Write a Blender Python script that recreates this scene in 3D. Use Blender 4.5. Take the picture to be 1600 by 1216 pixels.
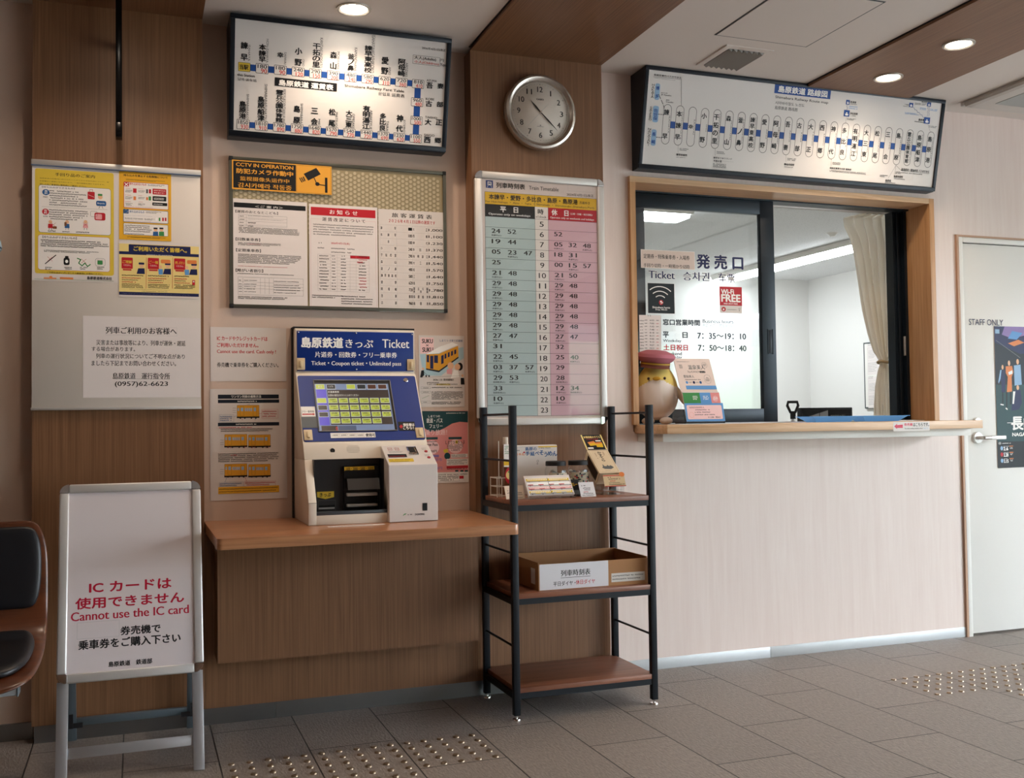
import bpy, bmesh, math, random
from mathutils import Vector, Matrix
# ------------------------------------------------------------------ camera, world, light, exposure
for o in list(bpy.data.objects): bpy.data.objects.remove(o)
SC = bpy.context.scene
COL = SC.collection
def rad(a): return math.radians(a)
yaw, pitch, roll = rad(20.02), rad(1.842), rad(-.775)
fwd = Vector((math.sin(yaw)*math.cos(pitch), math.cos(yaw)*math.cos(pitch), math.sin(pitch)))
r0 = Vector((math.cos(yaw), -math.sin(yaw), 0)); u0 = r0.cross(fwd)
right = math.cos(roll)*r0 + math.sin(roll)*u0; up = -math.sin(roll)*r0 + math.cos(roll)*u0
cam = bpy.data.cameras.new('camera'); cam_o = bpy.data.objects.new('camera', cam); COL.objects.link(cam_o)
cam.sensor_fit = 'HORIZONTAL'; cam.sensor_width = 36; cam.lens = 36*1616.4/1600; cam.clip_start = .02; cam.clip_end = 200
cam_o.matrix_world = Matrix(((right.x, up.x, -fwd.x, 0), (right.y, up.y, -fwd.y, 0), (right.z, up.z, -fwd.z, 1.113), (0, 0, 0, 1)))
SC.camera = cam_o
W = bpy.data.worlds.new('overcast_sky'); SC.world = W; W.use_nodes = True
bg = W.node_tree.nodes['Background']; bg.inputs[0].default_value = (.84, .92, 1, 1); bg.inputs[1].default_value = 8.0
SC.view_settings.view_transform = 'Standard'; SC.view_settings.look = 'None'; SC.view_settings.gamma = 1
SC.view_settings.use_curve_mapping = False; SC.view_settings.exposure = 1.08
SC.cycles.use_denoising = True
SC.cycles.max_bounces = 10; SC.cycles.diffuse_bounces = 5; SC.cycles.transparent_max_bounces = 12
SC.cycles.sample_clamp_indirect = 6
DOWNLIGHT_W = 9.0
WARM = (1, .77, .58)

# ------------------------------------------------------------------ materials
def lin(h):
    h = h.lstrip('#'); c = [int(h[i:i+2], 16)/255 for i in (0, 2, 4)]
    return tuple((x/12.92 if x <= .04045 else ((x+.055)/1.055)**2.4) for x in c)+(1,)
MATS = {}
def thin(m, col, fac):
    """let light through a thin cloth or plastic sheet"""
    nt = m.node_tree; tl = nt.nodes.new('ShaderNodeBsdfTranslucent'); tl.inputs[0].default_value = lin(col); x = nt.nodes.new('ShaderNodeMixShader'); x.inputs[0].default_value = fac
    nt.links.new(nt.nodes['Principled BSDF'].outputs[0], x.inputs[1]); nt.links.new(tl.outputs[0], x.inputs[2]); nt.links.new(x.outputs[0], nt.nodes['Material Output'].inputs[0]); return m
def mat(name, col, rough=.5, metal=0, bump=0, bscale=200, trans=0, emis=0, ior=1.45, spec=.5, coat=0, alpha=1):
    if name in MATS: return MATS[name]
    m = bpy.data.materials.new(name); m.use_nodes = True; MATS[name] = m
    nt = m.node_tree; b = nt.nodes['Principled BSDF']
    b.inputs['Base Color'].default_value = lin(col); b.inputs['Roughness'].default_value = rough
    b.inputs['Metallic'].default_value = metal; b.inputs['IOR'].default_value = ior
    b.inputs['Transmission Weight'].default_value = trans; b.inputs['Specular IOR Level'].default_value = spec
    b.inputs['Coat Weight'].default_value = coat; b.inputs['Alpha'].default_value = alpha
    if emis: b.inputs['Emission Color'].default_value = lin(col); b.inputs['Emission Strength'].default_value = emis
    if bump:
        tc = nt.nodes.new('ShaderNodeTexCoord'); n = nt.nodes.new('ShaderNodeTexNoise'); n.inputs['Scale'].default_value = bscale
        n.inputs['Detail'].default_value = 3
        bp = nt.nodes.new('ShaderNodeBump'); bp.inputs['Strength'].default_value = bump; bp.inputs['Distance'].default_value = .002
        nt.links.new(tc.outputs['Object'], n.inputs['Vector']); nt.links.new(n.outputs['Fac'], bp.inputs['Height']); nt.links.new(bp.outputs['Normal'], b.inputs['Normal'])
    return m
def glass(name, tint='#ffffff', rough=.0, ior=1.45, boost=1.0):
    if name in MATS: return MATS[name]
    m = bpy.data.materials.new(name); m.use_nodes = True; MATS[name] = m; nt = m.node_tree; nt.nodes.clear()
    out = nt.nodes.new('ShaderNodeOutputMaterial'); t = nt.nodes.new('ShaderNodeBsdfTransparent'); g = nt.nodes.new('ShaderNodeBsdfGlossy'); x = nt.nodes.new('ShaderNodeMixShader'); f = nt.nodes.new('ShaderNodeLayerWeight')
    t.inputs[0].default_value = lin(tint); g.inputs['Roughness'].default_value = rough; f.inputs['Blend'].default_value = .5
    p = nt.nodes.new('ShaderNodeMath'); p.operation = 'POWER'; p.inputs[1].default_value = 5; k = nt.nodes.new('ShaderNodeMath'); k.operation = 'MULTIPLY_ADD'; k.inputs[1].default_value = .9; k.inputs[2].default_value = .036*boost; k.use_clamp = True
    nt.links.new(f.outputs['Facing'], p.inputs[0]); nt.links.new(p.outputs[0], k.inputs[0]); nt.links.new(k.outputs[0], x.inputs[0]); nt.links.new(t.outputs[0], x.inputs[1]); nt.links.new(g.outputs[0], x.inputs[2]); nt.links.new(x.outputs[0], out.inputs[0]); return m
def wood(name, c1, c2, axis='Z', scale=1, rough=.45, fine=90, wave=.5, contrast=1, coat=0, streak=1.):
    """straight-grained wood: noise stretched along the grain axis plus fine pores"""
    if name in MATS: return MATS[name]
    m = bpy.data.materials.new(name); m.use_nodes = True; MATS[name] = m; nt = m.node_tree; L = nt.links
    b = nt.nodes['Principled BSDF']; b.inputs['Roughness'].default_value = rough; b.inputs['Coat Weight'].default_value = coat; b.inputs['Coat Roughness'].default_value = .2
    tc = nt.nodes.new('ShaderNodeTexCoord')
    def noise(sc, det, along):
        mp = nt.nodes.new('ShaderNodeMapping'); s = [sc, sc, sc]; s['XYZ'.index(axis)] = along; mp.inputs['Scale'].default_value = s
        n = nt.nodes.new('ShaderNodeTexNoise'); n.inputs['Scale'].default_value = scale; n.inputs['Detail'].default_value = det; n.inputs['Roughness'].default_value = .6; n.inputs['Distortion'].default_value = wave
        L.new(tc.outputs['Object'], mp.inputs['Vector']); L.new(mp.outputs[0], n.inputs['Vector']); return n.outputs['Fac']
    a = noise(9, 4, .7); f = noise(fine, 3, 2.2)
    mx = nt.nodes.new('ShaderNodeMath'); mx.operation = 'MULTIPLY_ADD'; mx.inputs[1].default_value = .2; mx.inputs[2].default_value = 0
    L.new(a, mx.inputs[0]); ad = nt.nodes.new('ShaderNodeMath'); ad.operation = 'MULTIPLY_ADD'; ad.inputs[1].default_value = .8*streak
    L.new(f, ad.inputs[0]); L.new(mx.outputs[0], ad.inputs[2])
    cr = nt.nodes.new('ShaderNodeValToRGB'); e = cr.color_ramp.elements; e[0].color = lin(c1); e[1].color = lin(c2)
    mid = .5
    e[0].position = mid-.2/contrast; e[1].position = mid+.2/contrast
    L.new(ad.outputs[0], cr.inputs[0]); L.new(cr.outputs[0], b.inputs['Base Color'])
    bp = nt.nodes.new('ShaderNodeBump'); bp.inputs['Strength'].default_value = .15; bp.inputs['Distance'].default_value = .001
    L.new(f, bp.inputs['Height']); L.new(bp.outputs[0], b.inputs['Normal'])
    return m

# ------------------------------------------------------------------ mesh helpers
class MB:
    """collects shapes (world or local coordinates) into one mesh object"""
    def __init__(s): s.bm = bmesh.new(); s.mi = 0; s.mats = []
    def use(s, m):
        if m not in s.mats: s.mats.append(m)
        s.mi = s.mats.index(m); return s
    def _tag(s, faces):
        for f in faces: f.material_index = s.mi
    def box(s, x0, y0, z0, x1, y1, z1, bev=0, seg=2, rot=None, piv=None):
        t = bmesh.new(); bmesh.ops.create_cube(t, size=1)
        for v in t.verts: v.co = Vector(((x0+x1)/2+v.co.x*(x1-x0), (y0+y1)/2+v.co.y*(y1-y0), (z0+z1)/2+v.co.z*(z1-z0)))
        if bev: bmesh.ops.bevel(t, geom=t.edges[:], offset=bev, segments=seg, affect='EDGES', profile=.5)
        if rot is not None:
            p = Vector(piv if piv else ((x0+x1)/2, (y0+y1)/2, (z0+z1)/2))
            for v in t.verts: v.co = p+rot @ (v.co-p)
        s._merge(t); return s
    def boxm(s, M, u0, v0, w0, u1, v1, w1, bev=0, seg=2):
        t = bmesh.new(); bmesh.ops.create_cube(t, size=1)
        for v in t.verts: v.co = Vector(((u0+u1)/2+v.co.x*(u1-u0), (v0+v1)/2+v.co.y*(v1-v0), (w0+w1)/2+v.co.z*(w1-w0)))
        if bev: bmesh.ops.bevel(t, geom=t.edges[:], offset=bev, segments=seg, affect='EDGES', profile=.5)
        for v in t.verts: v.co = M @ v.co
        s._merge(t); return s
    def _merge(s, t, smooth=False):
        vm = {v: s.bm.verts.new(v.co) for v in t.verts}
        for f in t.faces:
            try: nf = s.bm.faces.new([vm[v] for v in f.verts]); nf.material_index = s.mi; nf.smooth = smooth or f.smooth
            except ValueError: pass
        t.free()
    def poly(s, pts, smooth=False):
        f = s.bm.faces.new([s.bm.verts.new(p) for p in pts]); f.material_index = s.mi; f.smooth = smooth; return f
    def prism(s, prof, axis, a, b, bev=0):
        """profile (2-D points) in the plane across axis, extruded from a to b"""
        def P(q, t): return {'X': (t, q[0], q[1]), 'Y': (q[0], t, q[1]), 'Z': (q[0], q[1], t)}[axis]
        t = bmesh.new(); A = [t.verts.new(P(q, a)) for q in prof]; B = [t.verts.new(P(q, b)) for q in prof]; n = len(prof)
        t.faces.new(A); t.faces.new(B[::-1])
        for i in range(n): t.faces.new((A[i], B[i], B[(i+1) % n], A[(i+1) % n]))
        bmesh.ops.recalc_face_normals(t, faces=t.faces)
        if bev: bmesh.ops.bevel(t, geom=t.edges[:], offset=bev, segments=2, affect='EDGES', profile=.5)
        s._merge(t); return s
    def tube(s, pts, r, n=10, closed=False, sq=False):
        pts = [Vector(p) for p in pts]; rings = []; k = len(pts)
        up = None
        for i in range(k):
            a = pts[(i-1) % k] if (closed or i > 0) else pts[i]; b = pts[(i+1) % k] if (closed or i < k-1) else pts[i]
            d = (b-a).normalized()
            if up is None: up = Vector((0, 0, 1)) if abs(d.z) < .9 else Vector((0, 1, 0))
            x = d.cross(up).normalized(); y = x.cross(d).normalized(); up = y
            rr = r[i] if isinstance(r, (list, tuple)) else r
            rings.append([s.bm.verts.new(pts[i]+rr*(math.cos(2*math.pi*j/n+(math.pi/4 if sq else 0))*x+math.sin(2*math.pi*j/n+(math.pi/4 if sq else 0))*y)) for j in range(n)])
        rng = k if closed else k-1
        for i in range(rng):
            A, B = rings[i], rings[(i+1) % k]
            for j in range(n):
                f = s.bm.faces.new((A[j], A[(j+1) % n], B[(j+1) % n], B[j])); f.material_index = s.mi; f.smooth = not sq
        if not closed:
            for R in (rings[0][::-1], rings[-1]): f = s.bm.faces.new(R); f.material_index = s.mi
        return s
    def lathe(s, prof, c=(0, 0, 0), axis='Z', n=32, cap=True):
        """profile [(radius, height)] turned about an axis through c"""
        c = Vector(c); rings = []
        for r, h in prof:
            ring = []
            for j in range(n):
                a = 2*math.pi*j/n; x, y = r*math.cos(a), r*math.sin(a)
                ring.append(s.bm.verts.new(c+Vector({'Z': (x, y, h), 'Y': (x, h, y), 'X': (h, x, y)}[axis])))
            rings.append(ring)
        for A, B in zip(rings, rings[1:]):
            for j in range(n):
                f = s.bm.faces.new((A[j], A[(j+1) % n], B[(j+1) % n], B[j])); f.material_index = s.mi; f.smooth = True
        if cap:
            for R in (rings[0], rings[-1]): f = s.bm.faces.new(R); f.material_index = s.mi
        return s
    def sphere(s, c, r, n=16):
        t = bmesh.new(); bmesh.ops.create_uvsphere(t, u_segments=n, v_segments=max(6, n//2), radius=1)
        rr = r if isinstance(r, (tuple, list)) else (r, r, r)
        for v in t.verts: v.co = Vector((c[0]+v.co.x*rr[0], c[1]+v.co.y*rr[1], c[2]+v.co.z*rr[2]))
        s._merge(t, True); return s
    def build(s, name, m=None, parent=None, local=False, label=None):
        me = bpy.data.meshes.new(name); bmesh.ops.recalc_face_normals(s.bm, faces=s.bm.faces)
        if parent is not None and not local:
            w = parent
            off = Vector((0, 0, 0))
            while w: off += w.location; w = w.parent
            for v in s.bm.verts: v.co -= off
        s.bm.to_mesh(me); s.bm.free()
        for q in (s.mats if s.mats else [m]): me.materials.append(q)
        try: me.set_sharp_from_angle(angle=rad(38))
        except Exception: pass
        o = bpy.data.objects.new(name, me); COL.objects.link(o); o.parent = parent
        if label: o['label'] = label
        return o
def thing(name, label, cat, loc=(0, 0, 0), rz=0, group=None):
    o = bpy.data.objects.new(name, None); COL.objects.link(o); o.location = loc; o.rotation_euler = (0, 0, rz); o.empty_display_size = .05
    o['label'] = label; o['category'] = cat
    if group: o['group'] = group
    return o
def tag(o, label, cat, group=None):
    o['label'] = label; o['category'] = cat
    if group: o['group'] = group
    return o
def struct(o): o['kind'] = 'structure'; return o
def empty(name, loc=(0, 0, 0)):
    o = bpy.data.objects.new(name, None); COL.objects.link(o); o.location = loc; o.empty_display_size = .05; return o

# ------------------------------------------------------------------ printing: lettering and marks as thin mesh on its panel
INK = dict(SF='#dedad6', W='#f2f1ee', TW='#e9e4df', K='#14161a', K2='#17202c', BK='#0d141c', BK2='#05060a', NV='#1c2350', R='#c8372f', RD='#b81f2d', RM='#ab1030',
  RS='#cf3a55', B='#1d4a92', B2='#23407f', B3='#27598f', LB='#8fb2d2', LB2='#5d96cf', LB3='#a9c6d0', Y='#d8bb40', Y2='#dfb528', YL='#e6cf86', YO='#e0a92c', TY='#d99b2b',
  AM='#e2a23a', OR='#dd8247', GN='#3f8a4c', GD='#5b6062', GR='#4a4d52', GL='#9a9c9c', DG='#1f4448', PK='#e2a3a6', PK2='#efc9c9', PN='#dc8d8a', PU='#8b74ad', TB='#b7cbcc',
  TP='#dab4bf', RL='#cf8f95', SK='#e3b48f', BR='#7d5232', LED='#35e07a')
SCREEN = dict(SB='#6f83a8', SP='#4a44c4', SK2='#332c2a', SL='#b8c4cc', SG='#a9b94a', SD='#22282e', SBR='#4a2d24', SW='#d0d4d2', SBL='#4c5a76', RS2='#c03030')
def ink(c):
    if c == 'LED': return mat('led_green', INK[c], .3, emis=2)
    if c in SCREEN: return mat('screen_'+c, SCREEN[c], .25, emis=.1)
    return mat('ink_'+c, INK[c], .45, spec=.35)
TEXT = {}
def prepare_text(words):
    """turn every needed text into triangles once"""
    obs = []
    for txt in words:
        cu = bpy.data.curves.new('lettering', 'FONT'); cu.body = txt; cu.size = 1; cu.resolution_u = 3; cu.fill_mode = 'FRONT'
        o = bpy.data.objects.new('lettering', cu); COL.objects.link(o); obs.append((txt, o, cu)); TEXT[txt] = None
    dg = bpy.context.evaluated_depsgraph_get(); dg.update()
    for txt, o, cu in obs:
        me = o.evaluated_get(dg).to_mesh(); vs = [(v.co.x, v.co.y) for v in me.vertices]; fs = [tuple(p.vertices) for p in me.polygons]
        o.evaluated_get(dg).to_mesh_clear()
        if vs:
            xs = [v[0] for v in vs]; ys = [v[1] for v in vs]; TEXT[txt] = (vs, fs, min(xs), min(ys), max(xs)-min(xs), max(ys)-min(ys))
        bpy.data.objects.remove(o); bpy.data.curves.remove(cu)
def text_jobs(ops):
    for o in ops:
        if o[0] in 'tT': yield o[2]
        elif o[0] == 'v': yield from o[2]
class Print:
    def __init__(s): s.V = []; s.F = []; s.M = []; s.keys = []
    def face(s, c, pts, w):
        if c not in s.keys: s.keys.append(c)
        n = len(s.V); s.V += [(p[0], p[1], w) for p in pts]; s.F.append(tuple(range(n, n+len(pts)))); s.M.append(s.keys.index(c))
    def text(s, c, txt, u0, v0, u1, v1, b, rot, w, halo=False):
        """letters fitted to a box; heavier weights are overprinted with a small shift"""
        T = TEXT.get(txt)
        if not T: return
        vs, fs, x0, y0, tw, th = T
        if c not in s.keys: s.keys.append(c)
        k = s.keys.index(c); tw = tw or 1; th = th or 1
        if rot == 0 and th < .25 and len(txt) == 1: h = (u1-u0)*th/tw; vm = (v0+v1)/2; v0, v1 = vm-h/2, vm+h/2
        if rot == 0 and len(txt) == 1 and tw/th < .45: q = (v1-v0)*tw/th*1.15; um = (u0+u1)/2; u0, u1 = um-q/2, um+q/2
        em = (v1-v0)/th if rot == 0 else (u1-u0)/th; ex = (u1-u0)/tw if rot == 0 else (v1-v0)/tw; e = min(em, ex)
        if halo: D = [(.036*e*math.cos(a*math.pi/4), .036*e*math.sin(a*math.pi/4)) for a in range(8)]; D += [(2*d[0]*.5+.025*e, d[1]) for d in D[:3]]
        elif b >= .0: d = (.010+.034*b)*e; D = [(-d, 0), (d, 0)]+([(0, d*.7), (0, -d*.7)] if b > .5 else [])
        else: D = [(0, 0)]
        for i, (du, dv) in enumerate(D):
            n = len(s.V); wi = w+i*1.5e-6
            if rot == 0: s.V += [(u0+(x-x0)/tw*(u1-u0)+du, v0+(y-y0)/th*(v1-v0)+dv, wi) for x, y in vs]
            else: s.V += [(u0+(y-y0)/th*(u1-u0)+du, v1-(x-x0)/tw*(v1-v0)+dv, wi) for x, y in vs]
            for f in fs: s.F.append(tuple(n+q for q in f)); s.M.append(k)
    def rrect(s, u0, v0, u1, v1, r):
        r = min(r, (u1-u0)/2, (v1-v0)/2); P = []
        for cx, cy, a0 in ((u1-r, v0+r, -90), (u1-r, v1-r, 0), (u0+r, v1-r, 90), (u0+r, v0+r, 180)):
            for k in range(7): a = rad(a0+k*15); P.append((cx+r*math.cos(a), cy+r*math.sin(a)))
        return P
    def line(s, c, wd, pts, w, closed=False):
        n = len(pts)
        for i in range(n if closed else n-1):
            a, b = Vector(pts[i]), Vector(pts[(i+1) % n]); d = b-a
            if d.length < 1e-6: continue
            t = Vector((-d.y, d.x)).normalized()*wd/2; e = d.normalized()*wd*.3
            s.face(c, [tuple(a-e-t), tuple(b+e-t), tuple(b+e+t), tuple(a-e+t)], w)
    def run(s, ops):
        D = 1e-4; n0 = len(ops); st = max(5e-6, min(3e-5, 6e-4/max(1, n0)))
        for i, o in enumerate(ops):
            k, c = o[0], o[1]; w = 1e-4+st*i
            if k == 'r':
                u0, v0, u1, v1 = [q*D for q in o[2:6]]; s.face(c, [(u0, v0), (u1, v0), (u1, v1), (u0, v1)], w)
            elif k == 'f': s.face(c, s.rrect(*[q*D for q in o[2:7]]), w)
            elif k == 'o':
                u0, v0, u1, v1, r = [q*D for q in o[3:8]]; s.line(c, o[2]*D, s.rrect(u0, v0, u1, v1, r), w, True)
            elif k == 'p': s.face(c, [(p[0]*D, p[1]*D) for p in o[2]], w)
            elif k == 'l': s.line(c, o[2]*D, [(p[0]*D, p[1]*D) for p in o[3]], w)
            elif k == 'e':
                u0, v0, u1, v1 = [q*D for q in o[2:6]]; s.face(c, [((u0+u1)/2+(u1-u0)/2*math.cos(a*math.pi/10), (v0+v1)/2+(v1-v0)/2*math.sin(a*math.pi/10)) for a in range(20)], w)
            elif k == 't': s.text(c, o[2], *[q*D for q in o[3:7]], o[7], o[8], w)
            elif k == 'T': s.text('W', o[2], *[q*D for q in o[3:7]], 0, 0, w-2.5e-5, True); s.text(c, o[2], *[q*D for q in o[3:7]], o[7], o[8], w)
            elif k == 'v':
                u0, v0, u1, v1 = [q*D for q in o[3:7]]; n = len(o[2]); h = min((v1-v0)/n, (u1-u0)*1.05)
                for j, ch in enumerate(o[2]):
                    vt = v1-h if n == 1 else v1-h-(v1-v0-h)*j/(n-1)
                    T = TEXT.get(ch)
                    if not T: continue
                    asp = max(.25, min(1, T[4]/max(T[5], .2))); wid = (u1-u0)*(asp if T[5] > T[4] else 1); hh = h*.94*(min(1, T[5]/max(T[4], .2)) if T[4] > T[5] else 1)
                    um = (u0+u1)/2; vm = vt+h/2; s.text(c, ch, um-wid/2, vm-hh/2, um+wid/2, vm+hh/2, o[7], 0, w)
            elif k == 'g':
                u0, v0, u1, v1 = [q*D for q in o[2:6]]; n = o[6]; R = random.Random(o[7]*7+n); p = (v1-v0)/n; h = min(p*.62, .0042)
                for j in range(n):
                    v = v1-p*(j+.5)-h/2; u = u0; end = u1-(u1-u0)*(R.random()*.35 if j == n-1 or R.random() < .3 else R.random()*.05)
                    while u < end:
                        q = h*R.uniform(.65, .95)
                        if u+q > u1: break
                        if R.random() > .07:
                            for t in R.sample((.0, .38, .78), 2)+[R.choice((.2, .6))]: s.face(c, [(u, v+h*t), (u+q, v+h*t), (u+q, v+h*(t+.2)), (u, v+h*(t+.2))], w)
                            t = R.choice((.1, .4, .72)); s.face(c, [(u+q*t, v), (u+q*(t+.28), v), (u+q*(t+.28), v+h), (u+q*t, v+h)], w+2e-6)
                        u += q+h*.22
        return s
    def add_to(s, mb, M):
        """append to a mesh builder with a placement matrix"""
        base = [mb.bm.verts.new(M @ Vector(v)) for v in s.V]
        idx = []
        for c in s.keys: mb.use(ink(c)); idx.append(mb.mi)
        for f, m in zip(s.F, s.M):
            try: nf = mb.bm.faces.new([base[i] for i in f]); nf.material_index = idx[m]
            except ValueError: pass
def place(x, y, z, k=0., rz=0.):
    """local (u right, v up the surface, w out of it) to world; k = dy/dz lean"""
    c = math.sqrt(1+k*k); A = Vector((1, 0, 0)); B = Vector((0, k/c, 1/c)); N = A.cross(B)
    M = Matrix(((A.x, B.x, N.x, 0), (A.y, B.y, N.y, 0), (A.z, B.z, N.z, 0), (0, 0, 0, 1)))
    return Matrix.Translation((x, y, z)) @ Matrix.Rotation(rz, 4, 'Z') @ M
def printed(name, key, M, parent=None, sheet=None, sheet_mat=None, thick=.0006):
    """a sheet (u,v,width,height) with its printing as one mesh; or the printing alone"""
    mb = MB()
    if sheet:
        u, v, w, h = sheet; mb.use(sheet_mat)
        t = bmesh.new(); bmesh.ops.create_cube(t, size=1)
        for q in t.verts: q.co = M @ Vector((u+w*(q.co.x+.5), v+h*(q.co.y+.5), -thick*(.5-q.co.z)))
        mb._merge(t)
    Print().run(DATA[key][0] if isinstance(key, str) else key).add_to(mb, M)
    return mb.build_raw(name, parent)
def build_raw(s, name, parent=None):
    me = bpy.data.meshes.new(name)
    if parent is not None:
        off = Vector((0, 0, 0)); w = parent
        while w: off += w.location; w = w.parent
        for v in s.bm.verts: v.co -= off
    s.bm.to_mesh(me); s.bm.free()
    for q in s.mats: me.materials.append(q)
    o = bpy.data.objects.new(name, me); COL.objects.link(o); o.parent = parent; return o
MB.build_raw = build_raw
def poster(name, key, label, cat, y, sheet_mat, thick=.0008, group=None):
    x, z, w, h = [q*1e-4 for q in DATA[key][1]]
    return tag(printed(name, key, place(x, y, z), None, (0, 0, w, h), sheet_mat, thick), label, cat, group)
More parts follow.
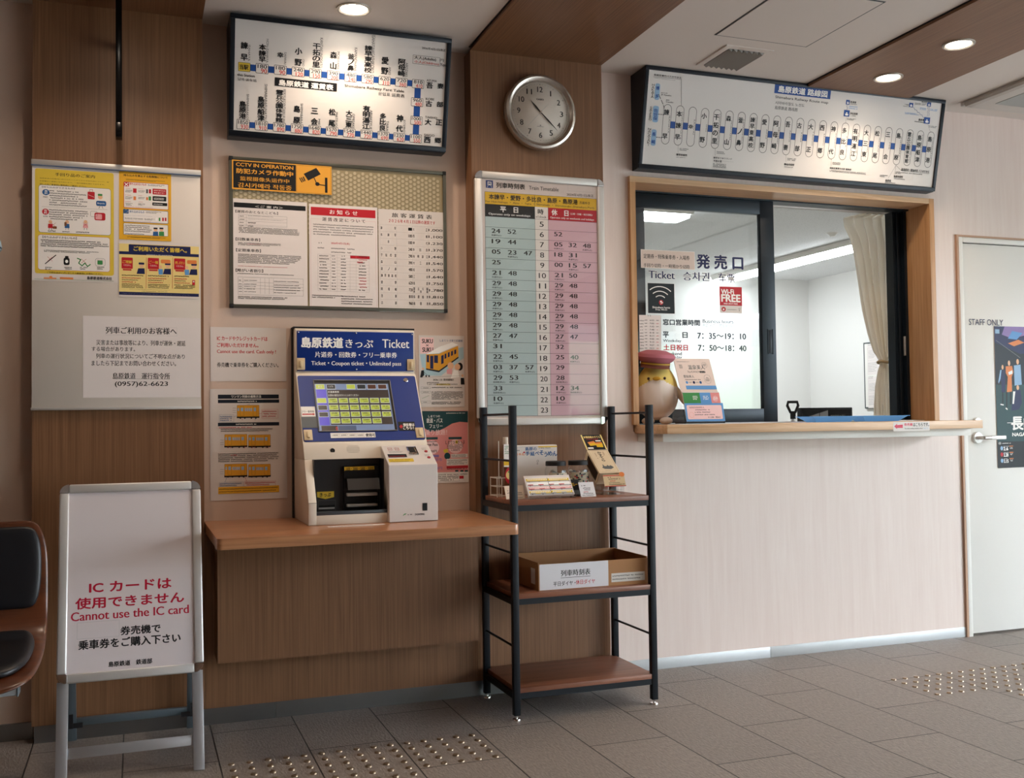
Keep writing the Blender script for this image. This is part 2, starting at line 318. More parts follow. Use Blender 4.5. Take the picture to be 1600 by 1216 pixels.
# printed matter, in tenths of a millimetre on each sheet: rectangles, outlines, lines, lettering, fine print
DATA = {
'fare': [[["l","B",240,[[540,2572],[7356,2601]]],
["l","B",260,[[7356,2601],[7368,453]]],
["l","B",220,[[7368,453],[535,444]]],
["f","Y",322,2412,760,2732,20],
["o","K",12,322,2412,760,2732,20],
["t","K","当駅",370,2476,693,2661,1,0],
["f","SF",974,2402,1437,2752,30],
["o","K",17,974,2402,1437,2752,30],
["t","K","180",1038,2588,1387,2727,0.3,0],
["t","R","90",1168,2414,1391,2578,0.3,0],
["f","SF",1664,2423,2127,2763,30],
["o","K",17,1664,2423,2127,2763,30],
["t","K","180",1728,2604,2077,2738,0.3,0],
["t","R","90",1858,2434,2081,2594,0.3,0],
["f","SF",2332,2424,2808,2759,30],
["o","K",17,2332,2424,2808,2759,30],
["t","K","240",2398,2603,2756,2735,0.3,0],
["t","R","120",2485,2435,2760,2587,0.3,0],
["f","SF",3007,2422,3471,2767,30],
["o","K",17,3007,2422,3471,2767,30],
["t","K","290",3071,2605,3420,2743,0.3,0],
["t","R","150",3157,2434,3425,2591,0.3,0],
["f","SF",3697,2424,4174,2764,30],
["o","K",17,3697,2424,4174,2764,30],
["t","K","390",3763,2605,4121,2740,0.3,0],
["t","R","200",3851,2435,4127,2590,0.3,0],
["f","SF",4383,2423,4853,2766,30],
["o","K",17,4383,2423,4853,2766,30],
["t","K","480",4447,2605,4800,2741,0.3,0],
["t","R","240",4535,2434,4807,2591,0.3,0],
["f","SF",5063,2427,5540,2761,30],
["o","K",17,5063,2427,5540,2761,30],
["t","K","580",5129,2605,5486,2737,0.3,0],
["t","R","290",5218,2438,5493,2590,0.3,0],
["f","SF",5745,2424,6222,2754,30],
["o","K",17,5745,2424,6222,2754,30],
["t","K","620",5811,2600,6167,2731,0.3,0],
["t","R","310",5900,2435,6175,2586,0.3,0],
["f","SF",6428,2429,6917,2760,30],
["o","K",17,6428,2429,6917,2760,30],
["t","K","720",6495,2605,6861,2736,0.3,0],
["t","R","360",6587,2439,6869,2590,0.3,0],
["f","SF",7119,2436,7595,2765,30],
["o","K",17,7119,2436,7595,2765,30],
["t","K","810",7184,2611,7539,2741,0.3,0],
["t","R","410",7274,2447,7548,2597,0.3,0],
["f","SF",7115,1727,7598,2048,30],
["o","K",17,7115,1727,7598,2048,30],
["t","K","960",7181,1898,7542,2025,0.3,0],
["t","R","480",7272,1738,7551,1884,0.3,0],
["f","SF",7124,1002,7609,1327,30],
["o","K",17,7124,1002,7609,1327,30],
["t","K","1000",7172,1174,7553,1302,0.3,0],
["t","R","500",7282,1013,7561,1162,0.3,0],
["f","SF",7126,290,7612,614,30],
["o","K",17,7126,290,7612,614,30],
["t","K","1100",7174,460,7556,589,0.3,0],
["t","R","550",7284,301,7564,450,0.3,0],
["f","SF",6442,281,6922,609,30],
["o","K",17,6442,281,6922,609,30],
["t","K","1230",6490,453,6867,584,0.3,0],
["t","R","620",6598,292,6875,443,0.3,0],
["f","SF",5792,293,6265,613,30],
["o","K",17,5792,293,6265,613,30],
["t","K","1370",5839,461,6212,588,0.3,0],
["t","R","690",5946,304,6219,450,0.3,0],
["f","SF",5097,289,5577,613,30],
["o","K",17,5097,289,5577,613,30],
["t","K","1440",5144,459,5523,588,0.3,0],
["t","R","720",5253,300,5530,448,0.3,0],
["f","SF",4410,290,4884,619,30],
["o","K",17,4410,290,4884,619,30],
["t","K","1540",4457,463,4831,593,0.3,0],
["t","R","770",4563,301,4837,452,0.3,0],
["f","SF",3718,298,4198,617,30],
["o","K",17,3718,298,4198,617,30],
["t","K","1570",3765,466,4145,592,0.3,0],
["t","R","790",3873,309,4150,455,0.3,0],
["f","SF",3040,293,3514,622,30],
["o","K",17,3040,293,3514,622,30],
["t","K","1640",3087,466,3462,597,0.3,0],
["t","R","820",3193,304,3467,455,0.3,0],
["f","SF",2351,280,2825,620,30],
["o","K",17,2351,280,2825,620,30],
["t","K","1750",2398,458,2774,593,0.3,0],
["t","R","880",2504,292,2778,447,0.3,0],
["f","SF",1671,286,2144,617,30],
["o","K",17,1671,286,2144,617,30],
["t","K","1780",1718,460,2093,591,0.3,0],
["t","R","890",1823,297,2097,449,0.3,0],
["f","SF",986,279,1459,619,30],
["o","K",17,986,279,1459,619,30],
["t","K","1810",1033,458,1408,593,0.3,0],
["t","R","910",1138,291,1412,447,0.3,0],
["f","SF",303,265,770,621,30],
["o","K",17,303,265,770,621,30],
["t","K","1850",349,451,720,594,0.3,0],
["t","R","930",453,277,723,441,0.3,0],
["v","K","諫早",409,2796,658,3487,1],
["t","GR","ISAHAYA",676,2806,758,3394,-0.2,-90],
["v","K","本諫早",1079,2806,1332,3484,1],
["t","GR","HON-ISAHAYA",1343,2816,1434,3688,-0.2,-90],
["v","K","幸",1761,3052,2002,3251,1],
["t","GR","SAIWAI",2027,2826,2111,3273,-0.2,-90],
["v","K","小野",2434,2808,2698,3500,1],
["t","GR","ONO",2721,2819,2802,3085,-0.2,-90],
["v","K","干拓の里",3114,2818,3390,3733,1],
["t","GR","KANTAKUNOSATO",3385,2828,3496,3953,-0.2,-90],
["v","K","森山",3792,2824,4053,3495,1],
["t","GR","MORIYAMA",4060,2835,4159,3506,-0.2,-90],
["v","K","釜ノ鼻",4482,2832,4742,3490,1],
["t","GR","KAMANOHANA",4739,2843,4849,3728,-0.2,-90],
["v","K","諫早東高校",5146,2828,5433,3874,1],
["t","GR","ISAHAYAHIGASHIKOKO",5405,2838,5542,4271,-0.2,-90],
["v","K","愛野",5835,2821,6112,3510,1],
["t","GR","AINO",6130,2832,6223,3142,-0.2,-90],
["v","K","阿母崎",6518,2827,6799,3501,1],
["t","GR","ABOZAKI",6805,2838,6911,3377,-0.2,-90],
["v","K","神代",6541,651,6805,1333,1],
["t","GR","KOJIRO",6814,660,6917,1144,-0.2,-90],
["v","K","多比良",5852,645,6111,1336,1],
["t","GR","TAIRA",6126,655,6223,1054,-0.2,-90],
["v","K","有明湯江",5162,653,5439,1573,1],
["t","GR","ARIAKEYUE",5440,662,5549,1412,-0.2,-90],
["v","K","大三東",4486,658,4735,1328,1],
["t","GR","OMISAKI",4746,667,4844,1209,-0.2,-90],
["v","K","松尾",3814,645,4059,1330,1],
["t","GR","MATSUO",4071,654,4166,1212,-0.2,-90],
["v","K","三会",3125,650,3377,1318,1],
["t","GR","MIE",3400,659,3483,897,-0.2,-90],
["v","K","島原",2443,642,2691,1330,1],
["t","GR","SHIMABARA",2700,651,2796,1426,-0.2,-90],
["v","K","霊丘公園体育館",1758,640,2019,1856,1],
["t","GR","REIKYUKOENTAIIKUKAN",2018,649,2123,1893,-0.2,-90],
["v","K","島原船津",1075,630,1318,1554,1],
["t","GR","SHIMABARAFUNATSU",1318,638,1421,2023,-0.2,-90],
["v","K","島原港",386,644,637,1313,1],
["t","GR","SHIMABARAKO",650,653,738,1586,-0.2,-90],
["t","K","吾",7714,2472,7975,2698,1,0],
["t","K","妻",8170,2503,8431,2710,1,0],
["t","K","AZUMA",7708,2738,8135,2822,0,0],
["t","K","古",7718,1761,7979,1990,1,0],
["t","K","部",8182,1784,8445,1994,1,0],
["t","K","KOBE",7712,2009,8067,2103,0,0],
["t","K","大",7723,1033,7985,1265,1,0],
["t","K","正",8181,1065,8444,1279,1,0],
["t","K","TAISHO",7717,1295,8221,1378,0,0],
["t","K","西",7726,319,7989,554,1,0],
["t","K","郷",8173,341,8437,558,1,0],
["t","K","SAIGO",7720,582,8151,675,0,0],
["r","K",1692,1997,4094,2309],
["t","W","島原鉄道 運賃表",1858,2026,3948,2242,1,0],
["t","K","Shimabara Railway Fare Table",4399,2181,6797,2312,0.4,0],
["t","K","운임표 运费表",5752,2009,6826,2145,0,0],
["t","K","this Station",287,2223,936,2324,0.3,0],
["t","K","당역 该车站",313,2058,1005,2168,0,0],
["t","K","2026年4月1日改正",7450,3961,8437,4060,0.3,0],
["o","K",10,7099,3372,8221,3703,10],
["t","K","大人(Adults)",7152,3530,8058,3684,0.3,0],
["t","R","小人(Children)",7161,3387,8180,3506,0.3,0],
["t","K","円",8225,3557,8379,3671,0.3,0],
["t","K","Yen",8234,3385,8470,3504,0.3,0]],None],
'route': [[["r","B",6689,3866,9787,4288],
["t","W","島原鉄道 路線図",6905,3930,9598,4223,1,0],
["t","K","Shimabara Railway Route map",6771,3611,9696,3763,0.4,0],
["t","K","시마바라철도 노선도",6798,3378,8398,3524,0,0],
["t","K","島原鉄道 路线图",6803,3148,8035,3306,0,0],
["r","B",1256,1850,15917,2150],
["f","SF",1061,1137,1451,2863,195],
["o","K",20,1061,1137,1451,2863,195],
["v","K","諫早",1091,1344,1341,2656,1],
["t","K","ISAHAYA",1351,1615,1411,2385,0,-90],
["f","SF",1698,1137,2088,2863,195],
["o","K",20,1698,1137,2088,2863,195],
["v","K","本諫早",1728,1362,1978,2638,1],
["t","K","HON-ISAHAYA",1988,1395,2048,2605,0,-90],
["f","SF",2336,1137,2726,2863,195],
["o","K",20,2336,1137,2726,2863,195],
["v","K","幸",2366,1905,2616,2095,1],
["t","K","SAIWAI",2626,1670,2686,2330,0,-90],
["f","SF",2973,1137,3363,2863,195],
["o","K",20,2973,1137,3363,2863,195],
["v","K","小野",3003,1344,3253,2656,1],
["t","K","ONO",3263,1835,3323,2165,0,-90],
["f","SF",3610,1137,4000,2863,195],
["o","K",20,3610,1137,4000,2863,195],
["v","K","干拓の里",3640,1344,3890,2656,1],
["t","K","KANTAKUNOSATO",3900,1310,3960,2690,0,-90],
["f","SF",4248,1137,4638,2863,195],
["o","K",20,4248,1137,4638,2863,195],
["v","K","森山",4278,1344,4528,2656,1],
["t","K","MORIYAMA",4538,1560,4598,2440,0,-90],
["f","SF",4885,1137,5275,2863,195],
["o","K",20,4885,1137,5275,2863,195],
["v","K","釜ノ鼻",4915,1362,5165,2638,1],
["t","K","KAMANOHANA",5175,1450,5235,2550,0,-90],
["f","SF",5523,1137,5913,2863,195],
["o","K",20,5523,1137,5913,2863,195],
["v","K","諫早東高校",5563,1310,5793,2690,1],
["t","K","ISAHAYAHIGASHIKOKO",5813,1310,5873,2690,0,-90],
["f","SF",6160,1137,6550,2863,195],
["o","K",20,6160,1137,6550,2863,195],
["v","K","愛野",6190,1344,6440,2656,1],
["t","K","AINO",6450,1780,6510,2220,0,-90],
["f","SF",6798,1137,7188,2863,195],
["o","K",20,6798,1137,7188,2863,195],
["v","K","阿母崎",6828,1362,7078,2638,1],
["t","K","ABOZAKI",7088,1615,7148,2385,0,-90],
["f","SF",7435,1137,7825,2863,195],
["o","K",20,7435,1137,7825,2863,195],
["v","K","吾妻",7465,1344,7715,2656,1],
["t","K","AZUMA",7725,1725,7785,2275,0,-90],
["f","SF",8072,1137,8462,2863,195],
["o","K",20,8072,1137,8462,2863,195],
["v","K","古部",8102,1344,8352,2656,1],
["t","K","KOBE",8362,1780,8422,2220,0,-90],
["f","SF",8710,1137,9100,2863,195],
["o","K",20,8710,1137,9100,2863,195],
["v","K","大正",8740,1344,8990,2656,1],
["t","K","TAISHO",9000,1670,9060,2330,0,-90],
["f","SF",9347,1137,9737,2863,195],
["o","K",20,9347,1137,9737,2863,195],
["v","K","西郷",9377,1344,9627,2656,1],
["t","K","SAIGO",9637,1725,9697,2275,0,-90],
["f","SF",9985,1137,10375,2863,195],
["o","K",20,9985,1137,10375,2863,195],
["v","K","神代",10015,1344,10265,2656,1],
["t","K","KOJIRO",10275,1670,10335,2330,0,-90],
["f","SF",10622,1137,11012,2863,195],
["o","K",20,10622,1137,11012,2863,195],
["v","K","多比良",10652,1362,10902,2638,1],
["t","K","TAIRA",10912,1725,10972,2275,0,-90],
["f","SF",11260,1137,11650,2863,195],
["o","K",20,11260,1137,11650,2863,195],
["v","K","有明湯江",11290,1344,11540,2656,1],
["t","K","ARIAKEYUE",11550,1505,11610,2495,0,-90],
["f","SF",11897,1137,12287,2863,195],
["o","K",20,11897,1137,12287,2863,195],
["v","K","大三東",11927,1362,12177,2638,1],
["t","K","OMISAKI",12187,1615,12247,2385,0,-90],
["f","SF",12534,1137,12924,2863,195],
["o","K",20,12534,1137,12924,2863,195],
["v","K","松尾",12564,1344,12814,2656,1],
["t","K","MATSUO",12824,1670,12884,2330,0,-90],
["f","SF",13172,1137,13562,2863,195],
["o","K",20,13172,1137,13562,2863,195],
["v","K","三会",13202,1344,13452,2656,1],
["t","K","MIE",13462,1835,13522,2165,0,-90],
["f","SF",13809,1137,14199,2863,195],
["o","K",20,13809,1137,14199,2863,195],
["v","K","島原",13839,1344,14089,2656,1],
["t","K","SHIMABARA",14099,1505,14159,2495,0,-90],
["f","SF",14447,1137,14837,2863,195],
["o","K",20,14447,1137,14837,2863,195],
["v","K","霊丘公園体育館",14502,1258,14702,2742,1],
["t","K","REIKYUKOENTAIIKUKAN",14737,1310,14797,2690,0,-90],
["f","SF",15084,1137,15474,2863,195],
["o","K",20,15084,1137,15474,2863,195],
["v","K","島原船津",15114,1344,15364,2656,1],
["t","K","SHIMABARAFUNATSU",15374,1310,15434,2690,0,-90],
["f","SF",15722,1137,16112,2863,195],
["o","K",20,15722,1137,16112,2863,195],
["v","K","島原港",15752,1362,16002,2638,1],
["t","K","SHIMABARAKO",16012,1395,16072,2605,0,-90],
["f","LB",551,3006,793,3714,90],
["v","B","博多",593,3085,754,3598,1],
["v","K","HAKATA",377,3063,514,3681,0],
["f","LB",529,2040,816,2751,90],
["v","B","佐世保",572,2120,777,2633,1],
["v","K","SASEBO",355,2096,492,2708,0],
["f","LB",537,1024,792,1728,90],
["v","B","長崎",580,1104,752,1609,1],
["v","K","NAGASAKI",354,985,507,1779,0],
["l","K",30,[[752,3250],[864,3068]]],
["l","K",30,[[901,3016],[998,2859]]],
["l","K",30,[[1028,2806],[1084,2690]]],
["l","K",30,[[809,2400],[873,2400]]],
["l","K",30,[[918,2401],[982,2401]]],
["l","K",30,[[1027,2402],[1091,2402]]],
["l","K",30,[[796,1404],[860,1403]]],
["l","K",30,[[905,1404],[969,1404]]],
["l","K",30,[[1014,1404],[1079,1404]]],
["t","K","長崎空港行バスのりかえ",440,4024,1815,4108,0.6,0],
["l","K",12,[[433,3976],[1817,4002],[1923,2892]]],
["g","K",487,3915,1606,3938,1,1],
["t","K","JR九州",857,3305,1168,3359,0.3,0],
["t","K","JR Kyushu",864,3209,1383,3283,0,0],
["t","K","乗換",1138,3025,1303,3076,0.5,0],
["t","K","Transfer",1126,2939,1517,3003,0,0],
["l","K",8,[[1918,1150],[1943,813]]],
["g","K",2007,909,2465,1032,2,398],
["t","K","諫早市役所",1868,679,2421,779,0.6,0],
["g","K",1882,594,2508,633,1,398],
["l","K",8,[[3834,1155],[3861,825]]],
["g","K",3927,910,4398,1036,2,688],
["t","K","諫早ゆうゆうランド",3786,689,4760,773,0.6,0],
["g","K",3802,603,4851,614,1,688],
["l","K",8,[[7645,1139],[7678,800]]],
["g","K",7744,888,8244,1017,2,1241],
["t","K","雲仙市役所",7598,657,8157,759,0.6,0],
["g","K",7615,569,8253,613,1,1241],
["t","K","干拓の里",3800,536,4234,637,0.6,0],
["g","K",3794,294,4489,493,3,7],
["r","B",10694,3712,10906,3929],
["p","W",[[10738,3803],[10867,3803],[10855,3750],[10764,3747]]],
["p","W",[[10768,3853],[10823,3851],[10829,3812],[10773,3814]]],
["r","B",10637,3161,10961,3459],
["p","W",[[10702,3285],[10902,3286],[10883,3213],[10741,3207]]],
["p","W",[[10750,3355],[10836,3352],[10843,3297],[10757,3300]]],
["r","B",14380,3923,14614,4129],
["p","W",[[14428,4009],[14570,4010],[14558,3959],[14457,3954]]],
["p","W",[[14462,4057],[14523,4056],[14529,4018],[14467,4019]]],
["r","B",15450,4056,15685,4249],
["p","W",[[15498,4136],[15642,4138],[15629,4090],[15526,4085]]],
["p","W",[[15532,4181],[15594,4180],[15600,4145],[15538,4145]]],
["r","B",15373,3225,15734,3532],
["p","W",[[15447,3353],[15667,3355],[15647,3279],[15491,3272]]],
["p","W",[[15499,3425],[15594,3423],[15602,3366],[15508,3368]]],
["t","K","長洲港",10936,3797,11273,3900,0.6,0],
["g","K",10952,3728,11505,3783,1,2],
["t","K","多比良港",10996,3275,11427,3386,0.6,0],
["g","K",11013,3194,11438,3254,1,3],
["g","LB2",10891,3512,11413,3688,2,4],
["l","B",15,[[10789,3694],[10762,3618],[10816,3563],[10773,3471]]],
["t","K","熊本港",15106,4184,15411,4263,0.5,0],
["g","K",14713,4064,15429,4167,2,5],
["t","K","三池港",14103,3985,14373,4051,0.5,0],
["g","K",14021,3910,14384,3953,1,6],
["t","K","島原港",15046,3326,15385,3435,0.6,0],
["g","K",14812,3235,15398,3308,1,6],
["l","B",15,[[14599,3959],[14705,3893],[14745,3820],[14862,3816],[14925,3722],[15042,3717],[15105,3623],[15214,3618],[15277,3524],[15381,3479]]],
["l","B",12,[[15540,4043],[15503,3964],[15565,3877],[15513,3773],[15575,3687],[15534,3569]]],
["l","B",12,[[15627,4051],[15590,3971],[15653,3885],[15600,3781],[15662,3695],[15621,3576]]],
["g","LB2",15053,3851,15442,3969,2,8],
["g","LB2",15680,3850,16131,3964,2,9],
["g","LB2",14179,3572,15045,3665,2,10],
["l","K",8,[[15638,3210],[15842,2842]]],
["g","K",15714,3049,16205,3162,2,3],
["l","K",8,[[10798,3139],[10798,2864]]],
["g","K",10848,3004,11389,3106,2,3],
["l","K",8,[[10207,1124],[10220,803]]],
["g","K",10295,879,10772,1010,2,5],
["t","K","国指定重要文化財 鍋島邸",10171,674,11403,762,0.6,0],
["g","K",10169,531,12315,634,2,6],
["l","K",8,[[14001,1108],[13631,466]]],
["l","K",8,[[14001,1108],[13995,684]]],
["l","K",10,[[14001,1108],[14376,864],[16077,849]]],
["t","K","南島原市・雲仙市営 バスのりかえ",14356,872,16074,1002,0.6,0],
["g","K",14363,752,15914,817,1,4],
["g","K",13112,488,13608,608,2,4],
["g","K",14042,693,14352,826,2,4],
["t","K","島原市役所",13954,516,14495,635,0.6,0],
["g","K",13973,437,14701,497,1,5],
["t","K","島原城",13476,285,13811,402,0.6,0],
["g","K",13475,213,14131,279,1,5]],None],
'time': [[["r","Y2",190,8970,5260,9475],
["r","K",190,8450,2400,8970],
["r","RD",3005,8450,5260,8970],
["r","TB",190,170,2400,8450],
["r","TW",2400,170,3005,8970],
["r","TP",3005,170,5260,8450],
["l","K",11,[[190,170],[5260,170]]],
["l","K",11,[[190,606],[5260,606]]],
["l","K",11,[[190,1042],[5260,1042]]],
["l","K",11,[[190,1477],[5260,1477]]],
["l","K",11,[[190,1913],[5260,1913]]],
["l","K",11,[[190,2349],[5260,2349]]],
["l","K",11,[[190,2785],[5260,2785]]],
["l","K",11,[[190,3221],[5260,3221]]],
["l","K",11,[[190,3656],[5260,3656]]],
["l","K",11,[[190,4092],[5260,4092]]],
["l","K",11,[[190,4528],[5260,4528]]],
["l","K",11,[[190,4964],[5260,4964]]],
["l","K",11,[[190,5399],[5260,5399]]],
["l","K",11,[[190,5835],[5260,5835]]],
["l","K",11,[[190,6271],[5260,6271]]],
["l","K",11,[[190,6707],[5260,6707]]],
["l","K",11,[[190,7143],[5260,7143]]],
["l","K",11,[[190,7578],[5260,7578]]],
["l","K",11,[[190,8014],[5260,8014]]],
["l","K",11,[[190,8450],[5260,8450]]],
["l","K",11,[[190,170],[190,9475]]],
["l","K",11,[[2400,170],[2400,9475]]],
["l","K",11,[[3005,170],[3005,9475]]],
["l","K",11,[[5260,170],[5260,9475]]],
["l","K",11,[[190,9475],[5260,9475]]],
["r","B2",238,9637,553,9954],
["p","TW",[[313,9906],[490,9894],[488,9749],[311,9752]]],
["r","B2",338,9815,464,9860,4],
["l","TW",15,[[336,9729],[295,9664]]],
["l","TW",15,[[458,9728],[497,9658]]],
["e","B2",337,9770,372,9797],
["e","B2",428,9767,463,9793],
["t","K","列車時刻表",694,9666,1971,9893,0.7,0],
["t","K","Train Timetable",2156,9686,3501,9845,0,0],
["o","GL",5,3934,9743,5092,10042,3],
["t","K","2024年4月1日改正",3874,9530,5137,9655,0,0],
["t","K","本諫早・愛野・多比良・島原・島原港",367,9174,4371,9393,0.7,0],
["t","K","方面ゆき",4460,9208,4941,9333,0.4,0],
["t","K","For Hon-Isahaya ・ Aino ・ Taira ・ Shimabara ・ Shimabarako (Shimabara-Port)",217,9014,5144,9118,0,0],
["t","W","平　日",858,8660,1645,8891,0.6,0],
["t","W","Operates only on weekdays",346,8500,2193,8610,0.3,0],
["t","K","時",2538,8666,2792,8883,0.6,0],
["t","K","o'clock",2445,8507,2926,8612,0,0],
["t","W","休　日",3165,8651,3933,8904,0.6,0],
["t","W","（土曜・日曜・祝日運転）",4021,8724,5057,8810,0,0],
["t","W","Operates only on weekends and holidays",3097,8498,5124,8605,0,0],
["t","K","5",2612,8136,2792,8354,0,0],
["t","K","6",2612,7700,2792,7918,0,0],
["t","K","24",470,7770,840,7953,0.4,0],
["t","K","本諫早(止)",450,7631,890,7714,0.4,0],
["t","K","52",1175,7770,1545,7953,0.4,0],
["t","K","52",3265,7770,3635,7953,0.4,0],
["t","K","7",2612,7265,2792,7483,0,0],
["t","K","19",470,7334,840,7517,0.4,0],
["t","K","44",1175,7334,1545,7517,0.4,0],
["t","K","05",3265,7334,3635,7517,0.4,0],
["t","K","本諫早(止)",3245,7195,3685,7278,0.4,0],
["t","K","32",3925,7334,4295,7517,0.4,0],
["t","K","48",4585,7334,4955,7517,0.4,0],
["t","K","本諫早(止)",4565,7195,5005,7278,0.4,0],
["t","K","8",2612,6829,2792,7047,0,0],
["t","K","05",470,6899,840,7082,0.4,0],
["t","K","23",1175,6899,1545,7082,0.4,0],
["t","K","本諫早(止)",1155,6759,1595,6842,0.4,0],
["t","K","47",1880,6899,2250,7082,0.4,0],
["t","K","18",3265,6899,3635,7082,0.4,0],
["t","K","31",3925,6899,4295,7082,0.4,0],
["t","K","本諫早(止)",3905,6759,4345,6842,0.4,0],
["t","K","9",2612,6393,2792,6611,0,0],
["t","K","25",470,6463,840,6646,0.4,0],
["t","K","00",3265,6463,3635,6646,0.4,0],
["t","K","15",3925,6463,4295,6646,0.4,0],
["t","K","本諫早(止)",3905,6323,4345,6406,0.4,0],
["t","K","57",4585,6463,4955,6646,0.4,0],
["t","K","10",2542,5957,2863,6175,0,0],
["t","K","21",470,6027,840,6210,0.4,0],
["t","K","本諫早(止)",450,5888,890,5970,0.4,0],
["t","K","48",1175,6027,1545,6210,0.4,0],
["t","K","21",3265,6027,3635,6210,0.4,0],
["t","K","本諫早(止)",3245,5888,3685,5970,0.4,0],
["t","K","50",3925,6027,4295,6210,0.4,0],
["t","K","11",2542,5521,2863,5739,0,0],
["t","K","29",470,5591,840,5774,0.4,0],
["t","K","本諫早(止)",450,5452,890,5535,0.4,0],
["t","K","48",1175,5591,1545,5774,0.4,0],
["t","K","29",3265,5591,3635,5774,0.4,0],
["t","K","本諫早(止)",3245,5452,3685,5535,0.4,0],
["t","K","48",3925,5591,4295,5774,0.4,0],
["t","K","12",2542,5086,2863,5304,0,0],
["t","K","29",470,5155,840,5338,0.4,0],
["t","K","本諫早(止)",450,5016,890,5099,0.4,0],
["t","K","48",1175,5155,1545,5338,0.4,0],
["t","K","29",3265,5155,3635,5338,0.4,0],
["t","K","本諫早(止)",3245,5016,3685,5099,0.4,0],
["t","K","48",3925,5155,4295,5338,0.4,0],
["t","K","13",2542,4650,2863,4868,0,0],
["t","K","29",470,4720,840,4903,0.4,0],
["t","K","本諫早(止)",450,4580,890,4663,0.4,0],
["t","K","48",1175,4720,1545,4903,0.4,0],
["t","K","29",3265,4720,3635,4903,0.4,0],
["t","K","本諫早(止)",3245,4580,3685,4663,0.4,0],
["t","K","48",3925,4720,4295,4903,0.4,0],
["t","K","14",2542,4214,2863,4432,0,0],
["t","K","29",470,4284,840,4467,0.4,0],
["t","K","本諫早(止)",450,4144,890,4227,0.4,0],
["t","K","48",1175,4284,1545,4467,0.4,0],
["t","K","29",3265,4284,3635,4467,0.4,0],
["t","K","本諫早(止)",3245,4144,3685,4227,0.4,0],
["t","K","48",3925,4284,4295,4467,0.4,0],
["t","K","15",2542,3778,2863,3996,0,0],
["t","K","29",470,3848,840,4031,0.4,0],
["t","K","本諫早(止)",450,3709,890,3791,0.4,0],
["t","K","48",1175,3848,1545,4031,0.4,0],
["t","K","29",3265,3848,3635,4031,0.4,0],
["t","K","本諫早(止)",3245,3709,3685,3791,0.4,0],
["t","K","48",3925,3848,4295,4031,0.4,0],
["t","K","16",2542,3343,2863,3560,0,0],
["t","K","27",470,3412,840,3595,0.4,0],
["t","K","本諫早(止)",450,3273,890,3356,0.4,0],
["t","K","47",1175,3412,1545,3595,0.4,0],
["t","K","27",3265,3412,3635,3595,0.4,0],
["t","K","本諫早(止)",3245,3273,3685,3356,0.4,0],
["t","K","47",3925,3412,4295,3595,0.4,0],
["t","K","17",2542,2907,2863,3125,0,0],
["t","K","31",470,2976,840,3160,0.4,0],
["t","K","32",3265,2976,3635,3160,0.4,0],
["t","K","18",2542,2471,2863,2689,0,0],
["t","K","22",470,2541,840,2724,0.4,0],
["t","K","本諫早(止)",450,2401,890,2484,0.4,0],
["t","K","45",1175,2541,1545,2724,0.4,0],
["t","K","25",3265,2541,3635,2724,0.4,0],
["t","K","40",3925,2541,4295,2724,0.4,0],
["t","K","本諫早(止)",3905,2401,4345,2484,0.4,0],
["t","K","19",2542,2035,2863,2253,0,0],
["t","K","03",470,2105,840,2288,0.4,0],
["t","K","本諫早(止)",450,1965,890,2048,0.4,0],
["t","K","37",1175,2105,1545,2288,0.4,0],
["t","K","57",1880,2105,2250,2288,0.4,0],
["t","K","本諫早(止)",1860,1965,2300,2048,0.4,0],
["t","K","29",3265,2105,3635,2288,0.4,0],
["t","K","20",2542,1599,2863,1817,0,0],
["t","K","29",470,1669,840,1852,0.4,0],
["t","K","島原船津(止)",450,1530,970,1612,0.4,0],
["t","K","53",1175,1669,1545,1852,0.4,0],
["t","K","本諫早(止)",1155,1530,1595,1612,0.4,0],
["t","K","28",3265,1669,3635,1852,0.4,0],
["t","K","島原船津(止)",3245,1530,3765,1612,0.4,0],
["t","K","21",2542,1164,2863,1381,0,0],
["t","K","33",470,1233,840,1416,0.4,0],
["t","K","島原船津(止)",450,1094,970,1177,0.4,0],
["t","K","12",3265,1233,3635,1416,0.4,0],
["t","K","本諫早(止)",3245,1094,3685,1177,0.4,0],
["t","K","34",3925,1233,4295,1416,0.4,0],
["t","K","島原船津(止)",3905,1094,4425,1177,0.4,0],
["t","K","22",2542,728,2863,946,0,0],
["t","K","10",470,798,840,981,0.4,0],
["t","K","本諫早(止)",450,658,890,741,0.4,0],
["t","K","10",3265,798,3635,981,0.4,0],
["t","K","本諫早(止)",3245,658,3685,741,0.4,0],
["t","K","23",2542,292,2863,510,0,0]],None],
'bag': [[["f","Y",89,256,2719,4031,80],
["t","K","手回り品のご案内",753,3797,2077,3915,0.4,0],
["t","K","島原鉄道の列車内に持ち込むことができる手回り品について、他",246,3669,2550,3702,0.2,0],
["t","K","お客様のご迷惑とならないよう、一定の制限を設けております。",246,3564,2410,3603,0.2,0],
["t","K","詳しくはご乗車前に駅係員にご確認ください。",246,3438,1795,3504,0.2,0],
["f","TW",210,1732,2618,3443,90],
["o","K2",10,210,1732,2618,3443,90],
["f","TW",190,391,2584,1651,90],
["o","RD",10,190,391,2584,1651,90],
["t","K","【持ち込みができるもの】",322,3342,1397,3401,0.5,0],
["t","K","【持ち込みができないもの】",337,1526,1465,1619,0.5,0],
["e","B3",327,3076,569,3293],
["v","W","無料",403,3107,501,3268,0.3],
["e","RD",323,2369,547,2593],
["v","W","有料",385,2400,489,2567,0.3],
["t","K","FREE",358,2988,506,3038,0,0],
["t","K","¥290",359,2288,507,2339,0,0],
["g","K",560,2706,1832,3288,7,1],
["g","K",551,2198,1855,2596,5,2],
["l","GD",6,[[314,2661],[2502,2670]]],
["f","RD",1832,3020,2072,3296,30],
["l","RD",12,[[1901,3300],[1901,3370],[2002,3377],[2002,3307]]],
["l","TW",10,[[1855,3182],[2053,3104]]],
["f","B3",2118,2793,2461,2983,60],
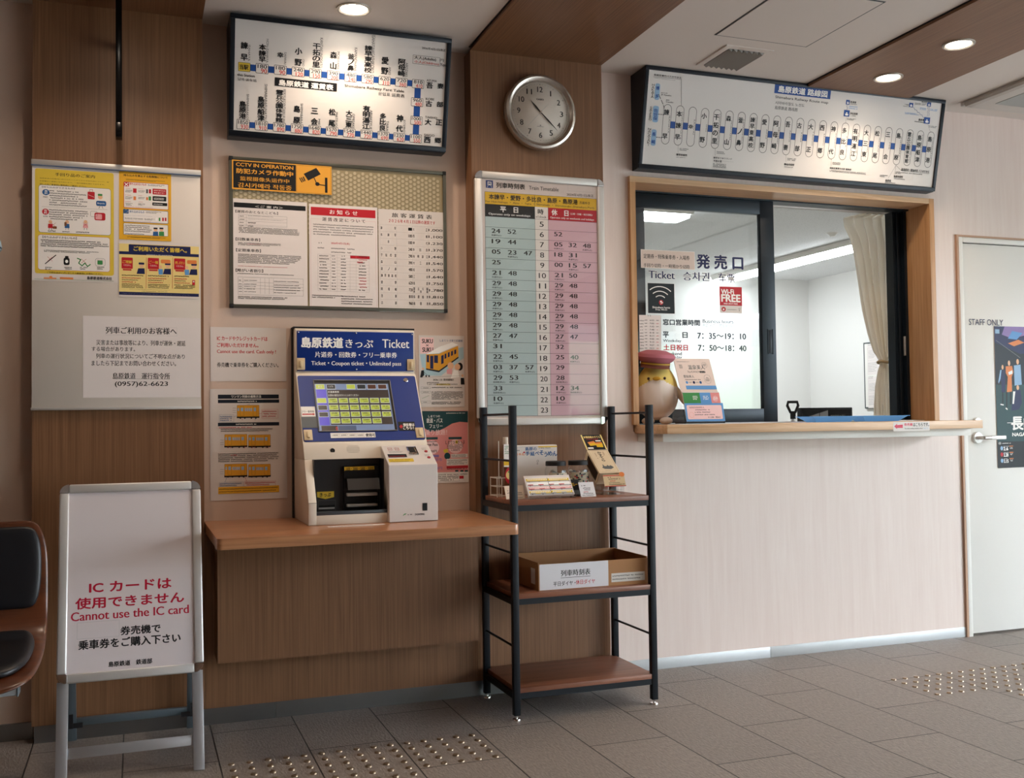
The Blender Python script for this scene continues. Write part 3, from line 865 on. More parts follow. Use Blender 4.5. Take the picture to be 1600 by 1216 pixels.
["e","SK",2178,3037,2340,3202],
["f","GN",2178,3162,2331,3238,20],
["t","W","Bicycle",2164,2855,2409,2916,0,0],
["l","K",14,[[2247,2780],[2210,2703]]],
["l","K",14,[[2317,2780],[2349,2711]]],
["f","RD",2062,2264,2432,2544,60],
["f","PK",2094,2298,2316,2496,40],
["o","K",7,1933,2389,2154,2587,40],
["e","SK",534,2059,659,2186],
["p","RD",[[525,2052],[668,2050],[678,1897],[516,1899]]],
["l","K",12,[[561,1901],[552,1837]]],
["l","K",12,[[633,1895],[642,1831]]],
["e","SK",1084,2089,1211,2216],
["p","B3",[[1075,2082],[1220,2079],[1229,1926],[1066,1928]]],
["l","K",12,[[1111,1930],[1102,1865]]],
["l","K",12,[[1183,1924],[1192,1860]]],
["e","SK",1699,2122,1827,2249],
["p","PK",[[1690,2114],[1836,2112],[1845,1958],[1680,1959]]],
["l","K",12,[[1726,1962],[1717,1897]]],
["l","K",12,[[1800,1956],[1809,1891]]],
["f","BR",673,1880,808,1971,20],
["f","BR",1056,1995,1133,2140,20],
["l","RD",9,[[614,2096],[776,1947]]],
["l","RD",9,[[615,1944],[776,2100]]],
["l","RD",9,[[1680,2154],[1845,2003]]],
["l","RD",9,[[1680,1999],[1846,2158]]],
["l","RD",9,[[503,860],[665,709]]],
["l","RD",9,[[503,707],[665,862]]],
["l","RD",9,[[1621,832],[1785,680]]],
["l","RD",9,[[1621,678],[1785,834]]],
["l","RD",9,[[2163,820],[2329,667]]],
["l","RD",9,[[2163,665],[2329,822]]],
["g","K",516,1755,795,1835,1,1],
["g","K",989,1759,1352,1825,1,2],
["g","K",1443,1765,2085,1833,1,2],
["g","K",279,1217,2547,1498,4,5],
["g","K",391,1028,2246,1120,2,6],
["l","K",30,[[427,606],[777,930]]],
["f","K",1034,588,1229,852,60],
["f","K",1079,834,1193,914,20],
["e","W",1084,661,1184,780],
["l","GN",35,[[1488,847],[1602,802],[1534,675],[1648,580],[1740,683],[1831,562],[1923,641]]],
["o","GD",8,2093,585,2422,872,80],
["f","GN",2163,647,2338,800,30],
["g","K",428,394,674,508,2,330],
["g","K",1057,418,1306,532,2,470],
["g","K",1580,438,1831,553,2,585],
["g","K",2153,460,2408,575,2,710],
["t","K","ご不明な点がございましたら駅係員にお尋ねください。",481,268,2347,338,0.2,0],
["l","GN",8,[[72,53],[2709,60]]],
["f","OR",383,69,796,113,10],
["e","OR",562,89,661,178],
["f","OR",908,73,1352,142,10],
["t","K","島原鉄道株式会社",1817,88,2653,204,0.6,0]],[-3446, 16414, 2858, 4147]],
'danger': [[["r","YO",0,0,1814,2522],
["t","K","持ち込みを禁止する危険物について",155,2339,1690,2416,0.8,0],
["g","K",235,2191,1617,2250,2,1],
["f","TW",164,1182,1711,2128,30],
["o","RD",15,164,1182,1711,2128,30],
["r","RD",154,1963,338,2118],
["l","W",25,[[192,2090],[305,1986]]],
["l","W",25,[[192,1984],[305,2092]]],
["t","RD","持ち込めないもの",357,2023,945,2111,0.6,0],
["g","K",993,2025,1593,2098,2,2],
["g","RD",211,1877,423,1909,1,255],
["g","K",211,1743,460,1848,3,255],
["g","RD",660,1895,850,1918,1,256],
["g","K",659,1771,907,1857,3,257],
["g","RD",210,1624,422,1656,1,305],
["g","K",210,1489,460,1595,3,305],
["g","RD",659,1640,849,1664,1,306],
["g","K",659,1517,906,1603,3,307],
["g","RD",210,1386,422,1418,1,352],
["g","K",210,1251,460,1358,3,352],
["g","RD",659,1401,849,1425,1,353],
["g","K",659,1278,906,1364,3,354],
["r","RD",480,1742,602,1906],
["r","GD",931,1752,1002,1900],
["r","RD",1031,1753,1107,1907],
["r","OR",493,1472,583,1608],
["r","OR",935,1497,1001,1605],
["r","GN",1021,1493,1106,1641],
["f","RD",1160,1726,1640,1940,20],
["t","W","絶対に持ち込み",1208,1856,1602,1898,0.3,0],
["t","W","禁止品です！",1208,1767,1568,1816,0.3,0],
["f","K",1159,1485,1640,1660,20],
["f","K",1149,1313,1673,1425,20],
["g","W",1207,1523,1592,1612,2,1],
["g","W",1192,1342,1639,1386,1,2],
["g","RD",196,1219,1639,1236,1,3],
["f","TW",148,659,1700,1117,30],
["o","B3",15,148,659,1700,1117,30],
["r","B3",153,960,327,1112],
["o","W",20,191,988,289,1089,40],
["t","B3","持ち込めるもの",355,996,872,1083,0.6,0],
["g","K",919,1005,1470,1085,2,4],
["g","B3",195,890,1614,902,1,3],
["g","K",195,751,847,811,2,3],
["g","K",871,746,1229,818,2,3],
["g","RD",195,688,1565,705,1,3],
["r","W",1268,736,1325,861],
["r","GN",1373,742,1431,866],
["r","RD",1494,748,1551,873],
["r","RD",1585,753,1643,878],
["f","TW",152,184,1699,602,30],
["o","K2",10,152,184,1699,602,30],
["g","K",185,284,1156,563,4,5],
["g","K",194,192,941,246,1,5],
["e","SK",1195,344,1329,464],
["p","B3",[[1176,336],[1348,345],[1357,182],[1166,183]]],
["f","K2",1190,430,1329,490,10],
["e","SK",1401,354,1536,475],
["p","GN",[[1382,347],[1555,355],[1564,192],[1372,193]]],
["f","K2",1396,441,1536,500,10],
["g","K",279,73,1636,129,2,6]],[-545, 18024, 1814, 2522]],
'guests': [[["r","YL",9,76,2810,1965],
["r","NV",9,1569,2805,1678],
["f","NV",338,1670,2507,1945,20],
["t","Y","ご利用いただく皆様へ。",512,1711,2375,1882,0.8,0],
["g","W",953,1569,1937,1603,1,1],
["r","NV",7,76,2800,191],
["g","W",101,129,2663,134,1,1],
["g","K",359,287,2468,303,1,2],
["g","K",760,216,2151,244,1,3],
["f","RD",93,1042,478,1455,30],
["f","RD",139,975,431,1029,10],
["t","Y","ご理解",130,1238,450,1351,0.5,0],
["t","W","ください。",168,1141,412,1202,0,0],
["e","SK",705,1092,856,1263],
["p","NV",[[667,1070],[885,1078],[894,866],[610,866]]],
["f","NV",681,1210,876,1288,20],
["g","K",101,764,870,837,1,0],
["g","RD",101,669,751,736,1,0],
["g","K",101,605,657,656,1,0],
["g","RD",101,524,656,586,1,4],
["g","K",101,333,846,505,3,0],
["f","RD",1000,1057,1391,1473,30],
["f","RD",1047,989,1343,1044,10],
["t","Y","ご一報",1038,1254,1363,1368,0.5,0],
["t","W","ください。",1076,1156,1324,1217,0,0],
["e","SK",1622,1107,1776,1280],
["p","NV",[[1583,1085],[1805,1093],[1814,879],[1525,879]]],
["f","NV",1598,1226,1795,1304,20],
["f","OR",1454,1287,1791,1426,40],
["e","SK",1382,1081,1496,1209],
["p","LB2",[[1362,1066],[1525,1072],[1525,869],[1381,863]]],
["g","K",1008,776,1789,850,1,1],
["g","RD",1008,680,1669,748,1,1],
["g","K",1008,616,1572,667,1,1],
["g","RD",1008,534,1572,596,1,5],
["g","K",1007,342,1764,515,3,1],
["f","RD",1922,1072,2319,1491,30],
["f","RD",1969,1003,2270,1059,10],
["t","Y","押しボタン",1960,1271,2290,1386,0.5,0],
["t","W","ください。",1999,1172,2251,1234,0,0],
["e","SK",2554,1123,2711,1297],
["p","NV",[[2514,1100],[2740,1108],[2749,892],[2455,892]]],
["f","NV",2530,1242,2731,1321,20],
["f","OR",2384,1303,2726,1444,40],
["e","SK",2310,1096,2426,1225],
["p","LB2",[[2290,1081],[2456,1087],[2455,882],[2309,877]]],
["g","K",1930,789,2724,863,1,2],
["g","RD",1930,692,2601,761,1,2],
["g","K",1929,627,2503,679,1,2],
["g","RD",1929,545,2503,607,1,6],
["g","K",1929,351,2698,526,3,2],
["l","RD",12,[[952,1476],[936,336]]],
["l","RD",12,[[1874,1515],[1856,365]]],
["r","RD",2567,519,2664,696],
["e","W",2586,611,2645,671]],[-557, 15908, 2834, 2040]],
'notice': [[["t","K","列車ご利用のお客様へ",769,2332,3215,2580,0.4,0],
["o","GL",4,769,2280,3226,2591,4],
["t","K","災害または事故等により、列車が運休・遅延",449,1907,3532,2104,0.1,0],
["t","K","する場合があります。",290,1688,1765,1855,0.1,0],
["t","K","列車の運行状況についてご不明な点があり",438,1424,3503,1605,0.1,0],
["t","K","ましたら下記までお問い合わせください。",290,1158,3194,1352,0.1,0],
["t","K","島原鉄道　運行指令所",1008,677,2976,904,0.2,0],
["l","K",6,[[1008,691],[2976,677]]],
["t","K","(0957)62-6623",1078,373,2903,588,0.2,0]],[-1772, 12221, 4061, 2965]],
'cctv': [[["r","AM",0,0,3860,1143],
["r","K",45,56,2449,1105],
["o","K",8,2474,29,3830,1104,5],
["t","AM","CCTV IN OPERATION",154,907,2342,1042,0.6,0],
["t","AM","防犯カメラ作動中",170,629,2334,823,0.8,0],
["t","AM","监视摄像头运作中",300,353,2184,518,0.1,0],
["t","AM","감시카메라 작동중",224,81,2271,269,0.5,0],
["p","K",[[2751,779],[3251,1051],[3430,808],[2929,518]]],
["p","K",[[2709,649],[2751,676],[2827,505],[2785,478]]],
["p","K",[[2637,619],[2679,634],[2767,477],[2731,450]]],
["p","K",[[2571,597],[2607,611],[2707,442],[2671,422]]],
["l","K",35,[[3164,637],[3247,460]]],
["e","K",3205,329,3378,482],
["l","K",40,[[3355,388],[3620,363]]],
["r","K",3592,75,3691,685]],[3534, 20308, 3860, 1143]],
'guide': [[["r","K",28,3793,2789,3984],
["t","W","＜ご 案 内＞",832,3820,1899,3913,0,0],
["t","K","【運賃のおとなとこども】",89,3581,1709,3691,0.5,0],
["t","K","【回数乗車券】",95,2492,1015,2614,0.5,0],
["t","K","【定期乗車券】",105,2064,1041,2189,0.5,0],
["t","K","【障がい者割引】",90,1276,1124,1403,0.5,0],
["o","GD",6,203,3089,2053,3520,5],
["l","GD",5,[[202,3401],[2055,3408]]],
["l","GD",5,[[201,3271],[2055,3275]]],
["l","GD",5,[[201,3135],[2054,3137]]],
["l","GD",5,[[501,3513],[499,3061]]],
["g","K",243,3432,443,3481,1,405],
["g","K",558,3469,1750,3498,1,405],
["g","K",242,3302,442,3350,1,427],
["g","K",558,3348,1955,3367,1,427],
["g","K",241,3183,442,3232,1,447],
["g","K",557,3175,961,3249,1,447],
["g","K",241,3058,441,3107,1,468],
["g","K",556,3042,815,3124,1,468],
["g","K",212,2794,2543,3046,5,1],
["g","K",180,2310,1860,2441,3,2],
["g","K",178,1622,2654,1997,6,3],
["g","RD",176,1490,2504,1524,1,4],
["g","RD",495,2364,1072,2396,1,1],
["g","K",146,1190,2562,1240,1,5],
["o","GD",6,174,399,2675,1081,5],
["l","GD",5,[[173,904],[2679,869]]],
["l","GD",5,[[172,774],[2678,736]]],
["l","GD",5,[[172,656],[2677,616]]],
["l","GD",5,[[356,1051],[353,443]]],
["l","GD",5,[[1018,1058],[1015,445]]],
["l","GD",5,[[1192,1059],[1189,446]]],
["l","GD",5,[[1355,1061],[1352,447]]],
["l","GD",5,[[1518,1062],[1515,448]]],
["g","K",202,927,333,976,1,828],
["g","K",402,935,902,977,1,829],
["g","K",1541,927,2619,975,1,830],
["g","K",201,786,332,834,1,852],
["g","K",401,792,901,835,1,853],
["g","K",1540,783,2618,831,1,854],
["g","K",201,691,332,740,1,868],
["g","K",401,697,901,740,1,869],
["g","K",1540,686,2618,736,1,870],
["g","K",200,596,331,645,1,884],
["g","K",400,602,900,646,1,885],
["g","K",1539,590,2617,640,1,886],
["g","K",200,490,331,539,1,902],
["g","K",400,496,900,540,1,903],
["g","K",1539,482,2616,533,1,904],
["g","K",170,219,2053,344,2,5]],[3571, 15821, 2845, 4136]],
'fareup': [[["r","RD",71,3665,2679,3988],
["t","W","お 知 ら せ",819,3735,1945,3916,0.3,0],
["t","K","運 賃 改 定 に つ い て",526,3444,2252,3595,0.4,0],
["o","RL",6,62,29,2688,3520,3],
["g","K",162,2856,2608,3344,5,3],
["g","K",337,2531,560,2594,1,3],
["t","RD","2026年4月1日(水)",863,2513,1614,2619,0.3,0],
["g","K",336,2326,607,2399,1,1],
["g","K",868,2314,2261,2405,1,2],
["g","K",866,2169,2043,2253,1,2],
["o","GL",5,334,644,2401,2108,3],
["r","RD",1635,1982,2426,2103],
["l","GL",4,[[333,1983],[2413,1997]]],
["l","GL",4,[[332,1859],[2412,1871]]],
["l","GL",4,[[331,1735],[2411,1744]]],
["l","GL",4,[[330,1610],[2410,1618]]],
["l","GL",4,[[329,1486],[2409,1491]]],
["l","GL",4,[[328,1362],[2408,1365]]],
["l","GL",4,[[327,1237],[2406,1238]]],
["l","GL",4,[[326,1113],[2405,1112]]],
["l","GL",4,[[325,989],[2404,985]]],
["l","GL",4,[[324,865],[2403,859]]],
["l","GL",4,[[323,741],[2402,733]]],
["l","GL",4,[[847,2112],[836,638]]],
["l","GL",4,[[1109,2123],[1097,646]]],
["l","GL",4,[[1629,2145],[1616,662]]],
["l","GL",4,[[1869,2156],[1856,670]]],
["g","K",394,2018,786,2080,1,0],
["g","K",889,2029,1059,2083,1,2],
["g","K",1255,2035,1487,2099,1,3],
["g","K",1980,2033,2320,2105,1,0],
["g","K",393,1896,785,1959,1,1],
["g","K",888,1907,1058,1961,1,3],
["g","K",1254,1913,1486,1976,1,4],
["g","RD",1979,1910,2319,1982,1,1],
["g","K",392,1774,784,1837,1,2],
["g","K",887,1785,1057,1839,1,4],
["g","K",1253,1790,1485,1854,1,5],
["g","K",1978,1787,2318,1859,1,2],
["g","K",391,1652,783,1716,1,3],
["g","K",887,1663,1056,1717,1,5],
["g","K",1252,1668,1484,1732,1,6],
["g","K",1977,1663,2317,1736,1,3],
["g","K",390,1531,782,1594,1,4],
["g","K",886,1541,1055,1596,1,6],
["g","K",1251,1545,1483,1610,1,7],
["g","K",1976,1540,2316,1613,1,4],
["g","K",389,1409,781,1473,1,5],
["g","K",885,1419,1054,1474,1,7],
["g","K",1250,1423,1482,1487,1,8],
["g","K",1975,1417,2315,1490,1,5],
["g","K",388,1287,780,1352,1,6],
["g","K",884,1297,1053,1352,1,8],
["g","K",1249,1300,1481,1365,1,9],
["g","K",1974,1293,2314,1367,1,6],
["g","K",387,1166,779,1231,1,7],
["g","K",883,1175,1052,1230,1,9],
["g","K",1248,1178,1480,1243,1,10],
["g","RD",1972,1170,2313,1244,1,7],
["g","K",386,1044,778,1109,1,8],
["g","K",882,1053,1051,1108,1,10],
["g","K",1247,1056,1479,1121,1,11],
["g","RD",1971,1047,2311,1122,1,8],
["g","K",385,922,777,988,1,9],
["g","K",881,931,1050,987,1,11],
["g","K",1246,933,1478,999,1,12],
["g","RD",1970,924,2310,999,1,9],
["g","K",384,801,776,867,1,10],
["g","K",880,809,1049,865,1,12],
["g","K",1245,811,1477,877,1,13],
["g","RD",1969,801,2309,876,1,10],
["g","K",384,679,775,746,1,11],
["g","K",879,688,1048,743,1,13],
["g","K",1244,689,1476,755,1,14],
["g","K",1968,678,2308,753,1,11],
["t","RD","継続",1904,1805,2151,1881,0.3,0],
["g","K",94,349,1350,495,2,8],
["g","K",1260,107,2583,499,4,9]],[6493, 15814, 2757, 4106]],
'farelist': [[["t","K","旅 客 運 賃 表",566,3869,2265,4050,0.4,0],
["t","RD","２０２６年４月１日以降の運賃です",437,3648,2392,3794,0.2,0],
["l","GL",4,[[69,213],[2711,213]]],
["l","GL",4,[[69,490],[2711,490]]],
["l","GL",4,[[69,768],[2711,768]]],
["l","GL",4,[[69,1045],[2711,1045]]],
["l","GL",4,[[69,1323],[2711,1323]]],
["l","GL",4,[[69,1601],[2711,1601]]],
["l","GL",4,[[69,1878],[2711,1878]]],
["l","GL",4,[[69,2156],[2711,2156]]],
["l","GL",4,[[69,2433],[2711,2433]]],
["l","GL",4,[[69,2711],[2711,2711]]],
["l","GL",4,[[69,2989],[2711,2989]]],
["l","GL",4,[[69,3266],[2711,3266]]],
["l","GL",4,[[69,3544],[2711,3544]]],
["l","GL",4,[[69,213],[69,3544]]],
["l","GL",4,[[755,213],[755,3544]]],
["l","GL",4,[[1413,213],[1413,3544]]],
["l","GL",4,[[2084,213],[2084,3544]]],
["l","GL",4,[[2711,213],[2711,3544]]],
["t","K","諫",89,3350,161,3472,0.1,0],
["t","K","早",660,3350,732,3472,0.1,0],
["t","K","――",1248,3350,1403,3472,0.4,0],
["t","K","大",1433,3350,1505,3472,0.1,0],
["t","K","正",1989,3350,2061,3472,0.1,0],
["t","K","1,000",2104,3350,2701,3472,0.4,0],
["t","K","本",89,3072,161,3194,0.1,0],
["t","K","諫",375,3072,447,3194,0.1,0],
["t","K","早",660,3072,732,3194,0.1,0],
["t","K","180",1248,3072,1403,3194,0.4,0],
["t","K","西",1433,3072,1505,3194,0.1,0],
["t","K","郷",1989,3072,2061,3194,0.1,0],
["t","K","1,100",2104,3072,2701,3194,0.4,0],
["t","K","幸",375,2794,447,2916,0.1,0],
["t","K","180",1248,2794,1403,2916,0.4,0],
["t","K","神",1433,2794,1505,2916,0.1,0],
["t","K","代",1989,2794,2061,2916,0.1,0],
["t","K","1,230",2104,2794,2701,2916,0.4,0],
["t","K","小",89,2517,161,2639,0.1,0],
["t","K","野",660,2517,732,2639,0.1,0],
["t","K","240",1248,2517,1403,2639,0.4,0],
["t","K","多",1433,2517,1505,2639,0.1,0],
["t","K","比",1711,2517,1783,2639,0.1,0],
["t","K","良",1989,2517,2061,2639,0.1,0],
["t","K","1,370",2104,2517,2701,2639,0.4,0],
["t","K","干",89,2239,161,2361,0.1,0],
["t","K","拓",280,2239,352,2361,0.1,0],
["t","K","の",470,2239,542,2361,0.1,0],
["t","K","里",660,2239,732,2361,0.1,0],
["t","K","290",1248,2239,1403,2361,0.4,0],
["t","K","有",1433,2239,1505,2361,0.1,0],
["t","K","明",1618,2239,1690,2361,0.1,0],
["t","K","湯",1803,2239,1875,2361,0.1,0],
["t","K","江",1989,2239,2061,2361,0.1,0],
["t","K","1,440",2104,2239,2701,2361,0.4,0],
["t","K","森",89,1962,161,2084,0.1,0],
["t","K","山",660,1962,732,2084,0.1,0],
["t","K","390",1248,1962,1403,2084,0.4,0],
["t","K","大",1433,1962,1505,2084,0.1,0],
["t","K","三",1711,1962,1783,2084,0.1,0],
["t","K","東",1989,1962,2061,2084,0.1,0],
["t","K","1,540",2104,1962,2701,2084,0.4,0],
["t","K","釜",89,1684,161,1806,0.1,0],
["t","K","ノ",375,1684,447,1806,0.1,0],
["t","K","鼻",660,1684,732,1806,0.1,0],
["t","K","480",1248,1684,1403,1806,0.4,0],
["t","K","松",1433,1684,1505,1806,0.1,0],
["t","K","尾",1989,1684,2061,1806,0.1,0],
["t","K","1,570",2104,1684,2701,1806,0.4,0],
["t","K","諫",89,1406,161,1528,0.1,0],
["t","K","早",232,1406,304,1528,0.1,0],
["t","K","東",375,1406,447,1528,0.1,0],
["t","K","高",518,1406,590,1528,0.1,0],
["t","K","校",660,1406,732,1528,0.1,0],
["t","K","580",1248,1406,1403,1528,0.4,0],
["t","K","三",1433,1406,1505,1528,0.1,0],
["t","K","会",1989,1406,2061,1528,0.1,0],
["t","K","1,640",2104,1406,2701,1528,0.4,0],
["t","K","愛",89,1129,161,1251,0.1,0],
["t","K","野",660,1129,732,1251,0.1,0],
["t","K","620",1248,1129,1403,1251,0.4,0],
["t","K","島",1433,1129,1505,1251,0.1,0],
["t","K","原",1989,1129,2061,1251,0.1,0],
["t","K","1,750",2104,1129,2701,1251,0.4,0],
["t","K","阿",89,851,161,973,0.1,0],
["t","K","母",375,851,447,973,0.1,0],
["t","K","崎",660,851,732,973,0.1,0],
["t","K","720",1248,851,1403,973,0.4,0],
["t","K","霊",1433,912,1505,1018,0.1,0],
["t","K","丘",1618,912,1690,1018,0.1,0],
["t","K","公",1803,912,1875,1018,0.1,0],
["t","K","園",1989,912,2061,1018,0.1,0],
["t","K","体",1433,796,1505,901,0.1,0],
["t","K","育",1711,796,1783,901,0.1,0],
["t","K","館",1989,796,2061,901,0.1,0],
["t","K","1,780",2104,851,2701,973,0.4,0],
["t","K","吾",89,573,161,696,0.1,0],
["t","K","妻",660,573,732,696,0.1,0],
["t","K","810",1248,573,1403,696,0.4,0],
["t","K","島",1433,573,1505,696,0.1,0],
["t","K","原",1618,573,1690,696,0.1,0],
["t","K","船",1803,573,1875,696,0.1,0],
["t","K","津",1989,573,2061,696,0.1,0],
["t","K","1,810",2104,573,2701,696,0.4,0],
["t","K","古",89,296,161,418,0.1,0],
["t","K","部",660,296,732,418,0.1,0],
["t","K","960",1248,296,1403,418,0.4,0],
["t","K","島",1433,296,1505,418,0.1,0],
["t","K","原",1711,296,1783,418,0.1,0],
["t","K","港",1989,296,2061,418,0.1,0],
["t","K","1,850",2104,296,2701,418,0.4,0]],[9288, 15697, 2839, 4180]],
'iccard': [[["t","RD","IC カードやクレジットカードは",255,1571,2156,1739,0.6,0],
["t","RD","ご利用いただけません。",254,1315,1806,1479,0.6,0],
["t","RD","Cannot use the card. Cash only !",252,1045,2477,1219,0.3,0],
["t","K","券売機で乗車券をご購入ください。",250,543,2577,725,0.5,0]],[2712, 12866, 2880, 2092]],
'oneman': [[["r","K2",298,3913,2605,4073],
["t","W","ワンマン列車の乗降方法",800,3942,1926,4052,0.3,0],
["r","K2",298,3747,2617,3879],
["g","W",1033,3779,1816,3849,1,1],
["r","K2",294,2856,2611,2991],
["g","W",966,2887,1773,2963,1,1],
["r","K",999,3161,1858,3223],
["f","TY",1013,3214,1845,3660,20],
["o","K",9,1013,3214,1845,3660,20],
["r","LB",1038,3441,1095,3550,4],
["o","K",6,1129,3242,1269,3606,3],
["r","LB",1154,3431,1245,3562,4],
["o","K",6,1613,3237,1753,3603,3],
["r","LB",1638,3426,1729,3559,4],
["r","LB",1303,3430,1353,3548,4],
["r","LB",1378,3429,1428,3548,4],
["r","LB",1454,3428,1503,3547,4],
["r","LB",1529,3428,1578,3546,4],
["e","K",1104,3130,1167,3196],
["e","K",1270,3128,1333,3194],
["e","K",1520,3125,1583,3191],
["e","K",1687,3123,1751,3190],
["r","K",528,2037,1392,2107],
["f","TY",542,2090,1380,2534,20],
["o","K",9,542,2090,1380,2534,20],
["r","LB",567,2319,625,2427,4],
["o","K",6,659,2123,799,2481,3],
["r","LB",684,2308,775,2438,4],
["o","K",6,1145,2113,1287,2473,3],
["r","LB",1170,2298,1262,2429,4],
["r","LB",834,2305,884,2422,4],
["r","LB",910,2304,959,2421,4],
["r","LB",985,2303,1035,2419,4],
["r","LB",1061,2301,1111,2418,4],
["e","K",634,2013,696,2079],
["e","K",801,2009,864,2075],
["e","K",1053,2004,1116,2070],
["e","K",1221,2000,1284,2067],
["r","K",1424,2019,2283,2089],
["f","TY",1439,2071,2270,2506,20],
["o","K",9,1439,2071,2270,2506,20],
["r","LB",1463,2296,1521,2401,4],
["o","K",6,1555,2104,1694,2454,3],
["r","LB",1579,2285,1670,2412,4],
["o","K",6,2038,2094,2178,2446,3],
["r","LB",2062,2275,2154,2403,4],
["r","LB",1729,2283,1778,2397,4],
["r","LB",1804,2281,1853,2395,4],
["r","LB",1879,2280,1928,2394,4],
["r","LB",1954,2278,2003,2393,4],
["e","K",1529,1994,1592,2060],
["e","K",1695,1990,1759,2057],
["e","K",1945,1985,2009,2052],
["e","K",2112,1981,2176,2048],
["r","K",523,890,1386,968],
["f","TY",537,943,1374,1395,20],
["o","K",9,537,943,1374,1395,20],
["r","LB",562,1179,619,1287,4],
["o","K",6,654,982,794,1340,3],
["r","LB",678,1166,770,1297,4],
["o","K",6,1140,967,1281,1327,3],
["r","LB",1165,1152,1257,1284,4],
["r","LB",829,1163,878,1280,4],
["r","LB",904,1161,954,1278,4],
["r","LB",980,1159,1029,1276,4],
["r","LB",1055,1157,1105,1274,4],
["e","K",629,873,691,939],
["e","K",796,867,858,934],
["e","K",1047,860,1110,927],
["e","K",1215,854,1278,921],
["r","K",1418,863,2276,941],
["f","TY",1433,916,2263,1358,20],
["o","K",9,1433,916,2263,1358,20],
["r","LB",1457,1147,1515,1253,4],
["o","K",6,1549,954,1688,1305,3],
["r","LB",1573,1134,1664,1262,4],
["o","K",6,2031,940,2171,1292,3],
["r","LB",2056,1121,2147,1249,4],
["r","LB",1723,1131,1772,1246,4],
["r","LB",1797,1129,1847,1244,4],
["r","LB",1872,1127,1922,1242,4],
["r","LB",1947,1125,1997,1239,4],
["e","K",1523,845,1586,912],
["e","K",1689,840,1752,907],
["e","K",1938,832,2002,899],
["e","K",2105,827,2169,894],
["o","B3",6,339,3016,884,3295,3],
["g","B3",370,3043,840,3262,3,1],
["o","RD",6,1943,3140,2568,3489,3],
["g","RD",1969,3174,2535,3462,3,1],
["l","RD",8,[[1942,3331],[1814,3332]]],
["l","B3",8,[[885,3211],[999,3256]]],
["l","RD",12,[[1200,3077],[1201,3143]]],
["l","B3",12,[[1697,3072],[1698,3137]]],
["l","RD",12,[[665,2007],[666,2072]]],
["l","RD",12,[[772,2005],[772,2069]]],
["l","RD",12,[[1200,3077],[1201,3143]]],
["l","RD",12,[[1297,1993],[1297,2059]]],
["l","RD",12,[[1576,1988],[1577,2053]]],
["l","RD",12,[[1679,1985],[1679,2051]]],
["l","RD",12,[[2089,1977],[2089,2042]]],
["l","RD",12,[[2192,1974],[2192,2040]]],
["l","K",8,[[849,3550],[975,3549]]],
["l","K",8,[[848,3466],[974,3464]]],
["l","K",8,[[848,3381],[974,3380]]],
["l","K",8,[[378,2323],[504,2321]]],
["l","K",8,[[378,2239],[503,2237]]],
["l","K",8,[[378,2155],[503,2153]]],
["l","K",8,[[374,1192],[499,1189]]],
["l","K",8,[[373,1108],[498,1105]]],
["l","K",8,[[373,1025],[498,1021]]],
["g","RD",337,2758,1632,2842,1,1],
["g","K",399,2629,2370,2776,2,1],
["g","K",301,1459,2590,1821,5,3],
["g","RD",740,1698,1118,1765,1,3],
["l","GL",4,[[333,1885],[2592,1821]]],
["g","K",1382,3676,1541,3709,1,3],
["o","B3",6,340,511,1238,696,3],
["g","B3",359,532,1207,676,2,1],
["o","RD",6,1284,509,2454,711,3],
["g","RD",1309,530,2429,684,2,1],
["l","B3",10,[[546,703],[610,882]]],
["l","RD",10,[[1366,702],[1291,874]]],
["r","YO",296,255,2595,517],
["g","K",327,282,2582,490,2,1]],[2690, 8272, 2906, 4294]],
'suku': [[["p","LB3",[[41,2170],[893,2239],[1919,2497],[1933,2034],[945,1291],[188,1289]]],
["r","PK2",62,2206,639,2870],
["t","K","SUKU",142,2633,600,2810,0.9,0],
["t","K","×",309,2503,422,2587,0,0],
["t","K","SUKU",157,2267,608,2457,0.9,0],
["t","B3","しまてつ 子育て応援割",899,2706,1890,2803,0,0],
["p","W",[[305,2172],[861,2227],[1695,2587],[1440,2688],[864,2484]]],
["p","TY",[[305,2172],[861,2202],[852,1474],[298,1575]]],
["p","TY",[[861,2202],[1695,2543],[1708,2094],[852,1474]]],
["p","K2",[[298,1594],[853,1505],[1708,2094],[1708,2032],[852,1431],[310,1533]]],
["p","NV",[[336,2142],[437,2143],[433,1838],[333,1856]]],
["p","NV",[[480,2113],[619,2114],[613,1565],[474,1582]]],
["p","NV",[[651,2133],[816,2134],[812,1810],[647,1827]]],
["p","NV",[[1102,2192],[1185,2224],[1183,2027],[1100,1984]]],
["p","NV",[[1243,2249],[1326,2281],[1324,2090],[1240,2046]]],
["p","NV",[[1384,2306],[1468,2337],[1465,2153],[1382,2109]]],
["p","NV",[[1526,2363],[1609,2394],[1607,2216],[1523,2172]]],
["p","NV",[[955,2117],[1063,2161],[1059,1812],[951,1762]]],
["e","SK",1225,1557,1490,1856],
["e","K",1635,1509,1888,1840],
["e","SK",1531,1533,1779,1791],
["p","PK",[[1184,1555],[1427,1599],[1411,1354],[1194,1371]]],
["p","W",[[1490,1538],[1682,1508],[1730,1232],[1358,1188]]],
["p","K",[[1787,1201],[1935,1201],[1958,924],[1790,924]]],
["e","SK",1821,1232,1923,1355],
["e","SK",129,1526,222,1623],
["p","K",[[97,1501],[210,1514],[220,1319],[125,1210],[44,1228]]],
["l","K",12,[[209,1441],[377,1289]]],
["e","K",270,1228,332,1320],
["e","K",396,1229,458,1320],
["l","K2",6,[[31,1216],[1872,1293]]],
["t","K","2026.1.31 発売開始！",596,1077,1484,1168,0.4,0],
["g","K",330,979,878,1034,1,1],
["t","K","\"しまてつ\"の",329,894,719,973,0.3,0],
["r","YL",732,893,1341,961],
["t","K","親子応援乗車券が登場",739,899,1341,967,0.5,0],
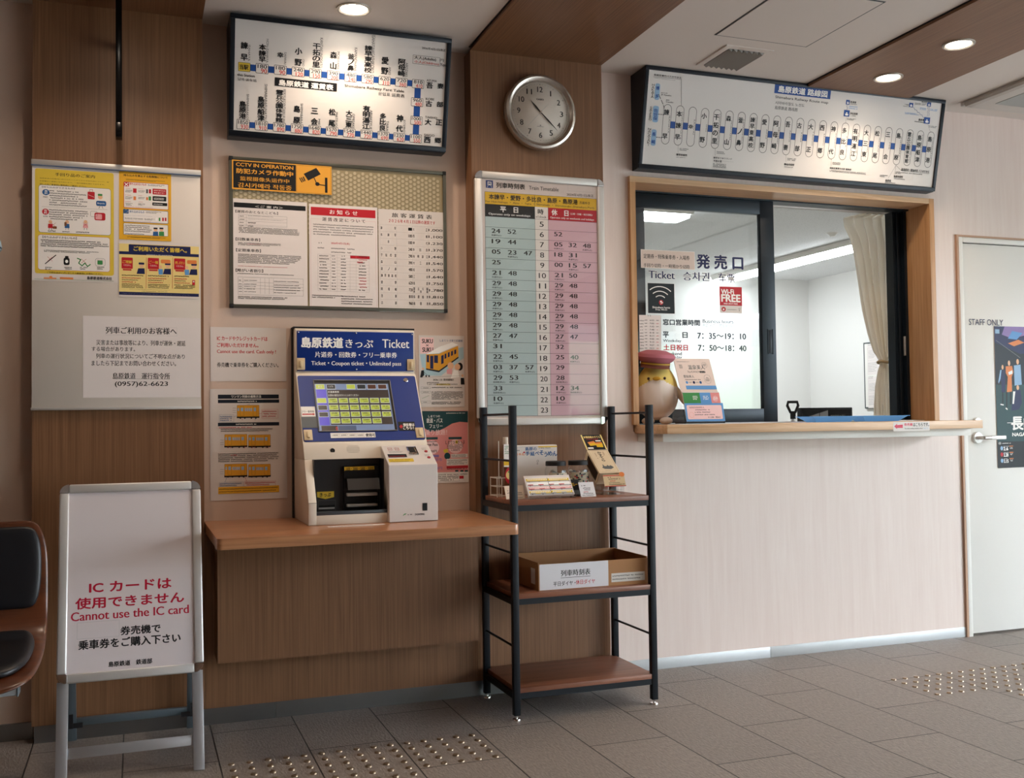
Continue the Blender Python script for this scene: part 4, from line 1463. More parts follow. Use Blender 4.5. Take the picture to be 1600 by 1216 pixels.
["g","K",1368,905,1674,967,1,1],
["o","GD",6,77,748,484,827,15],
["g","K",164,766,402,803,1,0],
["o","GD",6,75,571,482,651,15],
["g","K",162,589,400,627,1,1],
["o","GD",6,70,157,477,239,15],
["g","K",158,176,395,214,1,2],
["g","K",541,770,1943,833,1,1],
["g","K",527,296,1892,644,6,4],
["g","K",522,93,1793,224,2,4],
["l","GN",10,[[115,347],[411,468]]]],[10977, 11810, 1952, 2960]],
'pass': [[["r","PN",0,0,1958,2986],
["p","DG",[[0,2986],[1970,2968],[1964,2494],[1604,2523],[1283,2454],[962,2275],[644,2145],[329,2132],[80,2288],[-4,2592]]],
["t","W","しまてつの",261,2717,758,2813,0,0],
["t","W","鉄道・バス",185,2490,870,2687,0.2,0],
["t","W","フェリー",301,2276,867,2436,0.2,0],
["t","PK2","乗り放題！",129,1986,1054,2214,0.3,0],
["g","W",1034,2864,1898,2909,1,1],
["f","DG",151,1805,653,1905,16],
["f","DG",1117,1798,1691,1894,16],
["e","PK2",74,1195,715,1773],
["e","PK2",1097,1208,1729,1796],
["t","K","Free Pass",148,1537,650,1662,0.5,0],
["g","K",187,1683,626,1752,1,1],
["t","K","500円",289,1270,603,1375,0.3,0],
["t","K","しまてつ　きっぷ",988,1599,1817,1750,0.4,0],
["r","Y",1415,1617,1516,1748,4],
["t","K","大",1421,1623,1509,1735,0.4,0],
["g","K",1050,1403,1782,1590,3,2],
["t","K","1,000円",1238,1309,1589,1390,0.2,0],
["f","PU",224,1074,695,1176,16],
["e","DG",925,970,1188,1251],
["p","Y",[[888,1374],[1079,1418],[1090,1265],[918,1239]]],
["f","TW",1217,1031,1939,1189,10],
["f","TW",1023,724,1954,993,10],
["g","K",1235,1045,1874,1171,3,2],
["g","K",1048,750,1916,962,5,3],
["r","RD",1020,601,1953,688],
["g","K",1038,541,1932,614,1,1],
["t","PU","島原市",379,906,832,1039,0,0],
["t","PU","800円",375,559,828,675,0,0],
["r","TW",612,0,1958,444,2],
["o","K",6,637,61,1573,407,10],
["r","RD",1563,154,1754,276],
["g","K",1609,308,1929,378,1,1],
["g","K",662,81,1541,376,4,1],
["l","K",6,[[635,261],[1575,220]]],
["r","DG",1387,448,1527,519,4],
["r","DG",1611,441,1751,513,4],
["r","DG",1803,436,1944,507,4]],[11092, 8656, 1958, 2986]],
'aboard': [[["t","RM","IC カードは",954,2828,3503,3160,0.75,0],
["t","RM","使用できません",540,2321,3903,2676,0.75,0],
["t","RM","Cannot use the IC card",410,1949,4052,2230,0.3,0],
["t","K","券売機で",1914,1393,3149,1669,0.75,0],
["t","K","乗車券をご購入下さい",646,1026,3776,1319,0.75,0],
["t","K","島原鉄道　鉄道部",1556,414,2881,579,0.75,0],
["o","GL",6,596,1370,1871,1888,4]],None],
'glass': [[["T","NV","発 売 口",3973,7366,6518,8027,1.0,0],
["T","NV","Ticket",1402,6788,2768,7146,0.5,0],
["T","NV","승차권",3220,6747,4632,7162,0.4,0],
["T","NV","车票",5134,6730,6044,7169,0.4,0],
["t","K2","窓口営業時間",2099,4602,4070,4883,1.0,0],
["t","K2","Business hours",4229,4742,5911,4923,0.4,0],
["t","K2","영업 시간　営业时间",4211,4542,5832,4709,0,0],
["t","K2","平",2087,4009,2389,4290,1,0],
["t","K2","日",3130,4013,3390,4273,1,0],
["t","K2","Weekday",2080,3767,3054,3936,0.3,0],
["t","K2","7：35〜19：10",3932,3991,6597,4264,0.6,0],
["t","RD","土日祝日",2106,3410,3390,3686,1,0],
["t","K2","7：50〜18：40",3952,3415,6604,3687,0.6,0],
["t","K2","Weekend",2068,3182,3061,3344,0.3,0],
["t","K2","/Holiday",2275,2999,3070,3164,0.3,0]],None],
'bizlist': [[["t","K","下り",422,2192,611,2273,0.2,0],
["l","GL",4,[[8,2026],[1148,2016]]],
["g","K",27,1963,259,2026,1,0],
["g","K",292,1990,448,2060,1,0],
["t","K","6:52",551,1985,778,2060,0,0],
["g","K",894,1991,1033,2056,1,0],
["l","GL",4,[[5,1881],[1145,1870]]],
["g","K",24,1818,256,1881,1,1],
["g","K",289,1844,446,1915,1,1],
["t","K","7:05",548,1840,775,1915,0,0],
["g","RD",891,1845,1030,1910,1,1],
["l","GL",4,[[2,1736],[1142,1724]]],
["g","K",21,1673,253,1737,1,2],
["g","K",286,1699,443,1770,1,2],
["t","K","7:32",545,1694,772,1769,0,0],
["g","K",888,1699,1027,1764,1,2],
["l","GL",4,[[-1,1591],[1139,1578]]],
["g","K",18,1528,250,1592,1,3],
["g","K",283,1554,440,1625,1,3],
["t","K","7:48",542,1548,769,1624,0,0],
["g","RD",885,1553,1024,1619,1,3],
["l","GL",4,[[-3,1447],[1136,1432]]],
["g","K",16,1383,247,1447,1,4],
["g","K",281,1409,437,1480,1,4],
["t","K","8:18",540,1403,766,1479,0,0],
["g","K",882,1407,1021,1473,1,4],
["l","GL",4,[[-6,1302],[1133,1286]]],
["g","K",13,1238,244,1302,1,5],
["g","K",278,1264,434,1335,1,5],
["t","K","8:31",537,1257,763,1333,0,0],
["g","RD",879,1261,1018,1328,1,5],
["l","GL",4,[[-9,1157],[1130,1140]]],
["g","K",10,1093,241,1158,1,6],
["g","K",275,1119,431,1190,1,6],
["t","K","9:00",534,1112,760,1188,0,0],
["g","K",876,1116,1015,1182,1,6],
["l","GL",4,[[-12,1013],[1127,994]]],
["g","K",7,948,239,1013,1,7],
["g","K",272,973,428,1045,1,7],
["t","K","9:15",531,967,757,1043,0,0],
["g","RD",873,970,1012,1036,1,7],
["l","GL",4,[[-15,868],[1124,849]]],
["g","K",4,803,236,868,1,8],
["g","K",269,828,425,900,1,8],
["t","K","9:57",528,821,755,898,0,0],
["g","K",870,824,1009,891,1,8],
["l","GL",4,[[-17,724],[1121,703]]],
["g","K",1,659,233,724,1,9],
["g","K",266,683,423,755,1,9],
["t","K","10:21",525,676,752,753,0,0],
["g","RD",867,679,1006,745,1,9],
["l","GL",4,[[-20,579],[1118,557]]],
["g","K",-1,514,230,579,1,10],
["g","K",263,538,420,610,1,10],
["t","K","10:50",522,531,749,608,0,0],
["g","K",864,533,1003,600,1,10],
["l","GL",4,[[-23,434],[1115,412]]],
["g","K",-4,369,227,435,1,11],
["g","K",261,394,417,466,1,11],
["t","K","11:29",519,385,746,462,0,0],
["g","RD",861,388,1000,455,1,11],
["l","GL",4,[[-26,290],[1112,266]]],
["g","K",-7,224,224,290,1,12],
["g","K",258,249,414,321,1,12],
["t","K","11:48",516,240,743,317,0,0],
["g","K",859,242,997,309,1,12],
["l","GL",4,[[-29,146],[1109,120]]],
["g","K",-10,80,221,146,1,13],
["g","K",255,104,411,176,1,13],
["t","K","12:29",514,95,740,172,0,0],
["g","RD",856,97,994,164,1,13]],[22054, 13786, 1139, 2263]],
'feetypes': [[["o","W",16,8,8,2853,859,5],
["t","K","定期券・特殊乗車券・入場券",140,449,2583,666,0.2,0],
["t","K","手回り切符・一時預かり切符",131,37,2574,224,0.2,0]],[22200, 18264, 2861, 867]],
'wifi': [[["r","BK",12,12,1412,1423],
["l","W",43,[[128,1110],[249,1185],[383,1238],[527,1269],[676,1275],[825,1257],[968,1215],[1102,1151],[1221,1065]]],
["l","W",43,[[288,941],[372,993],[467,1031],[568,1052],[672,1056],[776,1043],[876,1014],[969,968],[1052,909]]],
["l","W",43,[[440,779],[490,810],[546,833],[606,845],[668,847],[729,840],[788,822],[844,795],[893,760]]],
["e","RD",588,408,816,647],
["e","W",645,521,748,612],
["p","W",[[642,440],[778,548],[807,512]]],
["t","W","Shimabara hanto",239,245,1170,341,0,0],
["t","W","Free Wi-Fi",410,147,1004,226,0,0]],[22516, 16135, 1424, 1435]],
'wififree': [[["r","RD",12,366,1252,1272],
["t","W","Wi-Fi",101,917,801,1147,0.9,0],
["t","W","FREE",113,551,1151,896,1.0,0],
["t","W","FREE SPOT FREE",238,418,1005,489,0.2,0],
["e","RD",99,75,339,298],
["e","W",171,126,261,220],
["g","K",415,144,968,194,1,1],
["l","K2",12,[[1030,209],[1063,240],[1094,249],[1124,242],[1156,213]]],
["l","K2",12,[[1053,176],[1074,195],[1093,200],[1112,196],[1132,178]]],
["e","K2",1067,110,1116,157]],[26374, 16247, 1243, 1282]],
'label': [[["p","RS",[[47,229],[213,349],[211,286],[537,305],[532,149],[207,151],[205,101]]],
["t","RS","券売機",613,231,1089,370,0.6,0],
["t","K","はこちらです。",1126,208,2041,370,0.6,0],
["t","K","The ticket vending machine is here",627,73,1662,155,0.3,0],
["t","LB","여기",1706,75,1974,139,0,0]],[32629, 10477, 2068, 427]],
'staff': [[["t","NV","STAFF ONLY",13,22,2275,335,-0.2,0]],[40095, 15775, 2274, 356]],
'poster': [[],[41742, 8433, 3904, 7329]],
'header': [[["t","W","島原鉄道",240,960,1848,1364,1.0,0],
["t","W","きっぷ",1955,975,3047,1307,0.3,0],
["t","W","Ticket",3425,984,4522,1328,0.1,0],
["t","W","片道券・回数券・フリー乗車券",753,584,4015,803,0.3,0],
["t","W","Ticket・Coupon ticket・Unlimited pass",608,230,4188,436,0.1,0]],None],
'screen': [[["r","BK2",628,417,3636,2727,1],
["r","SB",666,465,3553,2587],
["r","SP",700,709,1082,2324,3],
["r","SK2",1122,722,3518,2306,3],
["r","SL",693,2334,1037,2570,4],
["r","SG",706,2358,1024,2552,5],
["r","SL",1118,2333,1463,2569,4],
["r","SD",1131,2358,1450,2552,5],
["r","SL",1887,2331,2234,2569,4],
["r","SG",1900,2356,2222,2552,5],
["r","SL",2300,2330,2648,2569,4],
["r","SD",2313,2355,2636,2551,5],
["r","SL",2712,2329,3061,2569,4],
["r","SBR",2725,2354,3049,2551,5],
["r","SL",3130,2328,3481,2569,4],
["r","SBR",3143,2354,3469,2551,5],
["r","SL",694,1701,1054,1935,4],
["r","SG",706,1722,1039,1917,5],
["r","SL",699,1378,1058,1611,4],
["r","SD",711,1398,1043,1593,5],
["r","SL",708,1074,1066,1306,4],
["r","SD",721,1095,1051,1289,5],
["r","SL",1123,1697,1480,1932,4],
["r","SG",1136,1715,1467,1915,5],
["t","K2","本諫早",1193,1826,1405,1901,0.3,0],
["t","K2","180円",1270,1736,1449,1793,0.2,0],
["r","SL",1523,1696,1881,1932,4],
["r","SG",1536,1714,1868,1914,5],
["t","K2","幸",1593,1825,1806,1900,0.3,0],
["t","K2","180円",1670,1735,1849,1792,0.2,0],
["r","SL",1925,1695,2284,1931,4],
["r","SG",1938,1712,2271,1914,5],
["t","K2","小野",1996,1825,2210,1899,0.3,0],
["t","K2","240円",2073,1733,2253,1791,0.2,0],
["r","SL",2330,1694,2691,1931,4],
["r","SG",2343,1711,2678,1913,5],
["t","K2","干拓の里",2401,1824,2616,1899,0.3,0],
["t","K2","290円",2478,1732,2659,1790,0.2,0],
["r","SL",2738,1692,3100,1930,4],
["r","SG",2751,1710,3087,1912,5],
["t","K2","森山",2809,1823,3026,1898,0.3,0],
["t","K2","390円",2886,1731,3068,1789,0.2,0],
["r","SL",3149,1691,3512,1930,4],
["r","SG",3162,1709,3499,1912,5],
["t","K2","釜ノ鼻",3221,1822,3438,1897,0.3,0],
["t","K2","480円",3297,1730,3480,1788,0.2,0],
["r","SL",1125,1387,1480,1621,4],
["r","SG",1138,1404,1467,1604,5],
["t","K2","諫早東高校",1195,1515,1406,1589,0.3,0],
["t","K2","580円",1271,1425,1449,1482,0.2,0],
["r","SL",1523,1385,1879,1619,4],
["r","SG",1536,1402,1866,1602,5],
["t","K2","愛野",1593,1513,1805,1588,0.3,0],
["t","K2","620円",1669,1423,1848,1480,0.2,0],
["r","SL",1924,1382,2281,1618,4],
["r","SG",1937,1400,2268,1600,5],
["t","K2","阿母崎",1994,1511,2207,1586,0.3,0],
["t","K2","720円",2070,1421,2250,1478,0.2,0],
["r","SL",2327,1380,2686,1616,4],
["r","SG",2340,1397,2673,1599,5],
["t","K2","吾妻",2398,1509,2612,1584,0.3,0],
["t","K2","810円",2474,1418,2655,1476,0.2,0],
["r","SL",2733,1378,3093,1615,4],
["r","SG",2746,1395,3080,1597,5],
["t","K2","古部",2804,1507,3020,1583,0.3,0],
["t","K2","960円",2881,1416,3062,1474,0.2,0],
["r","SL",3142,1375,3504,1613,4],
["r","SG",3155,1393,3491,1595,5],
["t","K2","大正",3214,1505,3430,1581,0.3,0],
["t","K2","1000円",3290,1414,3472,1472,0.2,0],
["r","SL",1133,1079,1486,1312,4],
["r","SG",1145,1096,1473,1295,5],
["t","K2","西郷",1202,1206,1412,1280,0.3,0],
["t","K2","1100円",1278,1117,1455,1174,0.2,0],
["r","SL",1529,1076,1884,1309,4],
["r","SG",1542,1093,1871,1292,5],
["t","K2","神代",1599,1203,1810,1278,0.3,0],
["t","K2","1230円",1675,1114,1853,1171,0.2,0],
["r","SL",1928,1072,2284,1307,4],
["r","SG",1941,1090,2271,1289,5],
["t","K2","多比良",1998,1200,2210,1275,0.3,0],
["t","K2","1370円",2074,1110,2253,1168,0.2,0],
["r","SL",2330,1069,2687,1304,4],
["r","SG",2343,1086,2674,1287,5],
["t","K2","有明湯江",2400,1197,2613,1272,0.3,0],
["t","K2","1440円",2476,1107,2656,1164,0.2,0],
["r","SL",2734,1065,3093,1301,4],
["r","SG",2747,1083,3080,1284,5],
["t","K2","大三東",2805,1194,3019,1269,0.3,0],
["t","K2","1540円",2881,1104,3062,1161,0.2,0],
["r","SL",3142,1062,3502,1299,4],
["r","SG",3155,1079,3489,1281,5],
["t","K2","松尾",3213,1191,3428,1267,0.3,0],
["t","K2","1570円",3289,1100,3470,1158,0.2,0],
["r","SL",1135,780,1487,1012,4],
["r","SG",1147,798,1474,995,5],
["t","K2","三会",1204,907,1413,981,0.3,0],
["t","K2","1640円",1280,818,1456,875,0.2,0],
["r","SL",1530,776,1883,1009,4],
["r","SG",1542,793,1870,992,5],
["t","K2","島原",1599,903,1809,977,0.3,0],
["t","K2","1750円",1675,814,1852,871,0.2,0],
["r","SL",1927,772,2282,1005,4],
["r","SG",1940,789,2269,988,5],
["t","K2","霊丘公園",1997,899,2208,973,0.3,0],
["t","K2","1780円",2073,810,2251,867,0.2,0],
["r","SL",2327,767,2683,1001,4],
["r","SG",2340,784,2670,984,5],
["t","K2","島原船津",2397,895,2610,970,0.3,0],
["t","K2","1810円",2473,805,2652,863,0.2,0],
["r","SL",2730,763,3087,998,4],
["r","SG",2743,780,3075,980,5],
["t","K2","島原港",2801,891,3014,966,0.3,0],
["t","K2","1850円",2876,801,3057,858,0.2,0],
["t","SW","片道乗車券",1146,2164,1578,2253,0.3,0],
["t","SW","お求めの駅名のボタンにふれてください",1146,2003,2322,2106,0,0],
["t","SW","おとな",790,2411,942,2506,0,0],
["t","SW","こども",1185,2428,1369,2506,0,0],
["r","SK2",750,463,1359,681,4],
["r","SBL",1381,457,2067,678,4],
["t","RS2","0",1290,476,1360,639,0,0],
["t","K","お得な",74,1403,258,1483,0,0],
["r","TW",47,1100,581,1548,2],
["r","GD",29,606,643,1098,2],
["t","K","フリー乗車券",72,1270,537,1378,0.5,0],
["r","RD",80,1181,490,1233,4],
["p","RD",[[489,1261],[555,1204],[479,1148]]],
["r","BK",3719,418,4374,820,2],
["p","RD",[[3744,605],[3843,713],[3834,651],[3884,651],[3871,556],[3821,556],[3813,495]]],
["t","W","領収書は",3905,619,4349,746,0.6,0],
["t","W","こちら！",3887,477,4299,612,0.6,0],
["r","TW",1054,144,2759,367,2],
["o","GD",5,1083,195,1370,339,5],
["t","K","10000",1127,233,1334,301,0,0],
["o","GD",5,1400,189,1688,333,5],
["t","K","5000",1444,226,1652,295,0,0],
["o","GD",5,1719,182,2008,327,5],
["t","K","2000",1763,220,1972,289,0,0],
["o","GD",5,2039,176,2329,321,5],
["t","K","1000",2083,213,2293,283,0,0],
["t","K","使用可",2391,176,2743,323,1,0]],None],
'coin': [[["o","RD",12,218,1052,365,1275,40],
["l","K",10,[[247,1217],[335,1101]]],
["l","RD",10,[[223,1106],[359,1212]]],
["o","RD",12,488,1040,634,1263,40],
["l","K",10,[[516,1206],[604,1090]]],
["l","RD",10,[[492,1094],[629,1201]]],
["g","GL",201,859,772,1020,2,1],
["p","K",[[112,787],[833,769],[820,534],[111,537]]],
["g","RD",150,560,765,683,1,1],
["p","Y",[[78,438],[1018,430],[1012,198],[66,192]]],
["g","K",123,194,923,405,2,2],
["g","GL",1512,1048,1718,1219,2,1],
["g","GL",1513,577,1725,714,2,1]],None],
'coinfront': [[["p","GN",[[504,234],[556,301],[652,327],[623,282],[576,269]]],
["g","K",663,241,950,304,1,3],
["t","K","ENGINEERING",974,232,1334,302,0.9,0],
["r","BK",1259,395,1445,674]],None],
'recess': [[["p","Y",[[108,792],[746,797],[745,581],[430,515],[118,597]]],
["t","K","きっぷ",213,601,627,749,0.7,0],
["r","BK2",171,181,769,291],
["r","GL",170,142,761,205,4],
["o","GD",8,164,62,795,466,5]],None],
'bill': [[["r","Y2",1107,1547,2233,1696],
["t","K","1000・2000・5000・10000",1158,1563,2213,1675,0.4,0],
["r","LED",1600,1438,1632,1490],
["r","LED",1648,1436,1680,1488],
["r","LED",1696,1435,1727,1487],
["r","LED",1744,1434,1775,1486],
["r","LED",1792,1432,1823,1484],
["r","BK2",1117,814,2267,1567,1],
["r","BK2",1129,261,2241,599,2]],None],
}
# ------------------------------------------------------------------ hand-set small prints (tenths of a millimetre)
DIAL = [['t', 'K', str(h), int(10*(97*math.sin(rad(30*h))-(7 if h < 10 else 12))), int(10*(97*math.cos(rad(30*h))-11)), int(10*(97*math.sin(rad(30*h))+(7 if h < 10 else 12))), int(10*(97*math.cos(rad(30*h))+12)), .2, 0] for h in range(1, 13)]
DIAL += [['e', 'K', int(10*(119*math.sin(rad(6*i)))-r), int(10*(119*math.cos(rad(6*i)))-r), int(10*(119*math.sin(rad(6*i)))+r), int(10*(119*math.cos(rad(6*i)))+r)] for i in range(60) for r in [16 if i % 5 == 0 else 8]]
DIAL += [['t', 'K', 'CASIO', -165, 520, 165, 585, .9, 0], ['g', 'K', -150, -620, 150, -585, 1, 1], ['e', 'GD', -30, -575, 30, -530], ['o', 'GL', 6, -1230, -1230, 1230, 1230, 1230]]
SOMEN = [['r', 'B3', 0, 1180, 1860, 1186], ['r', 'Y2', 1030, 1150, 1860, 1200], ['g', 'K', 1040, 1095, 1840, 1145, 1, 3], ['t', 'B3', '島原の', 470, 1030, 960, 1170, .6, 0],
  ['t', 'B3', '手', 470, 840, 660, 1000, .9, 0], ['t', 'B3', '延', 680, 820, 870, 985, .9, 0], ['t', 'B3', 'べ', 890, 850, 1060, 985, .9, 0], ['t', 'B3', 'そ', 1080, 845, 1260, 1025, .9, 0], ['t', 'B3', 'う', 1290, 770, 1420, 960, .9, 0], ['t', 'B3', 'め', 1440, 810, 1640, 990, .9, 0], ['t', 'B3', 'ん', 1660, 790, 1850, 985, .9, 0],
  ['t', 'OR', 'ちゃん', 40, 840, 430, 960, .9, 0], ['e', 'RD', 380, 930, 450, 1000], ['g', 'K', 60, 1010, 250, 1080, 1, 4], ['o', 'K', 10, 960, 560, 1040, 640, 40], ['o', 'K', 10, 960, 470, 1010, 520, 25]]
def train(y, c, band): return [['r', 'GL', 60, y, 1840, y+100], ['r', c, 60, y+60, 1840, y+175], ['r', 'TW', 60, y+175, 1840, y+205]]+[['r', 'W', 120+i*70, y+105, 165+i*70, y+150, 3] for i in range(24) if i != 12]+[['r', band, 80+i*430, y+60, 300+i*430, y+95, 3] for i in range(4)]+[['r', 'K', 940, y+40, 960, y+200, 4]]+[['e', 'K', 140+i*420, y+5, 190+i*420, y+45] for i in range(5)]
CARDS = train(600, 'Y', 'Y2')+train(410, 'W', 'RD')+train(215, 'PK', 'RD')+train(20, 'Y', 'GL')
PRICE = [['g', 'K', 60, 420, 380, 520, 1, 3], ['g', 'K', 150, 330, 480, 400, 1, 5], ['g', 'K', 180, 260, 470, 320, 1, 6], ['g', 'RD', 140, 170, 430, 235, 1, 2], ['g', 'K', 80, 110, 560, 165, 1, 8], ['g', 'K', 60, 30, 580, 95, 2, 9]]
PRICE2 = [['g', 'K', 60, 300, 700, 400, 1, 3], ['g', 'K', 80, 220, 720, 280, 1, 5], ['g', 'K', 300, 150, 700, 200, 1, 6], ['g', 'RD', 250, 80, 560, 140, 1, 2], ['g', 'K', 250, 30, 700, 70, 1, 8]]
CAST = [['o', 'BR', 8, 60, 60, 870, 1430, 60], ['v', 'K', 'かすてら', 400, 720, 560, 1380, .8], ['g', 'BR', 620, 1100, 700, 1360, 4, 3], ['g', 'BR', 260, 900, 330, 1300, 5, 4],
  ['p', 'GD', [[250, 330], [330, 250], [600, 230], [760, 320], [720, 420], [640, 480], [600, 420], [520, 500], [480, 420], [380, 430], [340, 560], [300, 400]]], ['g', 'K', 300, 120, 640, 150, 1, 2]]
CASTTOP = [['r', 'BK', 0, 0, 930, 860], ['t', 'YL', '本場長崎かすてら', 90, 660, 840, 790, .8, 0], ['t', 'RD', 'しっとり ふんわり', 200, 570, 700, 640, .8, 0], ['f', 'W', 560, 470, 800, 540, 10],
  ['p', 'OR', [[170, 430], [480, 500], [520, 410], [200, 350]]], ['p', 'Y2', [[200, 350], [520, 410], [520, 250], [240, 220]]], ['p', 'OR', [[480, 400], [800, 430], [820, 340], [500, 320]]], ['p', 'Y2', [[500, 320], [820, 340], [800, 130], [520, 140]]], ['f', 'W', 90, 50, 340, 130, 10], ['r', 'YL', 0, 0, 60, 860, 3], ['r', 'YL', 870, 0, 930, 860, 3]]
CASTCARD = [['r', 'RD', 0, 440, 930, 475], ['r', 'RD', 0, 0, 930, 30], ['g', 'K', 160, 350, 400, 420, 1, 3], ['g', 'K', 220, 280, 820, 345, 1, 4], ['g', 'RD', 260, 190, 620, 260, 1, 2], ['g', 'K', 200, 130, 780, 175, 1, 7], ['g', 'K', 160, 55, 900, 110, 1, 8]]
CARTON = [['t', 'K', '列車時刻表', 880, 480, 2110, 720, .4, 0], ['l', 'K2', 16, [[870, 425], [2110, 425]]], ['t', 'K', '平日ダイヤ・', 560, 120, 1480, 300, .2, 0], ['t', 'RD', '休日ダイヤ', 1500, 130, 2300, 310, .2, 0]]
FLYER = [['g', 'GD', 130, 2870, 800, 2920, 1, 1], ['t', 'GD', '温泉美人', 650, 2500, 1500, 2730, .3, 0], ['t', 'K', 'フェイスマスク', 560, 2330, 1140, 2440, .7, 0], ['r', 'K', 1180, 2330, 1470, 2430], ['t', 'W', 'シリーズ', 1210, 2350, 1440, 2410, .5, 0], ['o', 'GD', 8, 1380, 2580, 1640, 2870, 130], ['g', 'GD', 1430, 2660, 1600, 2800, 3, 3], ['g', 'GD', 200, 2550, 380, 2760, 4, 5],
  ['t', 'GD', '雲仙美人', 300, 2080, 840, 2220, .2, 0], ['g', 'K', 340, 1960, 1150, 2020, 1, 6], ['e', 'LB2', 340, 1780, 460, 1920], ['e', 'NV', 700, 1780, 820, 1920], ['e', 'B3', 1040, 1780, 1160, 1920], ['g', 'K', 490, 1820, 660, 1880, 2, 2], ['g', 'K', 850, 1820, 1000, 1880, 2, 2], ['o', 'GD', 8, 1340, 1800, 1660, 2230, 150], ['g', 'GD', 1390, 1900, 1610, 2120, 3, 5], ['r', 'LB2', 300, 1500, 1860, 1690]]
MASKS = [['r', 'GN', 0, 0, 980, 1340], ['r', 'LB2', 850, 0, 1450, 1340, 2], ['r', 'PN', 1400, 0, 1860, 1340, 3], ['r', 'GD', 0, 400, 1000, 800, 3], ['e', 'GN', 420, 850, 640, 1150], ['e', 'LB', 950, 560, 1170, 800], ['e', 'PK', 1480, 900, 1760, 1200], ['g', 'W', 480, 1000, 720, 1200, 3, 3], ['g', 'W', 1000, 1000, 1300, 1200, 3, 4], ['g', 'W', 1500, 980, 1740, 1140, 3, 5]]
PINK = [['r', 'LB2', 0, 0, 1950, 830], ['f', 'PK2', 90, 100, 1850, 740, 60], ['g', 'K', 220, 600, 1000, 690, 1, 1], ['l', 'RD', 8, [[230, 590], [1000, 600]]], ['g', 'K', 500, 480, 1600, 570, 1, 2], ['g', 'K', 430, 370, 1650, 460, 1, 3], ['g', 'K', 450, 260, 1700, 350, 1, 4], ['t', 'K', '￥1,200（税込）', 1100, 140, 1720, 230, .2, 0], ['o', 'OR', 8, 180, 180, 400, 420, 100]]
DOORPOSTER = [['r', 'DG', 0, 0, 3904, 7329], ['p', 'NV', [[0, 5600], [0, 7329], [3904, 7329], [3904, 5200]]], ['p', 'PU', [[500, 6900], [1200, 6700], [2600, 7000], [2400, 7329], [700, 7329]]], ['p', 'LB2', [[900, 6700], [1500, 6650], [1900, 7000], [1200, 7100]]], ['p', 'OR', [[900, 6450], [1300, 6300], [2000, 6500], [1600, 6650]]],
  ['p', 'K2', [[0, 4300], [0, 6500], [1700, 5900], [3904, 6100], [3904, 4300]]], ['l', 'GL', 12, [[100, 6600], [1700, 5700]]], ['p', 'DG', [[0, 1300], [0, 3700], [3904, 3800], [3904, 1300]]], ['r', 'BK', 0, 0, 3904, 1350, 4], ['f', 'LB', 60, 6950, 350, 7170, 10],
  ['e', 'SK', 420, 5080, 560, 5330], ['p', 'NV', [[330, 5050], [640, 5080], [650, 4500], [620, 3900], [380, 3900], [380, 4500], [200, 4400]]], ['p', 'LB', [[330, 5050], [420, 5080], [330, 4600], [210, 4350], [180, 4450]]], ['l', 'BK', 70, [[450, 3900], [440, 3350]]], ['l', 'W', 60, [[300, 3280], [480, 3250]]],
  ['e', 'SK', 850, 5280, 1010, 5560], ['p', 'OR', [[700, 5250], [1130, 5280], [1200, 4950], [1080, 4700], [1080, 3950], [730, 3900], [820, 4700], [700, 4900]]], ['p', 'W', [[860, 4950], [1130, 5050], [1150, 4870], [900, 4800]]], ['l', 'BK', 80, [[720, 3900], [690, 3150]]], ['l', 'BK', 80, [[980, 3900], [960, 3300]]], ['l', 'W', 70, [[640, 3080], [720, 3020]]],
  ['e', 'SK', 1420, 5350, 1600, 5640], ['p', 'LB', [[1250, 5300], [1700, 5350], [1750, 4300], [1260, 4250]]], ['e', 'SK', 1380, 4020, 1560, 4280], ['p', 'NV', [[1200, 4000], [1650, 4020], [1720, 3350], [1500, 3000], [1000, 2950], [1080, 3500]]], ['p', 'W', [[1150, 3950], [1300, 3950], [1180, 3300], [1080, 3300]]],
  ['t', 'W', '長崎', 980, 1950, 2600, 2650, 1, 0], ['l', 'W', 25, [[700, 2320], [1100, 2320]]], ['t', 'W', 'NAGASAKI', 1020, 1620, 2500, 1800, 1, 0]]
for i, d in enumerate(('2.6', '2.28', '3.15')): DOORPOSTER += [['e', 'LB' if i != 1 else 'RD', 190, 900-i*320, 370, 1120-i*320], ['t', 'W', d, 400, 900-i*320, 700, 1070-i*320, 1, 0], ['g', 'W', 400, 1090-i*320, 760, 1130-i*320, 1, i], ['g', 'W', 820, 960-i*320, 1030, 1060-i*320, 2, i], ['r', 'OR', 780, 1090-i*320, 1040, 1130-i*320, 5]]
DOORPOSTER += [['e', 'GL', 60, 1200, 260, 1340], ['g', 'W', 320, 1230, 1000, 1300, 1, 4]]
OFFNOTE = [['g', 'K', 100, 3000, 900, 3300, 2, 1], ['o', 'GL', 10, 100, 1500, 1500, 2800, 20], ['g', 'GD', 200, 1700, 1400, 2600, 6, 2], ['g', 'GD', 100, 300, 1500, 1300, 6, 3]]
BLACKCARD = [['t', 'Y2', 'カレー', 90, 420, 340, 560, .6, 0], ['f', 'GD', 60, 90, 380, 260, 10]]
BOTTLE = [['r', 'TW', 0, 0, 300, 900], ['g', 'GN', 40, 500, 260, 850, 5, 1], ['r', 'Y2', 0, 60, 300, 220, 2]]
MONITOR = [['p', 'GL', [[700, 1900], [2900, 2300], [2900, 1500], [900, 1100], [500, 1500]]], ['p', 'GD', [[300, 400], [300, 1900], [900, 1100], [900, 300]]], ['r', 'K', 1900, 900, 1960, 2200, 4], ['r', 'B', 4300, 1500, 4800, 1700, 4], ['g', 'B', 3900, 1450, 5100, 1700, 1, 2], ['g', 'GL', 3200, 1900, 5000, 2000, 1, 1]]
